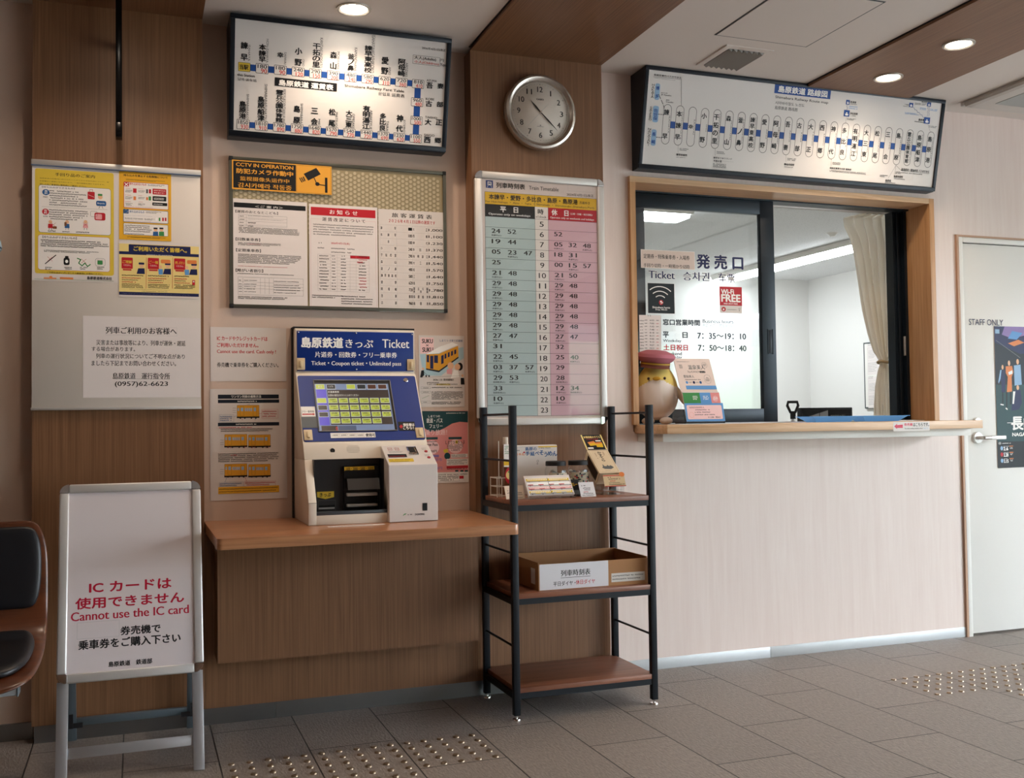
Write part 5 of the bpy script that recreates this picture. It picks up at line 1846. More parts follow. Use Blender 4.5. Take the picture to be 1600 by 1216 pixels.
HAND = [DIAL, SOMEN, CARDS, PRICE, PRICE2, CAST, CASTTOP, CASTCARD, CARTON, FLYER, MASKS, PINK, DOORPOSTER, OFFNOTE, BLACKCARD, BOTTLE, MONITOR]
jobs = []
for d in [v[0] for v in DATA.values()]+HAND: jobs += list(text_jobs(d))
prepare_text(list(dict.fromkeys(jobs)))

# ------------------------------------------------------------------ surfaces
oak = wood('oak_laminate', '#624029', '#8e6748', 'Z', rough=.42, fine=200, contrast=.8)
oak_y = wood('oak_laminate_ceiling', '#624029', '#8e6748', 'Y', rough=.42, fine=200, contrast=.8)
ledgewood = wood('ledge_wood', '#8f5e3d', '#bf8860', 'X', rough=.28, fine=70, coat=.25)
casing = wood('casing_wood', '#a97a4a', '#d0a274', 'Z', rough=.4, fine=60)
casing_x = wood('casing_wood_level', '#bf9870', '#e0bd98', 'X', rough=.4, fine=45, wave=1.4)
pale = wood('pale_laminate', '#d9c6bd', '#e6d8d0', 'Z', rough=.4, fine=40, contrast=.6)
shelfwood = wood('shelf_wood', '#6b4130', '#96634b', 'X', rough=.38, fine=50)
plywood = wood('plywood', '#43200e', '#633318', 'X', rough=.3, fine=40, coat=.3)
beige = mat('beige_paint', '#cdb6a6', .75, bump=.12, bscale=350)
ceilpaint = mat('ceiling_paint', '#dcd5ce', .8, bump=.1, bscale=400)
offwall = mat('office_wallpaper', '#dfdedb', .8, bump=.1, bscale=300)
alu = mat('aluminium', '#cfcdca', .42, .55); alu_dull = mat('brushed_steel_base', '#8d9092', .35, 1, bump=.05); alu_bright = mat('bright_base', '#c3c7ca', .45, .35)
chrome = mat('chrome', '#e0e0e0', .12, 1); black = mat('black_metal', '#151b22', .42, .3); navy = mat('navy_sash', '#1c2731', .4, .3); navyframe = mat('sign_frame_navy', '#121b26', .38, .2)
white = mat('white_paint', '#e2e0da', .45); signface = mat('sign_face', '#dedad6', .42); paper = mat('white_paper', '#ddd5d2', .6); gloss = mat('laminated_paper', '#d8d0cb', .25)
ivory = mat('machine_ivory', '#ddd3c4', .38); coinwhite = mat('machine_white', '#d6d0cc', .36); blue = mat('machine_blue', '#12307a', .38, spec=.3); dark = mat('machine_dark', '#26272b', .4); rubber = mat('black_rubber', '#101114', .6)
pane = glass('window_glass', '#fdfefe', boost=1.2); acrylic = glass('clear_acrylic', '#fcfdfd', boost=1.2); cover = glass('poster_cover', '#fbfbfb', boost=.8)
doorpaint = mat('door_paint', '#e6e5e0', .4)

def floor_material():
    m = bpy.data.materials.new('floor_tile'); m.use_nodes = True; nt = m.node_tree; L = nt.links; b = nt.nodes['Principled BSDF']
    tc = nt.nodes.new('ShaderNodeTexCoord'); sp = nt.nodes.new('ShaderNodeSeparateXYZ'); cb = nt.nodes.new('ShaderNodeCombineXYZ'); L.new(tc.outputs['Object'], sp.inputs[0])
    def add(sock, v): n = nt.nodes.new('ShaderNodeMath'); n.inputs[1].default_value = v; L.new(sock, n.inputs[0]); return n.outputs[0]
    L.new(add(sp.outputs['Y'], -3.277+6.55+.3275), cb.inputs[0]); L.new(add(sp.outputs['X'], -.2586+6.0), cb.inputs[1])
    br = nt.nodes.new('ShaderNodeTexBrick'); br.offset = .5; br.offset_frequency = 2; br.squash = 1
    br.inputs['Scale'].default_value = 1; br.inputs['Brick Width'].default_value = .655; br.inputs['Row Height'].default_value = .3; br.inputs['Mortar Size'].default_value = .0028; br.inputs['Mortar Smooth'].default_value = .3; br.inputs['Bias'].default_value = 0
    br.inputs['Color1'].default_value = lin('#9f958d'); br.inputs['Color2'].default_value = lin('#968d86'); br.inputs['Mortar'].default_value = lin('#2f2c2b'); L.new(cb.outputs[0], br.inputs['Vector'])
    n = nt.nodes.new('ShaderNodeTexNoise'); n.inputs['Scale'].default_value = 1; n.inputs['Detail'].default_value = 5; n.inputs['Roughness'].default_value = .65
    mp = nt.nodes.new('ShaderNodeMapping'); mp.inputs['Scale'].default_value = (130, 42, 60); L.new(tc.outputs['Object'], mp.inputs[0]); L.new(mp.outputs[0], n.inputs['Vector'])
    n2 = nt.nodes.new('ShaderNodeTexNoise'); n2.inputs['Scale'].default_value = 3; L.new(tc.outputs['Object'], n2.inputs['Vector'])
    mx = nt.nodes.new('ShaderNodeMix'); mx.data_type = 'RGBA'; mx.blend_type = 'MULTIPLY'; mx.inputs[0].default_value = .8
    cr = nt.nodes.new('ShaderNodeValToRGB'); cr.color_ramp.elements[0].position = .3; cr.color_ramp.elements[0].color = (.5, .5, .5, 1); cr.color_ramp.elements[1].position = .7; cr.color_ramp.elements[1].color = (1, 1, 1, 1)
    L.new(n.outputs['Fac'], cr.inputs[0]); L.new(br.outputs['Color'], mx.inputs[6]); L.new(cr.outputs[0], mx.inputs[7]); L.new(mx.outputs[2], b.inputs['Base Color'])
    b.inputs['Roughness'].default_value = .5
    bp = nt.nodes.new('ShaderNodeBump'); bp.inputs['Strength'].default_value = .9; bp.inputs['Distance'].default_value = .003; L.new(n.outputs['Fac'], bp.inputs['Height'])
    b2 = nt.nodes.new('ShaderNodeBump'); b2.invert = True; b2.inputs['Strength'].default_value = .6; b2.inputs['Distance'].default_value = .002; L.new(br.outputs['Fac'], b2.inputs['Height']); L.new(bp.outputs[0], b2.inputs['Normal']); L.new(b2.outputs[0], b.inputs['Normal']); return m
tile = floor_material()

# ------------------------------------------------------------------ the setting
PY, BY, WY, CZ, BZ = 4.045, 4.13, 4.163, 2.675, 2.66      # pillar face, beige wall, window wall, ceiling, wooden bands
struct(MB().box(-3.6, -3.6, -.06, 6.86, 4.3, 0).build('floor', tile))
struct(MB().box(-3.6, -3.6, CZ, 6.86, 4.18, CZ+.06).build('ceiling', ceilpaint))
struct(MB().box(-3.6, BY, 0, 1.93, BY+.05, CZ).build('wall_back', beige))
for i, (a, b, yb) in enumerate(((-1.99, -1.40, BY), (-.346, .242, PY), (1.309, 1.907, PY), (2.952, 3.533, WY), (4.60, 5.18, WY))):
    struct(MB().box(a, -3.6, BZ, b, yb, CZ).build('trim_%d' % (i+1), oak_y))
    struct(MB().use(black).box(a-.006, -3.6, CZ-.004, a-.0005, yb, CZ).build('trim_%d' % (i+11), black))
struct(MB().box(-.346, PY, .062, .242, BY, BZ).build('trim_6', oak))
struct(MB().box(1.309, PY, .062, 1.907, BY, BZ).build('trim_7', oak))
struct(MB().box(.243, PY, .062, 1.308, BY, .712).build('trim_8', oak))
struct(MB().box(-.338, PY+.006, 0, .5, BY, .062).box(.502, PY+.006, 0, 1.90, BY, .062).build('baseboard_center', alu_dull))
struct(MB().box(-3.6, BY-.012, 0, -.348, BY, .06).build('baseboard_left', alu_dull))
mb = MB().box(1.907, WY, .05, 3.94, WY+.14, 1.062).box(1.907, WY, 1.062, 2.092, WY+.14, CZ).box(2.092, WY, 2.206, 3.782, WY+.14, CZ).box(3.782, WY, 1.062, 3.94, WY+.14, CZ).box(3.94, WY, 2.026, 4.86, WY+.14, CZ).box(4.86, WY, .05, 6.8, WY+.14, CZ)
struct(mb.build('wall_right', pale))
struct(MB().box(1.907, WY-.004, 0, 2.78, WY+.1, .05, .001).box(2.782, WY-.004, 0, 3.938, WY+.1, .05, .001).box(4.862, WY-.004, 0, 6.8, WY+.1, .05).build('baseboard_right', alu_bright))
struct(MB().box(-3.66, -3.6, 0, -3.6, BY, CZ).build('wall_left', oak))
struct(MB().box(-3.6, -3.66, 0, 5.0, -3.6, CZ).box(5.0, -3.66, 2.3, 6.86, -3.6, CZ).box(5.0, -3.66, 0, 6.86, -3.6, .08).build('wall_front', oak))  # unseen wall; opening kept far right and dark oak chosen to shape the daylight
struct(MB().box(6.8, 2.6, 0, 6.86, 4.3, CZ).box(6.8, -3.6, 2.35, 6.86, 2.6, CZ).box(6.8, -3.6, 0, 6.86, -3.2, 2.35).build('wall_entrance', pale))
struct(MB().box(-40, -40, -.14, 40, 40, -.08).build('ground', mat('asphalt', '#8d8d8a', .8)))
struct(MB().box(5.5, -9.0, 2.55, 24, -5.6, 2.72).box(9, -7.4, -.08, 9.15, -7.25, 2.55).box(15, -7.4, -.08, 15.15, -7.25, 2.55).build('platform_canopy', mat('canopy_grey', '#a9aeb0', .6)))
fm = MB().use(mat('fence_white', '#cfd3d3', .6))
for i in range(60): fm.box(4+i*.3, -10.04, -.08, 4.16+i*.3, -10, 1.05)
struct(fm.box(4, -10.08, .25, 22, -10.04, .35).box(4, -10.08, .8, 22, -10.04, .9).build('platform_fence', None))
hm = MB().use(mat('hill_green', '#7d8c74', .9))
hr = random.Random(4)
for i in range(26): hm.sphere((-4+i*2.2, -27-hr.random()*4, hr.uniform(0, 1.5)), (3.4, 2.5, hr.uniform(3.5, 5.5)), 16)
struct(hm.build('hillside', None))
# office behind the window
struct(MB().box(.5, 9.8, 0, 7.2, 9.86, 2.67).build('wall_office_back', offwall))
struct(MB().box(7.15, 4.3, 0, 7.2, 9.8, 2.67).build('wall_office_right', offwall))
struct(MB().box(.45, 4.3, 0, .5, 9.86, 2.67).build('wall_office_left', offwall))
struct(MB().box(.5, 4.3, -.06, 7.2, 9.8, 0).build('floor_office', mat('office_floor', '#b9b4a8', .5)))
def acoustic():
    m = mat('acoustic_tile', '#d9dadb', .85); nt = m.node_tree; b = nt.nodes['Principled BSDF']; tc = nt.nodes.new('ShaderNodeTexCoord'); v = nt.nodes.new('ShaderNodeTexNoise'); v.inputs['Scale'].default_value = 85; v.inputs['Detail'].default_value = 2
    cr = nt.nodes.new('ShaderNodeValToRGB'); cr.color_ramp.elements[0].position = .33; cr.color_ramp.elements[0].color = lin('#b9baba'); cr.color_ramp.elements[1].position = .40; cr.color_ramp.elements[1].color = lin('#dadbdc')
    nt.links.new(tc.outputs['Object'], v.inputs['Vector']); nt.links.new(v.outputs['Fac'], cr.inputs[0]); nt.links.new(cr.outputs[0], b.inputs['Base Color']); return m
struct(MB().box(.45, 4.3, 2.67, 7.2, 9.86, 2.72).build('ceiling_office', acoustic()))

# staff door
d = struct(empty('door_1', (4.4, WY, 0)))
MB().use(mat('door_edge', '#b9957c', .5)).box(3.936, WY-.012, 0, 3.948, WY+.1, 2.03).box(3.936, WY-.012, 2.03, 4.87, WY+.1, 2.04).use(doorpaint).box(3.949, WY-.012, 0, 3.974, WY+.1, 2.029, .002).box(3.975, WY-.012, 2.004, 4.82, WY+.1, 2.029, .002).box(4.83, WY-.012, 0, 4.86, WY+.1, 2.029, .002).build('door_frame', None, d)
MB().box(3.980, WY+.002, .012, 4.824, WY+.04, 1.999, .0015).build('door_leaf', doorpaint, d)
MB().use(rubber).box(3.974, WY+.012, 0, 3.982, WY+.05, 2.003).box(3.974, WY+.012, 1.998, 4.826, WY+.05, 2.006).build('door_gap', None, d)
h = MB().use(alu).lathe([(.001, -.012), (.027, -.010), (.028, 0), (.028, .004)], (4.04, WY-.004, 1.002), 'Y', 28).tube([(4.04, WY-.01, 1.002), (4.04, WY-.052, 1.002)], .009, 12)
h.tube([(4.04, WY-.052, 1.002), (4.07, WY-.056, 1.002), (4.17, WY-.056, 1.002)], .0095, 12).box(4.075, WY-.066, .992, 4.172, WY-.048, 1.012, .004)
h.build('lever_handle', None, d)
MB().use(alu).lathe([(.001, -.01), (.02, -.009), (.022, 0), (.022, .006)], (4.042, WY-.004, 1.083), 'Y', 24).box(4.022, WY-.026, 1.079, 4.062, WY-.012, 1.087, .002).build('thumb_turn', None, d)
x, z, w, hh = [q*1e-4 for q in DATA['staff'][1]]
printed('door_lettering', 'staff', place(x, WY-.0006, z), d)
x, z, w, hh = [q*1e-4 for q in DATA['poster'][1]]
tag(printed('football_poster', DOORPOSTER, place(x, WY-.0015, z), None, (0, 0, w, hh), gloss), 'dark glossy football match poster taped on the white staff door', 'poster')

# ticket window
wn = struct(empty('window_1', (2.94, WY, 1.09)))
MB().use(casing).box(2.084, WY-.022, 1.0935, 2.111, 4.31, 2.185).box(3.758, WY-.022, 1.0935, 3.787, 4.31, 2.185).box(3.758, WY-.022, 2.185, 3.787, 4.31, 2.211).use(casing_x).box(2.084, WY-.022, 2.185, 3.757, 4.31, 2.211).build('window_casing', None, wn)
MB().box(2.092, 4.29, 2.178, 3.78, 4.34, 2.206).box(2.092, 4.34, 2.188, 3.78, 4.40, 2.206).box(2.092, 4.29, 1.062, 3.78, 4.40, 1.096).box(3.742, 4.31, 1.096, 3.782, 4.34, 2.18).box(3.70, 4.345, 1.096, 3.782, 4.40, 2.18).box(2.092, 4.31, 1.096, 2.13, 4.40, 2.18).box(3.715, 4.33, 1.096, 3.722, 4.345, 2.18).build('window_frame', navy, wn)
s1 = MB().use(navy).box(2.13, 4.298, 1.098, 2.19, 4.328, 2.178, .002).box(2.866, 4.298, 1.098, 2.944, 4.328, 2.178, .002).box(2.19, 4.298, 2.111, 2.866, 4.328, 2.178, .002).box(2.19, 4.298, 1.098, 2.866, 4.328, 1.163, .002)
sash = s1.build('sliding_sash', None, wn)
MB().box(2.19, 4.311, 1.163, 2.866, 4.315, 2.111).build('glass_pane', pane, sash)
MB().use(black).box(2.899, 4.2955, 1.432, 2.921, 4.3, 1.546, .002).use(navy).box(2.895, 4.294, 1.428, 2.898, 4.299, 1.55).box(2.922, 4.294, 1.428, 2.925, 4.299, 1.55).build('flush_pull', None, sash)
printed('vinyl_lettering', 'glass', place(2.12, 4.3105, 1.10), sash)
s2 = MB().use(navy).box(2.20, 4.336, 1.098, 2.255, 4.362, 2.178, .002).box(2.905, 4.336, 1.098, 2.966, 4.362, 2.178, .002).box(2.255, 4.336, 2.13, 2.905, 4.362, 2.178, .002).box(2.255, 4.336, 1.098, 2.905, 4.362, 1.14, .002).build('sliding_sash', None, wn)
MB().box(2.255, 4.347, 1.14, 2.905, 4.351, 2.13).build('glass_pane', pane, s2)
MB().use(alu_bright).box(2.13, 4.20, 1.0935, 3.745, 4.205, 1.0965).box(2.13, 4.28, 1.0935, 3.745, 4.29, 1.0985).build('sill_track', None, wn)
MB().use(alu).box(3.736, 4.316, 1.43, 3.7425, 4.328, 1.53, .001).build('lock_keeper', None, wn)
# ticket counter
ct = thing('ticket_counter', 'long pale wood counter shelf under the ticket window', 'counter', (2.94, 4.1, 1.055))
MB().box(2.097, 3.86, 1.055, 3.788, WY+.002, 1.0932, .003).build('counter_top', casing_x, ct)
MB().box(2.115, WY-.003, 1.055, 3.756, 4.42, 1.0932).build('inner_sill', casing_x, ct)
MB().use(mat('bracket_white', '#d9d8d2', .4)).prism([(WY, 1.055), (3.925, 1.055), (3.925, 1.02), (WY, 1.018)], 'X', 2.112, 3.775, .002).build('support_rail', None, ct)
poster('arrow_label', 'label', 'small white label with a pink arrow on the counter front edge', 'label', 3.8592, gloss, .0006)

# ceiling pieces
v = thing('air_vent', 'grey slotted ceiling vent above the route map sign', 'vent', (2.435, 3.826, CZ))
MB().box(2.318, 3.69, CZ-.006, 2.345, 3.945, CZ+.002, .001).box(2.525, 3.69, CZ-.004, 2.55, 3.945, CZ+.002).box(2.345, 3.69, CZ-.004, 2.525, 3.722, CZ+.002).box(2.345, 3.928, CZ-.004, 2.525, 3.945, CZ+.002).build('vent_frame', ceilpaint, v)
MB().box(2.345, 3.722, CZ-.0005, 2.525, 3.928, CZ+.0005).build('vent_shaft', mat('vent_dark', '#3a3b3a', .8), v)
for i in range(7):
    MB().box(2.349+i*.0255, 3.722, CZ-.012, 2.364+i*.0255, 3.928, CZ-.0015, rot=Matrix.Rotation(rad(35), 3, 'Y')).build('slat', mat('vent_slat', '#9a9b97', .5), v)
hp = MB().use(ceilpaint).box(2.219, 3.129, CZ-.003, 2.647, 3.606, CZ+.001).use(mat('hatch_gap', '#4f5557', .6)).box(2.211, 3.121, CZ-.0012, 2.219, 3.614, CZ).box(2.647, 3.121, CZ-.0012, 2.655, 3.614, CZ).box(2.219, 3.121, CZ-.0012, 2.647, 3.129, CZ).box(2.219, 3.606, CZ-.0012, 2.647, 3.614, CZ)
tag(hp.build('access_hatch'), 'square white access hatch flush in the ceiling', 'hatch')
ac = thing('air_conditioner', 'white ceiling cassette air conditioner above the staff door', 'air conditioner', (4.3, 3.6, CZ))
MB().use(mat('ac_white', '#d5d4cf', .45)).box(3.865, 3.08, CZ-.022, 4.72, 4.03, CZ, .008).build('body', None, ac)
MB().box(3.99, 3.2, CZ-.0245, 4.6, 3.93, CZ-.021).build('intake_grille', mat('ac_grille', '#a9aeac', .6), ac)
MB().use(mat('ac_flap', '#b3aea6', .45)).prism([(3.866, CZ-.004), (3.862, CZ-.016), (3.872, CZ-.027), (3.905, CZ-.0275), (3.905, CZ-.02)], 'Y', 3.1, 4.0).build('flap', None, ac)
def downlight(x, y, z, label, e=1., spot=True, tilt=None):
    t = thing('ceiling_light', label, 'ceiling light', (x, y, z), 0, 'recessed downlights')
    MB().use(mat('downlight_ring', '#b9b2a8', .35, .3)).lathe([(.050, .004), (.050, -.002), (.056, -.006), (.064, -.005), (.066, .004)], (x, y, z), 'Z', 36, False).build('trim_ring', None, t)
    MB().use(mat('downlight_lens', '#fff1dd', .4, emis=14)).lathe([(.0005, -.0012), (.050, -.0012), (.050, .003), (.0005, .003)], (x, y, z), 'Z', 32, False).build('lens', None, t)
    l = bpy.data.lights.new('downlight_beam', 'SPOT'); l.energy = DOWNLIGHT_W*e; l.color = WARM; l.spot_size = rad(138); l.spot_blend = .55; l.shadow_soft_size = .04
    o = bpy.data.objects.new('downlight_beam', l); COL.objects.link(o); o.location = (x, y, z-.012)
downlight(.775, 3.807, CZ, 'round downlight in the white ceiling above the fare table sign')
downlight(3.225, 3.789, BZ, 'downlight in the wooden ceiling band, right above the route map sign')
downlight(3.22, 3.355, BZ, 'second downlight in the wooden ceiling band, farther from the route map sign')
downlight(1.605, 3.28, BZ, 'downlight in the wooden ceiling band in front of the wall clock')
downlight(-.05, 3.38, BZ, 'downlight in the wooden ceiling band above the whiteboard')
downlight(.775, 3.2, CZ, 'downlight in the white ceiling in front of the ticket machine')
# ------------------------------------------------------------------ signs and boards
def lightbox(name, x0, x1, zb, yb, zt, yt, ywall, key, label, rim, face_in=.012):
    t = thing(name, label, 'sign', ((x0+x1)/2, ywall, (zb+zt)/2)); k = (yt-yb)/(zt-zb); c = math.sqrt(1+k*k); M = place(x0, yb, zb, k); w = x1-x0; h = (zt-zb)*c
    m = MB().use(navyframe).prism([(ywall, zb), (yb+face_in, zb), (yt+face_in, zt), (ywall, zt)], 'X', x0, x1)
    for a in ((0, 0, w, rim*1.15), (0, h-rim, w, h), (0, rim*1.15, rim, h-rim), (w-rim, rim*1.15, w, h-rim)): m.boxm(M, a[0], a[1], -.016, a[2], a[3], 0, .0015)
    m.build('sign_frame', None, t)
    MB().use(signface).boxm(M, rim-.001, rim, -.012, w-rim+.001, h-rim+.001, -.0075).build('sign_face', None, t)
    printed('sign_printing', key, M @ Matrix.Translation((0, 0, -.0074)), t)
    return t
lightbox('fare_table_sign', .338, 1.204, 2.228, 4.060, 2.664, 3.955, BY, 'fare', 'black framed white fare table sign above the notice board', .018)
lightbox('route_map_sign', 2.108, 3.760, 2.238, 4.100, 2.672, 4.009, WY, 'route', 'wide black framed railway route map sign above the ticket window', .017)

wb = thing('whiteboard', 'tall whiteboard on the left wooden pillar holding notices', 'whiteboard', (-.06, 4.04, 1.6))
MB().box(-.346, 4.0295, 1.185, .231, PY, 2.06, .001).build('board_panel', mat('whiteboard_white', '#cfc6bc', .3), wb)
MB().use(alu).box(-.348, 4.022, 2.056, .233, PY, 2.076, .002).use(mat('rail_blue', '#4b5f80', .4)).box(-.348, 4.0205, 2.0535, .233, 4.03, 2.0565).build('top_rail', None, wb)
MB().box(-.349, 4.026, 1.178, .232, PY, 1.188, .001).build('bottom_rail', alu, wb)
poster('luggage_notice', 'bag', 'large yellow bordered luggage notice at the top left of the whiteboard', 'notice', 4.0285, gloss)
poster('dangerous_goods_notice', 'danger', 'small yellow dangerous goods notice with red and blue boxes', 'notice', 4.0283, gloss)
poster('passenger_notice', 'guests', 'wide yellow and navy passenger notice with three red train panels', 'notice', 4.0281, gloss)
poster('phone_notice', 'notice', 'plain white paper notice with a telephone number, at the bottom of the whiteboard', 'notice', 4.0286, paper)

nb = thing('notice_board', 'grey framed bulletin board with a dotted panel under the fare table sign', 'notice board', (.78, BY, 1.86))
fr = mat('board_frame', '#5d5d55', .4, .6)
m = MB().use(fr).box(.343, 4.105, 2.146, 1.216, BY, 2.159, .001).box(.343, 4.105, 1.571, 1.216, BY, 1.584, .001).box(.343, 4.105, 1.584, .356, BY, 2.146).box(1.203, 4.105, 1.584, 1.216, BY, 2.146).use(rubber)
for a in (.342, 1.201):
    for b in (1.57, 2.144): m.box(a, 4.1035, b, a+.016, BY-.001, b+.016, .002)
m.build('board_frame', None, nb)
bp = MB().use(mat('board_khaki', '#97896a', .6)).box(.355, 4.112, 1.583, 1.204, BY, 2.147)
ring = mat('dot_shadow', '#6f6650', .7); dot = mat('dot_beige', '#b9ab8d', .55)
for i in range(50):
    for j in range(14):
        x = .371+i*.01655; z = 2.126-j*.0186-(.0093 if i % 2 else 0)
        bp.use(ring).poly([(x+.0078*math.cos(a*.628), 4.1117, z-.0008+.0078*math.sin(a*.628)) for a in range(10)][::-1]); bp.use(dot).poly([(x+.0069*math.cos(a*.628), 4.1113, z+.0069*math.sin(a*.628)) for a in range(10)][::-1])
bp.build_raw('dotted_panel', nb)
poster('security_camera_sign', 'cctv', 'yellow and black security camera warning sign on the notice board', 'sign', 4.1035, gloss, .002)
poster('guidance_notice', 'guide', 'white guidance sheet with a black heading bar on the notice board', 'notice', 4.1085, paper)
poster('fare_revision_notice', 'fareup', 'white notice with a red heading bar, middle of the notice board', 'notice', 4.1085, paper)
poster('fare_list', 'farelist', 'white fare list with a grid of prices, right on the notice board', 'notice', 4.1085, gloss)
poster('cash_only_notice', 'iccard', 'laminated cash only notice with red lettering left of the ticket machine', 'notice', 4.1285, gloss)
poster('train_boarding_notice', 'oneman', 'laminated boarding guide with yellow train drawings left of the ticket machine', 'notice', 4.1285, gloss)
poster('child_fare_poster', 'suku', 'pale poster with a yellow train drawing, upper one right of the ticket machine', 'poster', 4.1283, gloss)
poster('ferry_pass_poster', 'pass', 'pink and dark green pass poster, lower one right of the ticket machine', 'poster', 4.1287, gloss)

ck = thing('wall_clock', 'round silver wall clock on the right wooden pillar', 'clock', (1.608, PY, 2.42)); cx, cz = 1.606, 2.417
MB().use(mat('clock_silver', '#c4beb6', .25, .85)).lathe([(.150, .046), (.160, .034), (.161, .012), (.156, .002), (.147, -.002), (.138, .001), (.131, .010), (.128, .016)], (cx, 3.998, cz), 'Y', 64, False).build('rim', None, ck)
_m = MB().use(mat('dial_cream', '#d9cfc3', .5)).lathe([(.0005, .016), (.130, .016), (.130, .045), (.0005, .045)], (cx, 3.998, cz), 'Y', 64, False); m = _m; Print().run(DIAL).add_to(m, place(cx, 4.0138, cz)); m.build_raw('dial', ck)
def hand(name, ang, ln, tail, wd, y, m):
    a = rad(ang); d = Vector((math.sin(a), 0, math.cos(a))); p = Vector((d.z, 0, -d.x)); b = MB().use(m); o = Vector((cx, y, cz)); f = [o-d*tail-p*wd*.4, o-d*tail+p*wd*.4, o+d*ln*.45+p*wd, o+d*ln, o+d*ln*.45-p*wd]
    t = bmesh.new(); A = [t.verts.new(q) for q in f]; B = [t.verts.new(q+Vector((0, .0008, 0))) for q in f]; t.faces.new(A); t.faces.new(B[::-1])
    for i in range(5): t.faces.new((A[i], B[i], B[(i+1) % 5], A[(i+1) % 5]))
    b._merge(t); b.build(name, None, ck)
hand('hour_hand', 317, .066, .006, .0042, 4.0100, ink('K')); hand('minute_hand', 134, .106, .008, .0032, 4.0080, ink('K')); hand('second_hand', 223, .104, .048, .0007, 4.0062, mat('second_hand_grey', '#9da19f', .4))
MB().use(chrome).lathe([(.0005, -.002), (.004, -.0015), (.0045, .008)], (cx, 4.005, cz), 'Y', 16, False).build('hub', None, ck)
MB().lathe([(.0005, .0), (.131, .0), (.131, .0015), (.0005, .0015)], (cx, 4.003, cz), 'Y', 48, False).build('clock_glass', glass('clock_glass', '#ffffff', boost=.5), ck)

def snapframe(t, M, w, h, rim, dep=.016):
    """aluminium snap frame with rounded chrome corners"""
    r = rim
    for a in ((r, 0, w-r, r), (r, h-r, w-r, h)):
        b = MB().use(alu); b.boxm(M, a[0], a[1], -dep, a[2], a[3], 0, .005, 3); b.build('frame_rail', None, t)
    for a in ((0, r, r, h-r), (w-r, r, w, h-r)):
        b = MB().use(alu); b.boxm(M, a[0], a[1], -dep, a[2], a[3], 0, .005, 3); b.build('frame_rail', None, t)
    for cx_, cy_, a0 in ((r, r, 180), (w-r, r, 270), (w-r, h-r, 0), (r, h-r, 90)):
        P = [(cx_, cy_)]+[(cx_+r*math.cos(rad(a0+i*11.25)), cy_+r*math.sin(rad(a0+i*11.25))) for i in range(9)]
        q = bmesh.new(); A = [q.verts.new(M @ Vector((p[0], p[1], .0015))) for p in P]; B = [q.verts.new(M @ Vector((p[0], p[1], -dep))) for p in P]; n = len(P); q.faces.new(A); q.faces.new(B[::-1])
        for i in range(n): q.faces.new((A[i], B[i], B[(i+1) % n], A[(i+1) % n]))
        bmesh.ops.bevel(q, geom=q.edges[:], offset=.002, segments=2, affect='EDGES'); b = MB().use(chrome); b._merge(q); b.build('frame_corner', None, t)
tt = thing('timetable_frame', 'tall aluminium poster frame with the blue and pink train timetable', 'timetable', (1.61, PY, 1.63)); M = place(1.316, 4.024, 1.10, 0)
snapframe(tt, M, .586, 1.055, .031, .02)
MB().boxm(M, .028, .028, -.02, .558, 1.027, -.0085).build('timetable_sheet', mat('timetable_paper', '#dccfc9', .4), tt)
printed('timetable_printing', 'time', place(1.342, 4.0322, 1.122), tt)
MB().boxm(M, .029, .029, -.0062, .557, 1.026, -.0055).build('clear_cover', cover, tt)

# black bar hanging in front of the left pillar
m = MB().use(mat('black_gloss_bar', '#0c0c0e', .22, .4)).box(-.064, 3.925, 2.20, -.043, 3.965, BZ, .001).box(-.0645, 3.922, 2.152, -.0425, 3.968, 2.205, .001).box(-.058, 3.965, 2.5, -.049, PY, 2.53)
tag(m.build('hanging_bar'), 'narrow black vertical bar fixed near the ceiling above the whiteboard', 'bar')

# stickers and sheets on the ticket window glass
for key, nm, lb, mt in (('bizlist', 'departure_sheet', 'white departure time sheet behind the lettering on the ticket window glass', paper), ('feetypes', 'ticket_type_sticker', 'beige rectangular ticket types sticker at the top of the ticket window glass', mat('beige_sticker', '#d3c3ba', .4)), ('wifi', 'wireless_sticker', 'square black wireless network sticker on the ticket window glass', gloss), ('wififree', 'free_wireless_sticker', 'red and white free wireless sticker on the ticket window glass', gloss)):
    poster(nm, key, lb, 'sticker' if 'sticker' in nm else 'notice', 4.3103, mt, .0005)

# ------------------------------------------------------------------ ledge with the ticket machine
lg = thing('ticket_ledge', 'thick wooden ledge carrying the ticket machine', 'ledge', (.77, 4.1, .714))
def ledge_outline():
    P = []
    for cx_, cy_, a0 in ((.245+.018, 3.46+.018, 180), (1.285-.02, 3.46+.018, 270)):
        for i in range(6): P.append((cx_+.018*math.cos(rad(a0+i*18)), cy_+.018*math.sin(rad(a0+i*18))))
    return P+[(1.302, BY-.001), (.245, BY-.001)]
MB().prism(ledge_outline(), 'Z', .714, .751, .002).build('ledge_top', ledgewood, lg)
MB().box(.278, 3.90, .256, 1.27, PY, .7138).build('apron', oak, lg)
st = MB().use(paper); st.box(.64, 3.664, .7511, .845, 3.70, .7515); Print().run([['g', 'K', 60, 60, 2000, 300, 2, 3]]).add_to(st, Matrix.Translation((.64, 3.664, .7515)))
tag(st.build_raw('paper_strip'), 'narrow white paper strip stuck on the ledge in front of the machine', 'label')

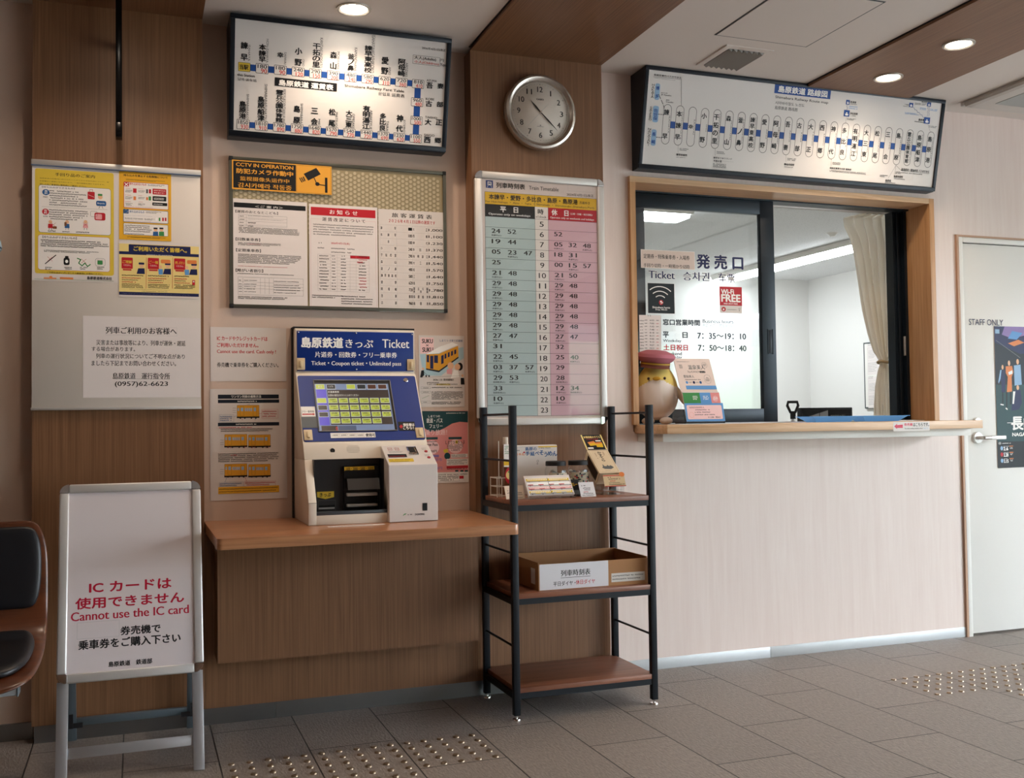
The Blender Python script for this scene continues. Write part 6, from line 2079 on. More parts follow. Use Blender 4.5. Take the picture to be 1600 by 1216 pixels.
tm = thing('ticket_machine', 'cream and blue ticket vending machine with a touch screen', 'ticket machine', (.82, 3.95, .751))
X0, X1 = .583, 1.058
up = [(4.13, .985), (3.838, .985), (3.87, 1.043), (3.878, 1.052), (4.03, 1.306), (4.046, 1.316), (4.048, 1.318), (4.048, 1.486), (4.06, 1.490), (4.128, 1.490), (4.128, .985)]
m = MB().use(ivory).prism(up[1:-1]+[(4.128, .985)], 'X', X0, X1, .002)
cheek = [(4.128, .7515), (3.752, .7515), (3.748, .832), (3.838, .985), (4.128, .985)]
m.prism(cheek, 'X', X0, .612, .0015).prism(cheek, 'X', .872, X1, .001).box(.612, 3.752, .7515, .872, 4.128, .786, .001)
m.use(rubber).box(X0+.002, 3.76, .7508, X1-.002, 4.12, .7516)
m.use(mat('seam_dark', '#55504a', .6)).box(X0-.0003, 3.747, .8315, .6125, 3.7486, .8325)
m.build('cabinet', None, tm)
MB().use(rubber).box(.578, 4.095, .751, .583, 4.129, 1.496).box(.578, 4.06, 1.4905, 1.062, 4.129, 1.497).box(1.058, 4.095, .751, 1.0605, 4.129, 1.49).build('back_plate', None, tm)
hd = MB().use(blue).box(X0+.006, 4.043, 1.323, X1-.005, 4.0485, 1.479, .001).build('header_panel', None, tm)
printed('header_lettering', 'header', place(.583, 4.0428, 1.318), hd)
for x, z in ((.594, 1.473), (.82, 1.474), (1.047, 1.472), (.594, 1.334), (.82, 1.330), (1.047, 1.332)): MB().use(chrome).lathe([(.0005, -.003), (.003, -.002), (.0035, .001)], (x, 4.0425, z), 'Y', 12, False).build('screw', None, hd)
k = (4.03-3.875)/(1.305-1.05); MS = place(.583, 3.873, 1.05, k)
sp_ = MB().use(blue); 
A = Print().rrect(.004, .002, .4705, .297, .008); t = bmesh.new(); a = [t.verts.new(MS @ Vector((p[0], p[1], 0))) for p in A]; b = [t.verts.new(MS @ Vector((p[0], p[1], -.006))) for p in A]; t.faces.new(a); t.faces.new(b[::-1]); n = len(A)
for i in range(n): t.faces.new((a[i], b[i], b[(i+1) % n], a[(i+1) % n]))
sp_._merge(t); spo = sp_.build('screen_panel', None, tm)
scr = MB().use(rubber); scr.boxm(MS, .064, .044, -.003, .364, .274, .0004); so = scr.build('touch_screen', None, spo)
bz = MB().use(mat('bezel', '#6e6f72', .4, .5))
for a in ((.062, .272, .366, .276), (.062, .042, .366, .046), (.062, .046, .065, .272), (.363, .046, .366, .272)): bz.boxm(MS, a[0], a[1], 0, a[2], a[3], .004, .001)
bz.build('screen_bezel', None, so)
printed('screen_printing', 'screen', MS @ Matrix.Translation((0, 0, .0006)), so)
MB().use(chrome).lathe([(.0005, .003), (.008, .003), (.0098, .0015), (.010, -.001)], (0, 0, 0), 'Z', 24, False).build('emblem', None, spo, local=True).matrix_local = Matrix.Translation(-Vector((.82, 3.95, .751))) @ MS @ Matrix.Translation((.43, .277, 0))
for par, (u, v, M_) in ((hd, (.004, .004, place(.583, 4.043, 1.323))), (hd, (.443, .003, place(.583, 4.043, 1.323))), (spo, (.006, .006, MS)), (spo, (.435, .008, MS))):
    l = MB().use(mat('latch_cream', '#cdb894', .4)); l.boxm(M_, u, v, -.001, u+.032, v+.046, .004, .002); l.boxm(M_, u+.011, v+.008, .004, u+.021, v+.036, .010, .003); l.build('latch', None, par)
# recess with the bill unit
rc = MB().use(dark).box(.612, 3.868, .787, .872, 3.872, .985).box(.612, 3.76, .786, .872, 3.868, .7885).box(.6121, 3.80, .7885, .6135, 3.868, .984).box(.8705, 3.80, .7885, .8719, 3.868, .984).use(mat('sill_steel', '#59626b', .35, .6)).box(.6125, 3.7525, .786, .871, 3.775, .798, .001)
rco = rc.build('recess', None, tm)
MR = place(.622, 3.868, .785)
printed('ticket_slot_marking', 'recess', MR @ Matrix.Translation((0, 0, .0006)), rco)
b = MB().use(mat('bill_unit_black', '#15171a', .35)); b.boxm(MR, .108, .002, 0, .236, .172, .019, .002); bu = b.build('bill_unit', None, rco)
printed('bill_unit_marking', 'bill', place(.622, 3.8485, .785), bu)
f = MB().use(mat('flap_grey', '#4b4a4a', .3, .6)); f.box(.738, 3.815, .868, .858, 3.8165, .914, rot=Matrix.Rotation(rad(-28), 3, 'X')); f.build('bill_flap', None, bu)
for z in (.846, .806): MB().use(alu).box(.738, 3.825, z, .852, 3.85, z+.011, .002).build('slot_bar', None, bu)
MB().use(rubber).box(.864, 3.846, .79, .871, 3.868, .86).build('guide_plate', None, rco)
# coin unit
cu = MB().use(coinwhite).prism([(3.84, .7525), (3.7245, .7525), (3.7245, .962), (3.85, 1.030), (3.858, 1.030), (3.858, .96)], 'X', .872, 1.0575, .0025)
MC = place(.872, 3.7245, .962, 1.84); Print().run(DATA['coin'][0]).add_to(cu, MC @ Matrix.Translation((0, 0, .0004))); cu = cu.build_raw('coin_unit', tm)
printed('maker_mark', 'coinfront', place(.872, 3.7238, .751), cu)
b = MB().use(chrome); b.boxm(MC, .093, .067, -.001, .1275, .127, .004, .001); b.use(rubber); b.boxm(MC, .098, .082, .004, .122, .122, .0045); b.boxm(MC, .1275, .069, 0, .129, .126, .006); b.build('coin_slot', None, cu)
for u, v in ((.164, .093), (.164, .047)): MB().use(mat('button_red', '#a32230', .35)).lathe([(.0005, 0), (.006, 0), (.0065, -.003)], (0, 0, 0), 'Z', 18, False).build('button', None, cu, local=True).matrix_local = Matrix.Translation(-Vector((.82, 3.95, .751))) @ MC @ Matrix.Translation((u, v, .003))
mk = MB().use(ivory)
for i in range(9):
    for j in range(5):
        if (i in (0, 8) and j in (0, 4)): continue
        mk.use(rubber).poly([(.745+i*.0055+.0013*math.cos(a), 3.852+j*.0032, 1.0075+j*.0058+.0013*math.sin(a)) for a in (0, 1.05, 2.1, 3.14, 4.19, 5.24)][::-1])
o = mk.build_raw('speaker_holes', tm); o.location.y -= .0035; o.location.z += .0012
MB().use(rubber).lathe([(.0005, -.002), (.0085, -.002), (.0095, .004)], (.69, 3.854, 1.016), 'Y', 24, False).build('sensor_eye', None, tm)

# ------------------------------------------------------------------ steel rack
rk = thing('shelf_rack', 'black steel shelf rack with brown boards beside the ledge', 'shelf rack', (1.62, 3.84, 0))
PX, PYY = (1.3225, 1.8975), (3.65, 3.996)
for x in PX:
    for y in PYY:
        MB().use(black).box(x, y, .02, x+.025, y+.025, 1.175, .0015).build('post', None, rk)
        MB().use(chrome).lathe([(.009, .021), (.0045, .018), (.0045, .008), (.015, .007), (.0165, .003), (.0165, 0), (.0005, 0)], (x+.0125, y+.0125, 0), 'Z', 20, False).build('foot', None, rk)
for x in PX:
    for z in (1.144, .967, .619, .271): MB().use(black).tube([(x+.0125, PYY[0]+.02, z), (x+.0125, PYY[1]+.004, z)], .0045, 8).build('side_rung', None, rk)
for z in (.818, .469, .120):
    MB().use(shelfwood).box(1.335, 3.652, z-.018, 1.91, 4.020, z, .001).build('shelf', None, rk)
    m = MB().use(black).box(1.3475, 3.653, z-.04, 1.8975, 3.673, z-.0181).box(1.3475, 3.998, z-.04, 1.8975, 4.018, z-.0181)
    for x in (1.324, 1.899): m.box(x, 3.675, z-.04, x+.02, 4.005, z-.0181)
    m.build('shelf_frame', None, rk)

# goods on the rack's top shelf (z = .818)
S = .8182
mb = MB().use(mat('noodle_box', '#d9d2cc', .4)).box(1.437, 3.925, S, 1.624, 3.97, 1.019, .004); Print().run(SOMEN).add_to(mb, place(1.437, 3.9248, .894))
tag(mb.build_raw('noodle_box'), 'white noodle box with blue lettering standing at the back of the rack', 'box')
def jar(x, y, r, label, oval):
    t = thing('glass_jar', label, 'jar', (x, y, S), 0, 'black lidded jars on the rack')
    MB().use(acrylic).lathe([(.0005, 0), (r-.003, 0), (r, .004), (r, .100), (r-.004, .113), (r-.008, .119)], (x, y, S), 'Z', 32, False).build('jar_body', None, t)
    R = random.Random(int(x*1000)); m = MB(); sn = [mat('snack_%d' % i, c, .6) for i, c in enumerate(('#e5dfd2', '#d9cdb4', '#b9c4c6', '#a9b0b4', '#e5cac4'))]
    for i in range(70):
        a, q, zz = R.random()*6.28, (r-.012)*math.sqrt(R.random()), S+.010+R.random()*.086
        m.use(R.choice(sn)).sphere((x+q*math.cos(a), y+q*math.sin(a), zz), (.009, .009, .0065), 8)
    o = m.build('snacks', None, t); o['kind'] = 'stuff'
    m = MB().use(rubber).lathe([(.0005, .138), (r-.006, .138), (r-.003, .135), (r-.003, .1195), (.0005, .1195)], (x, y, S), 'Z', 32, False); m.build('lid', None, t)
    lb = MB().use(mat('jar_label', '#b9b09a', .5)); n = 14
    A = [(x+(r+.0006)*math.sin(q), y-(r+.0006)*math.cos(q)) for q in [rad(-62+i*124/n) for i in range(n+1)]]
    for (p, q) in zip(A, A[1:]): lb.poly([(p[0], p[1], S+.035), (q[0], q[1], S+.035), (q[0], q[1], S+.092), (p[0], p[1], S+.092)])
    Q = random.Random(5)
    for i in range(34):
        j = Q.randrange(1, n-1); p, q = A[j], A[j+1]; z0 = S+.04+Q.random()*.044; lb.use(ink(Q.choice(('GD', 'K', 'DG', 'RD', 'GL')))); d = .0006
        lb.poly([(p[0]*1, p[1]-d, z0), (q[0], q[1]-d, z0), (q[0], q[1]-d, z0+.003+Q.random()*.006), (p[0], p[1]-d, z0+.003+Q.random()*.006)])
    lb.build_raw('label', t)
jar(1.577, 3.83, .044, 'clear snack jar with a black lid, left one in front of the noodle box', False)
jar(1.674, 3.83, .043, 'clear snack jar with a black lid, right one behind the white price card', True)
def card(name, x, y, z, w, h, k, ops, label, cat, m_, thick=.0012, parent=None):
    M_ = place(x, y, z, k); mb = MB().use(m_); mb.boxm(M_, 0, 0, -thick, w, h, 0)
    Print().run(ops).add_to(mb, M_); o = mb.build_raw(name, parent); return tag(o, label, cat) if label else o
pc = thing('postcard_display', 'pack of postcards with four train drawings leaning on a clear stand', 'postcards', (1.51, 3.73, S)); kk = .79
M = place(1.411, 3.70, .832, kk)
m = MB().use(gloss); m.boxm(M, 0, 0, -.012, .19, .092, 0); Print().run([[*q] for q in CARDS]).add_to(m, M); m.build_raw('postcards', pc)
m = MB().use(acrylic); m.boxm(M, -.002, -.002, -.016, .192, .07, -.0125); m.box(1.41, 3.69, S, 1.603, 3.75, S+.002); m.box(1.41, 3.689, S, 1.603, 3.691, S+.016); m.boxm(M, .09, -.012, -.02, .094, .06, -.016); m.build('stand', None, pc)
pr = card('price_card', 1.332, 3.735, S+.001, .078, .055, .5, PRICE2, 'cream price card at the left end of the rack behind the steel post', 'price card', mat('cream_card', '#d8c9b8', .6))
card('price_card', 1.629, 3.70, S+.001, .064, .062, .52, PRICE, 'white price card standing at the front of the rack below the right jar', 'price card', mat('white_card', '#dcdce0', .5))
bc = thing('black_pouch', 'small black pouch standing behind the white price card on the rack', 'pouch', (1.625, 3.745, S))
M = place(1.603, 3.742, S, .3); m = MB().use(mat('pouch_black', '#16181c', .3)); m.boxm(M, 0, 0, -.012, .044, .07, 0, .005); Print().run(BLACKCARD).add_to(m, M @ Matrix.Translation((0, 0, .0002))); m.build_raw('pouch', bc)
# wire holder with a bottle
wh = thing('wire_holder', 'white wire holder at the left end of the rack', 'wire holder', (1.37, 3.88, S)); m = MB().use(mat('wire_white', '#cfc9bd', .4))
for z in (.006, .042, .076): m.tube([(1.335, 3.85, S+z), (1.415, 3.85, S+z), (1.415, 3.93, S+z), (1.335, 3.93, S+z)], .002, 6, True)
for x, y in ((1.335, 3.85), (1.355, 3.85), (1.415, 3.85), (1.335, 3.93), (1.415, 3.93)): m.tube([(x, y, S), (x, y, S+.078)], .002, 6)
m.build('wire_frame', None, wh); MB().use(mat('wire_white', '')).tube([(1.372, 3.932, S+.006), (1.372, 3.932, S+.22)], .0022, 6).build('sign_rod', None, wh)
bt = thing('sauce_bottle', 'slim bottle with a cream cap standing in the wire holder', 'bottle', (1.392, 3.888, S+.003))
MB().use(mat('bottle_brown', '#6d4a35', .2)).lathe([(.0005, .008), (.018, .008), (.019, .014), (.019, .13), (.012, .165), (.009, .18), (.009, .205), (.0005, .205)], (1.386, 3.888, S), 'Z', 20, False).build('bottle_body', None, bt)
MB().use(mat('cap_cream', '#d0c3b2', .4)).lathe([(.0005, .236), (.0105, .236), (.011, .206), (.0005, .206)], (1.386, 3.888, S), 'Z', 18, False).build('cap', None, bt)
M = place(1.371, 3.868, S+.118); m = MB().use(gloss); m.boxm(M, 0, 0, -.001, .03, .078, 0); Print().run(BOTTLE).add_to(m, M); m.build_raw('label', bt)
M = place(1.366, 3.8425, S+.05); m = MB().use(ink('RD')); m.poly([M @ Vector((.022+.022*math.cos(a*.3142), .035+.034*math.sin(a*.3142), .0)) for a in range(20)]); Print().run([['e', 'YL', 40, 180, 400, 560], ['t', 'RD', 'でき', 90, 300, 350, 450, .8, 0], ['r', 'GN', 120, 470, 330, 520, 4]]).add_to(m, M); tag(m.build_raw('round_tag'), 'red and yellow round tag hung on the wire holder', 'tag')
# sponge cake box leaning back on a clear stand
cs = thing('cake_box', 'cream cake box leaning back on a clear stand at the right end of the rack', 'box', (1.78, 3.82, S)); kc = (3.88-3.76)/(.995-.906); M = place(1.736, 3.76, .906, kc)
m = MB().use(mat('cake_cream', '#d9c8aa', .45)); m.boxm(M, 0, 0, -.058, .093, .149, 0, .0015); Print().run(CAST).add_to(m, M); bx = m.build_raw('box_body', cs)
m = MB().use(mat('cake_window', '#1c1512', .3)); m.boxm(M, -.0006, .012, -.05, .0006, .125, -.008); m.build('window', None, bx)
M2 = place(1.736, 3.881, .996, 1.03); m = MB().use(gloss); m.boxm(M2, 0, 0, -.001, .093, .086, 0); Print().run(CASTTOP).add_to(m, M2); m.build_raw('display_flap', cs)
M3 = place(1.745, 3.73, .853, .43); m = MB().use(mat('cake_card', '#d3bd97', .5)); m.boxm(M3, 0, 0, -.001, .093, .05, 0); Print().run(CASTCARD).add_to(m, M3); m.use(ink('OR')); m.poly([M3 @ Vector((.083+.012*math.cos(a*.3142), .05+.010*math.sin(a*.3142), .0008)) for a in range(20)]); m.build_raw('price_card', cs)
m = MB().use(acrylic).box(1.745, 3.765, S, 1.835, 3.92, S+.003).box(1.742, 3.80, S+.003, 1.745, 3.90, .90).box(1.835, 3.80, S+.003, 1.838, 3.90, .90).box(1.748, 3.74, S+.018, 1.832, 3.775, S+.021).box(1.745, 3.74, S, 1.748, 3.775, S+.034).box(1.832, 3.74, S, 1.835, 3.775, S+.034); m.boxm(M, 0, -.004, -.064, .093, .12, -.0595); m.build('clear_stand', None, cs)
# cardboard box on the middle shelf
kb = mat('cardboard', '#a5784f', .75, bump=.1, bscale=80); cb = thing('cardboard_box', 'open brown cardboard box on the middle shelf of the rack', 'box', (1.66, 3.83, .4695)); Zb = .4695
MB().use(kb).box(1.440, 3.685, Zb, 1.905, 3.985, Zb+.004).box(1.440, 3.685, Zb+.004, 1.905, 3.6895, Zb+.100).box(1.440, 3.981, Zb+.004, 1.905, 3.985, Zb+.108).box(1.440, 3.69, Zb+.004, 1.4445, 3.981, Zb+.106).box(1.9005, 3.69, Zb+.004, 1.905, 3.981, Zb+.106).box(1.4445, 3.972, Zb+.05, 1.53, 3.976, Zb+.092).build('box_body', None, cb)
M = place(1.444, 3.6845, Zb+.002); m = MB().use(mat('box_label', '#d5d4d8', .5)); m.boxm(M, 0, 0, -.0004, .288, .098, 0); Print().run(CARTON).add_to(m, M); m.build_raw('paper_label', cb)
M = place(1.745, 3.6845, Zb+.012); m = MB().use(mat('tape_white', '#cfcac2', .3)); m.boxm(M, 0, .002, -.0004, .145, .036, 0); Print().run([['g', 'K', 40, 60, 1400, 320, 2, 4]]).add_to(m, M); m.build_raw('tape_label', cb)
m = MB().use(ink('TW')); 
for a, b in ((3.72, 3.765), ): m.poly([(1.4396, a, Zb+.02), (1.4396, a, Zb+.08), (1.4396, b, Zb+.08), (1.4396, b, Zb+.02)])
m.build_raw('side_printing', cb)

# ------------------------------------------------------------------ on the ticket counter (z = 1.0935)
Z1 = 1.0934
pl = thing('plush_toy', 'yellow and white round plush chick in a pink cap on the ticket counter', 'plush toy', (2.228, 4.195, Z1), rad(-27))
yel = mat('plush_yellow', '#e6cf78', .9, bump=.3, bscale=500); wht = mat('plush_white', '#ece3dd', .9, bump=.3, bscale=500); cream = mat('plush_cream', '#cdbba2', .9)
t = bmesh.new(); bmesh.ops.create_uvsphere(t, u_segments=90, v_segments=70, radius=1)
for v in t.verts: zz = v.co.z; f_ = 1-.10*zz; v.co = Vector((v.co.x*.098*f_, v.co.y*.082*f_, zz*.132+.152))
m = MB().use(yel); m.use(wht)
yi, wi = 0, 1
vm = {v: m.bm.verts.new(v.co+Vector((2.228, 4.195, Z1))) for v in t.verts}
for f_ in t.faces:
    nf = m.bm.faces.new([vm[v] for v in f_.verts]); c = f_.calc_center_median(); nf.smooth = True
    nf.material_index = yi if c.z > .185+.02*math.cos(c.x*30) or c.y > .02 else wi
t.free(); m.build('body', None, pl)
for s in (-1, 1): MB().use(wht).sphere((2.228+s*.04, 4.17, Z1+.017), (.030, .040, .017), 18).build('foot', None, pl)
for s in (-1, 1): MB().use(mat('plush_tan', '#b9a58e', .9)).sphere((0, 0, 0), (.014, .020, .055), 16).build('wing', None, pl, local=True).matrix_local = Matrix.Translation((s*.103, -.01, .135)) @ Matrix.Rotation(rad(s*-28), 4, 'Y')
for s in (-1, 1): MB().use(mat('eye_brown', '#3a2119', .3)).sphere((2.228+s*.036, 4.195-.0775, Z1+.207), (.0062, .004, .0068), 12).build('eye', None, pl)
MB().use(mat('beak_gold', '#c99a2e', .8)).sphere((2.228, 4.195-.083, Z1+.206), (.019, .010, .009), 16).build('beak', None, pl)
cap = MB().use(mat('cap_pink', '#b5707f', .9, bump=.3, bscale=500)).lathe([(.0005, .072), (.045, .070), (.082, .055), (.090, .040), (.078, .024), (.066, .016)], (0, 0, 0), 'Z', 36, False).use(mat('cap_brown', '#7c4a3a', .8)).lathe([(.066, .017), (.0665, -.004)], (0, 0, 0), 'Z', 36, False).use(mat('cap_band', '#c9a638', .7)).lathe([(.0675, .013), (.0675, .007)], (0, 0, 0), 'Z', 36, False)
cap.use(mat('cap_brown', '')); 
A = [(.066*math.sin(rad(q)), -.066*math.cos(rad(q)), 0) for q in range(-60, 61, 10)]; B = [(.080*math.sin(rad(q)), -.092*math.cos(rad(q)), -.008) for q in range(-60, 61, 10)]
for i in range(12): cap.poly([A[i], A[i+1], B[i+1], B[i]], True); 
c = cap.build('cap', None, pl, local=True); c.matrix_local = Matrix.Translation((-.004, 0, .268)) @ Matrix.Rotation(rad(5), 4, 'Y') @ Matrix.Rotation(rad(6), 4, 'X')
bs = thing('brochure_stand', 'clear acrylic stand holding face mask flyers on the counter', 'brochure stand', (2.38, 4.04, Z1)); 
M = place(2.268, 4.005, Z1+.004, .23); m = MB().use(acrylic); m.boxm(M, 0, 0, -.0025, .2, .082, -.0005); m.box(2.262, 4.0, Z1, 2.47, 4.12, Z1+.003)
for x in (2.262, 2.4675): m.prism([(4.002, Z1+.003), (4.025, Z1+.08), (4.10, Z1+.14), (4.12, Z1+.003)], 'X', x, x+.0025)
m.build('stand_body', None, bs); MB().use(rubber).box(2.268, 4.004, Z1+.0031, 2.466, 4.10, Z1+.010).build('stand_base', None, bs)
M = place(2.291, 4.026, Z1+.018, .43); m = MB().use(mat('flyer_pink', '#e2cfc6', .4)); m.boxm(M, 0, 0, -.003, .186, .305, 0); Print().run(FLYER).add_to(m, M); tag(m.build_raw('mask_flyer'), 'pale pink face mask flyer, tallest sheet in the clear stand', 'flyer')
M = place(2.280, 4.012, Z1+.012, .30); m = MB().use(gloss); m.boxm(M, 0, 0, -.006, .186, .138, 0); Print().run(MASKS).add_to(m, M); tag(m.build_raw('mask_packet'), 'green, blue and red face mask packet in front of the pink flyer', 'packet')
M = place(2.271, 4.0015, Z1+.012, .23); m = MB().use(gloss); m.boxm(M, 0, 0, -.0008, .195, .083, 0); Print().run(PINK).add_to(m, M); tag(m.build_raw('price_card'), 'pink price card with a blue border on the front of the clear stand', 'price card')
tray_m = thin(mat('tray_blue', '#6aaeee', .3), '#7dbcff', .5)
def tray(x0, x1, label):
    y0, y1 = 4.05, 4.19; m = MB().use(tray_m); z0, z1, s = Z1, 1.1215, .042
    I = [(x0+s, y0+s*.8), (x1-s, y0+s*.8), (x1-s, y1-s*.8), (x0+s, y1-s*.8)]; O = [(x0+.006, y0+.006), (x1-.006, y0+.006), (x1-.006, y1-.006), (x0+.006, y1-.006)]; R_ = [(x0, y0), (x1, y0), (x1, y1), (x0, y1)]
    for d in (.0004,):
        a = [(p[0], p[1], z0+d) for p in I]; b = [(p[0], p[1], z1-.0025+d) for p in O]; c_ = [(p[0], p[1], z1-.0025+d) for p in R_]
        m.poly(a)
        for i in range(4): j = (i+1) % 4; m.poly([a[i], a[j], b[j], b[i]]); m.poly([b[i], b[j], c_[j], c_[i]])
    for i in range(4): j = (i+1) % 4; m.poly([(*R_[i], z1-.0025), (*R_[j], z1-.0025), (*R_[j], z1-.0003), (*R_[i], z1-.0003)])
    tag(m.build('coin_tray'), label, 'tray', 'blue trays on the counter')
tray(2.965, 3.242, 'blue coin tray on the counter, the one nearer the sliding window pane'); tray(3.247, 3.525, 'blue coin tray on the counter, the one below the curtain')

# ------------------------------------------------------------------ inside the office
cl = thin(mat('curtain_cloth', '#f6efe2', .85, bump=.25, bscale=600), '#fcf8ef', .68)
L_ = [(2.19, 3.600, 3.80), (2.165, 3.50, 3.80), (2.12, 3.505, 3.80), (2.05, 3.545, 3.80), (1.95, 3.565, 3.80), (1.82, 3.585, 3.79), (1.68, 3.605, 3.79), (1.55, 3.635, 3.785), (1.46, 3.665, 3.775), (1.415, 3.70, 3.755), (1.395, 3.705, 3.752), (1.36, 3.69, 3.765), (1.28, 3.675, 3.775), (1.18, 3.67, 3.785), (1.05, 3.665, 3.79), (.85, 3.66, 3.79)]
m = MB().use(cl); n = 72; rows = []
for i, (z, a, b) in enumerate(L_):
    w = b-a; amp = .004+.028*min(1, w/.25)*(.9 if i else .6)
    rows.append([m.bm.verts.new((a+w*(j/n)+.004*math.sin(j*.55+z*9), 4.47+amp*math.sin(j/n*6.28*5.5+.7*math.sin(z*3))+.006*math.sin(j*.9+z*5), z)) for j in range(n+1)])
for A, B in zip(rows, rows[1:]):
    for j in range(n): f_ = m.bm.faces.new((A[j], A[j+1], B[j+1], B[j])); f_.smooth = True
ctn = thing('curtain', 'cream curtain tied back at the right of the ticket window', 'curtain', (3.7, 4.47, 1.4)); m.build('cloth', None, ctn)
MB().use(mat('tieback', '#b7a482', .8)).tube([(3.73+.032*math.cos(a*.524), 4.47+.034*math.sin(a*.524), 1.405+.004*math.cos(a)) for a in range(12)], .007, 8, True).build('tie_band', None, ctn)
MB().use(alu).tube([(2.1, 4.47, 2.2), (3.9, 4.47, 2.2)], .009, 10).build('curtain_rail', None, ctn)
def tubelight(x0, y0, x1, y1, label):
    t = thing('fluorescent_light', label, 'ceiling light', ((x0+x1)/2, (y0+y1)/2, 2.67), 0, 'fluorescent lights in the office')
    al = x1-x0 > y1-y0; 
    if al: pr_ = [(y0, 2.668), (y0+.02, 2.62), (y1-.02, 2.62), (y1, 2.668)]; MB().use(white).prism(pr_, 'X', x0, x1, .003).build('housing', None, t); MB().use(mat('tube_glow', '#f4fbff', .4, emis=14)).prism([(y0+.03, 2.622), (y0+.05, 2.595), (y1-.05, 2.595), (y1-.03, 2.622)], 'X', x0+.02, x1-.02, .004).build('diffuser', None, t)
    else: pr_ = [(x0, 2.668), (x0+.02, 2.62), (x1-.02, 2.62), (x1, 2.668)]; MB().use(white).prism(pr_, 'Y', y0, y1, .003).build('housing', None, t); MB().use(mat('tube_glow', '')).prism([(x0+.03, 2.622), (x0+.05, 2.595), (x1-.05, 2.595), (x1-.03, 2.622)], 'Y', y0+.02, y1-.02, .004).build('diffuser', None, t)
tubelight(2.6, 6.60, 3.85, 6.90, 'office fluorescent light seen through the top left of the ticket window glass'); tubelight(5.84, 7.42, 6.12, 9.72, 'long office fluorescent light next to the curtain')
m = MB().use(white).lathe([(.0005, -.03), (.02, -.028), (.035, -.01), (.05, 0)], (5.52, 7.215, 2.67), 'Z', 20, False); tag(m.build('smoke_detector'), 'small smoke detector on the office ceiling', 'detector')
ow = thing('office_whiteboard', 'whiteboard with notes on the right office wall behind the curtain', 'whiteboard', (7.14, 8.3, 1.55))
MB().use(mat('board_edge', '#555b5c', .4, .5)).box(7.125, 7.80, 1.205, 7.15, 8.85, 1.89).build('board_frame', None, ow); MB().use(white).box(7.122, 7.82, 1.22, 7.126, 8.83, 1.875).build('board_face', None, ow)
for i, z in enumerate((1.55, 1.21)):
    MM = Matrix(((0, 0, -1, 7.1205), (-1, 0, 0, 8.79), (0, 1, 0, z), (0, 0, 0, 1))); m = MB().use(paper); m.boxm(MM, 0, 0, -.001, .22, .315 if not i else .32, 0); Print().run([[*q] for q in OFFNOTE]).add_to(m, MM); tag(m.build_raw('pinned_note'), ('upper' if not i else 'lower')+' white sheet pinned on the office whiteboard', 'note')
dk = thing('office_desk', 'office desk below the ticket window carrying the monitor', 'desk', (4.1, 5.4, 0)); MB().use(mat('desk_grey', '#b8b6b0', .5)).box(3.3, 5.15, .70, 4.9, 5.85, .73, .003).build('desk_top', None, dk)
for x in (3.33, 4.83):
    for y in (5.18, 5.79): MB().use(alu).box(x, y, 0, x+.04, y+.04, .70).build('leg', None, dk)
mo = thing('monitor', 'black monitor showing camera views inside the office', 'monitor', (4.06, 5.42, .73)); MB().use(rubber).box(3.865, 5.40, .80, 4.252, 5.44, 1.178, .004).build('screen_case', None, mo); MB().use(rubber).box(3.98, 5.40, .73, 4.14, 5.56, .742, .003).box(4.04, 5.44, .74, 4.08, 5.47, .95).build('stand', None, mo)
MM = place(3.878, 5.3995, .95); m = MB().use(mat('screen_black', '#0b0c0e', .2)); m.boxm(MM, 0, -.13, -.001, .36, .215, 0); Print().run([[q[0], q[1]]+[([[int(p[0]*.65), int(p[1]*.92)] for p in e] if isinstance(e, list) else e) for e in q[2:]] if q[0] == 'p' else [q[0], q[1], int(q[2]*.65), int(q[3]*.92), int(q[4]*.65), int(q[5]*.92)]+q[6:] for q in MONITOR]).add_to(m, MM); m.build_raw('display', mo)
sh = thing('shovel', 'shovel with a black D-shaped grip standing in the office', 'shovel', (3.455, 4.9, 0)); g = (3.455, 4.9)
MB().use(rubber).tube([(g[0]-.030, g[1], 1.205), (g[0]+.030, g[1], 1.205), (g[0]+.036, g[1], 1.185), (g[0]+.016, g[1], 1.148), (g[0]-.016, g[1], 1.148), (g[0]-.036, g[1], 1.185)], .008, 10, True).tube([(g[0], g[1], 1.15), (g[0], g[1], 1.11)], .015, 12).build('grip', None, sh); MB().use(chrome).tube([(g[0], g[1], .3), (g[0], g[1], 1.12)], .011, 12).build('shaft', None, sh); MB().use(alu).box(g[0]-.11, g[1]-.005, .002, g[0]+.11, g[1]+.005, .32, .002).build('blade', None, sh)

# ------------------------------------------------------------------ standing sign board
ab = thing('standing_sign', 'folding aluminium sign board with red lettering standing on the floor', 'sign board', (-.012, 3.75, 0)); kk = (3.77-3.606)/(.925-.30); M = place(-.238, 3.606, .30, kk); hh = .625*math.sqrt(1+kk*kk)
snapframe(ab, M, .451, hh, .030, .018)
m = MB().use(mat('board_poster', '#d0c7c8', .35)); m.boxm(M, .027, .027, -.017, .424, hh-.027, -.006); Print().run(DATA['aboard'][0]).add_to(m, M @ Matrix.Translation((0, 0, -.006))); m.build_raw('poster_sheet', ab)
legm = mat('leg_silver', '#b9bcc0', .35, .8)
def leg(name, x0, x1, top, bot, w, m_):
    (yt, zt), (yb, zb) = top, bot; k = (yt-yb)/(zt-zb); c = math.sqrt(1+k*k); M_ = place(x0, yb, zb, k); MB().use(m_).boxm(M_, 0, 0, -w, x1-x0, (zt-zb)*c, 0, .001).build(name, None, ab)
for a in (-.236, .175): leg('front_leg', a, a+.034, (3.612, .305), (3.528, .003), .016, legm)
mg = mat('rear_grey', '#6f7c85', .4, .6)
for a in (-.226, .176): leg('rear_leg', a, a+.028, (3.80, .90), (4.026, .003), .014, mg)
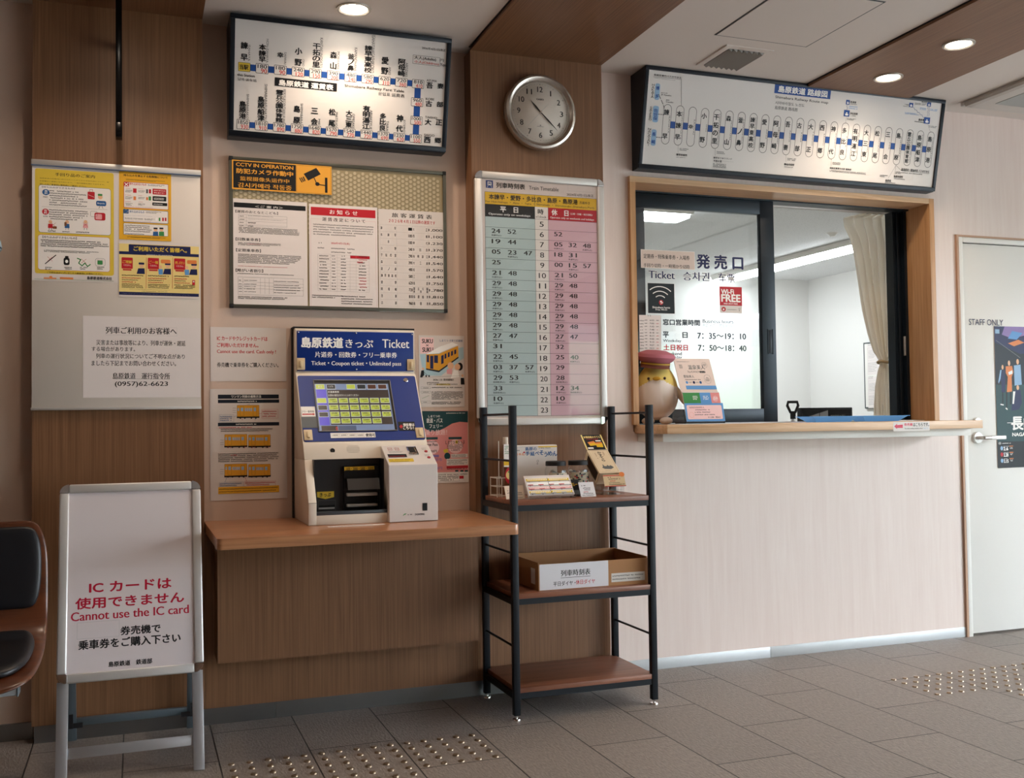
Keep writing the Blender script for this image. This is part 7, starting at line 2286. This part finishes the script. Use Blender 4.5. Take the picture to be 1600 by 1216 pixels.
leg('front_rail', -.202, .175, (3.565, .108), (3.557, .076), .012, legm); leg('rear_rail', -.198, .176, (4.006, .085), (4.011, .058), .012, mg)
for x, s in ((-.222, 1), (.2, -1)): MB().use(rubber).box(min(x, x+s*.045), 3.994, .055, max(x, x+s*.045), 3.998, .072).box(min(x, x+s*.014), 3.990, .055, max(x, x+s*.014), 3.9945, .105).build('corner_bracket', None, ab)

# ------------------------------------------------------------------ waiting chair at the left edge
ch = thing('waiting_chair', 'plywood waiting chair with black seat and back pads at the left edge', 'chair', (-.5, 3.4, 0))
prof = [(3.625, .825), (3.612, .74), (3.60, .64), (3.592, .56), (3.575, .505), (3.53, .462), (3.45, .44), (3.35, .430), (3.25, .420), (3.19, .405), (3.165, .385)]
def shell(mbx, xr, xl, off, sl, inset_top, rt):
    n = len(sl); rows = []
    for i, (y, z) in enumerate(sl):
        d0 = i/(n-1); r_ = 0
        e0, e1 = min(i, 1.5)/1.5, min(n-1-i, 3)/3
        pull = rt[0]*(1-math.sqrt(max(0, 1-(1-e0)**2)))+rt[1]*(1-math.sqrt(max(0, 1-(1-e1)**2)))
        rows.append([mbx.bm.verts.new((xl+pull+(xr-xl-2*pull)*j/8, y+off[0], z+off[1])) for j in range(9)])
    for A, B in zip(rows, rows[1:]):
        for j in range(8): f_ = mbx.bm.faces.new((A[j], A[j+1], B[j+1], B[j])); f_.smooth = True
m = MB().use(plywood); shell(m, -.258, -.73, (0, 0), prof, 0, (.03, .09)); o = m.build('shell', None, ch); sm = o.modifiers.new('thickness', 'SOLIDIFY'); sm.thickness = .012; sm.offset = 0; su = o.modifiers.new('smooth', 'SUBSURF'); su.levels = 2; su.render_levels = 2
vin = mat('black_vinyl', '#14161b', .38, bump=.08, bscale=500)
m = MB().use(vin); shell(m, -.275, -.713, (-.014, 0), [(3.622, .808), (3.612, .74), (3.603, .66), (3.597, .60), (3.592, .55)], 0, (.02, .02)); o = m.build('back_pad', None, ch); sm = o.modifiers.new('thickness', 'SOLIDIFY'); sm.thickness = .022; sm.offset = 0; su = o.modifiers.new('smooth', 'SUBSURF'); su.levels = 2; su.render_levels = 2
m = MB().use(vin); shell(m, -.283, -.705, (0, .018), [(3.535, .475), (3.48, .447), (3.40, .436), (3.32, .429), (3.25, .421), (3.205, .408)], 0, (.02, .06)); o = m.build('seat_pad', None, ch); sm = o.modifiers.new('thickness', 'SOLIDIFY'); sm.thickness = .026; sm.offset = 0; su = o.modifiers.new('smooth', 'SUBSURF'); su.levels = 2; su.render_levels = 2
MB().use(mat('beam_grey', '#8b8c8e', .5, .3)).box(-1.4, 3.40, .325, -.33, 3.46, .375, .004).box(-.55, 3.36, .375, -.44, 3.50, .43).build('beam', None, ch); MB().use(mat('beam_grey', '')).box(-1.2, 3.405, .03, -1.15, 3.455, .326).box(-1.22, 3.2, 0, -1.13, 3.7, .03, .004).build('leg', None, ch)
MB().use(mat('beam_cap', '#5f666b', .5)).box(-.331, 3.398, .322, -.326, 3.462, .378, .002).build('end_cap', None, ch)
fx = thing('wall_fixture', 'pale blue rounded fixture on the wall at the left edge of the photo', 'fixture', (-.50, 4.06, 1.76)); MB().use(mat('pale_blue', '#a9bcc4', .5)).lathe([(.0005, .085), (.02, .08), (.042, .055), (.056, .02), (.060, 0), (.0005, 0)], (-.505, 4.07, 1.76), 'Z', 28, False).build('hood', None, fx); MB().use(mat('fixture_band', '#2b3b4c', .5)).lathe([(.058, 0), (.058, -.006), (.0005, -.006)], (-.505, 4.07, 1.76), 'Z', 28, False).build('band', None, fx); MB().use(mat('pale_blue', '')).lathe([(.059, -.006), (.05, -.02), (.0005, -.022)], (-.505, 4.07, 1.76), 'Z', 28, False).build('lip', None, fx); MB().use(mat('fixture_grey', '#55595a', .6)).lathe([(.048, -.02), (.04, -.06), (.0005, -.075)], (-.505, 4.07, 1.76), 'Z', 24, False).box(-.53, 4.07, 1.70, -.48, BY, 1.76).build('base', None, fx)

# ------------------------------------------------------------------ tactile studs
sm_ = MB().use(mat('stud_metal', '#a3917b', .3, .85)).lathe([(.0115, 0), (.0112, .002), (.0085, .0048), (.0005, .005)], (0, 0, 0), 'Z', 16, False); proto = sm_.build('tactile_stud'); used = [False]
def stud(x, y, label, group):
    o = proto if not used[0] else proto.copy()
    if used[0]: COL.objects.link(o)
    used[0] = True; o.location = (x, y, 0); o['label'] = label; o['category'] = 'stud'; o['group'] = group
for c in range(3):
    for i in range(5):
        for j in range((5, 6, 5)[c]): stud(.295+c*.2965+i*.0594, 3.553-j*.064, 'small metal floor stud in the tiles in front of the ticket ledge', 'tactile studs by the ticket ledge')
for i in range(13):
    for j in range(5):
        if 3.015+i*.0598 < 3.0+.0 or j > 12: continue
        stud(3.017+i*.0598, 3.606-j*.064, 'small metal floor stud in the tiles before the staff door', 'tactile studs by the staff door')
for i in range(4):
    for j in range(3): stud(3.316+i*.0598, 3.282-j*.064, 'small metal floor stud in the tiles before the staff door', 'tactile studs by the staff door')
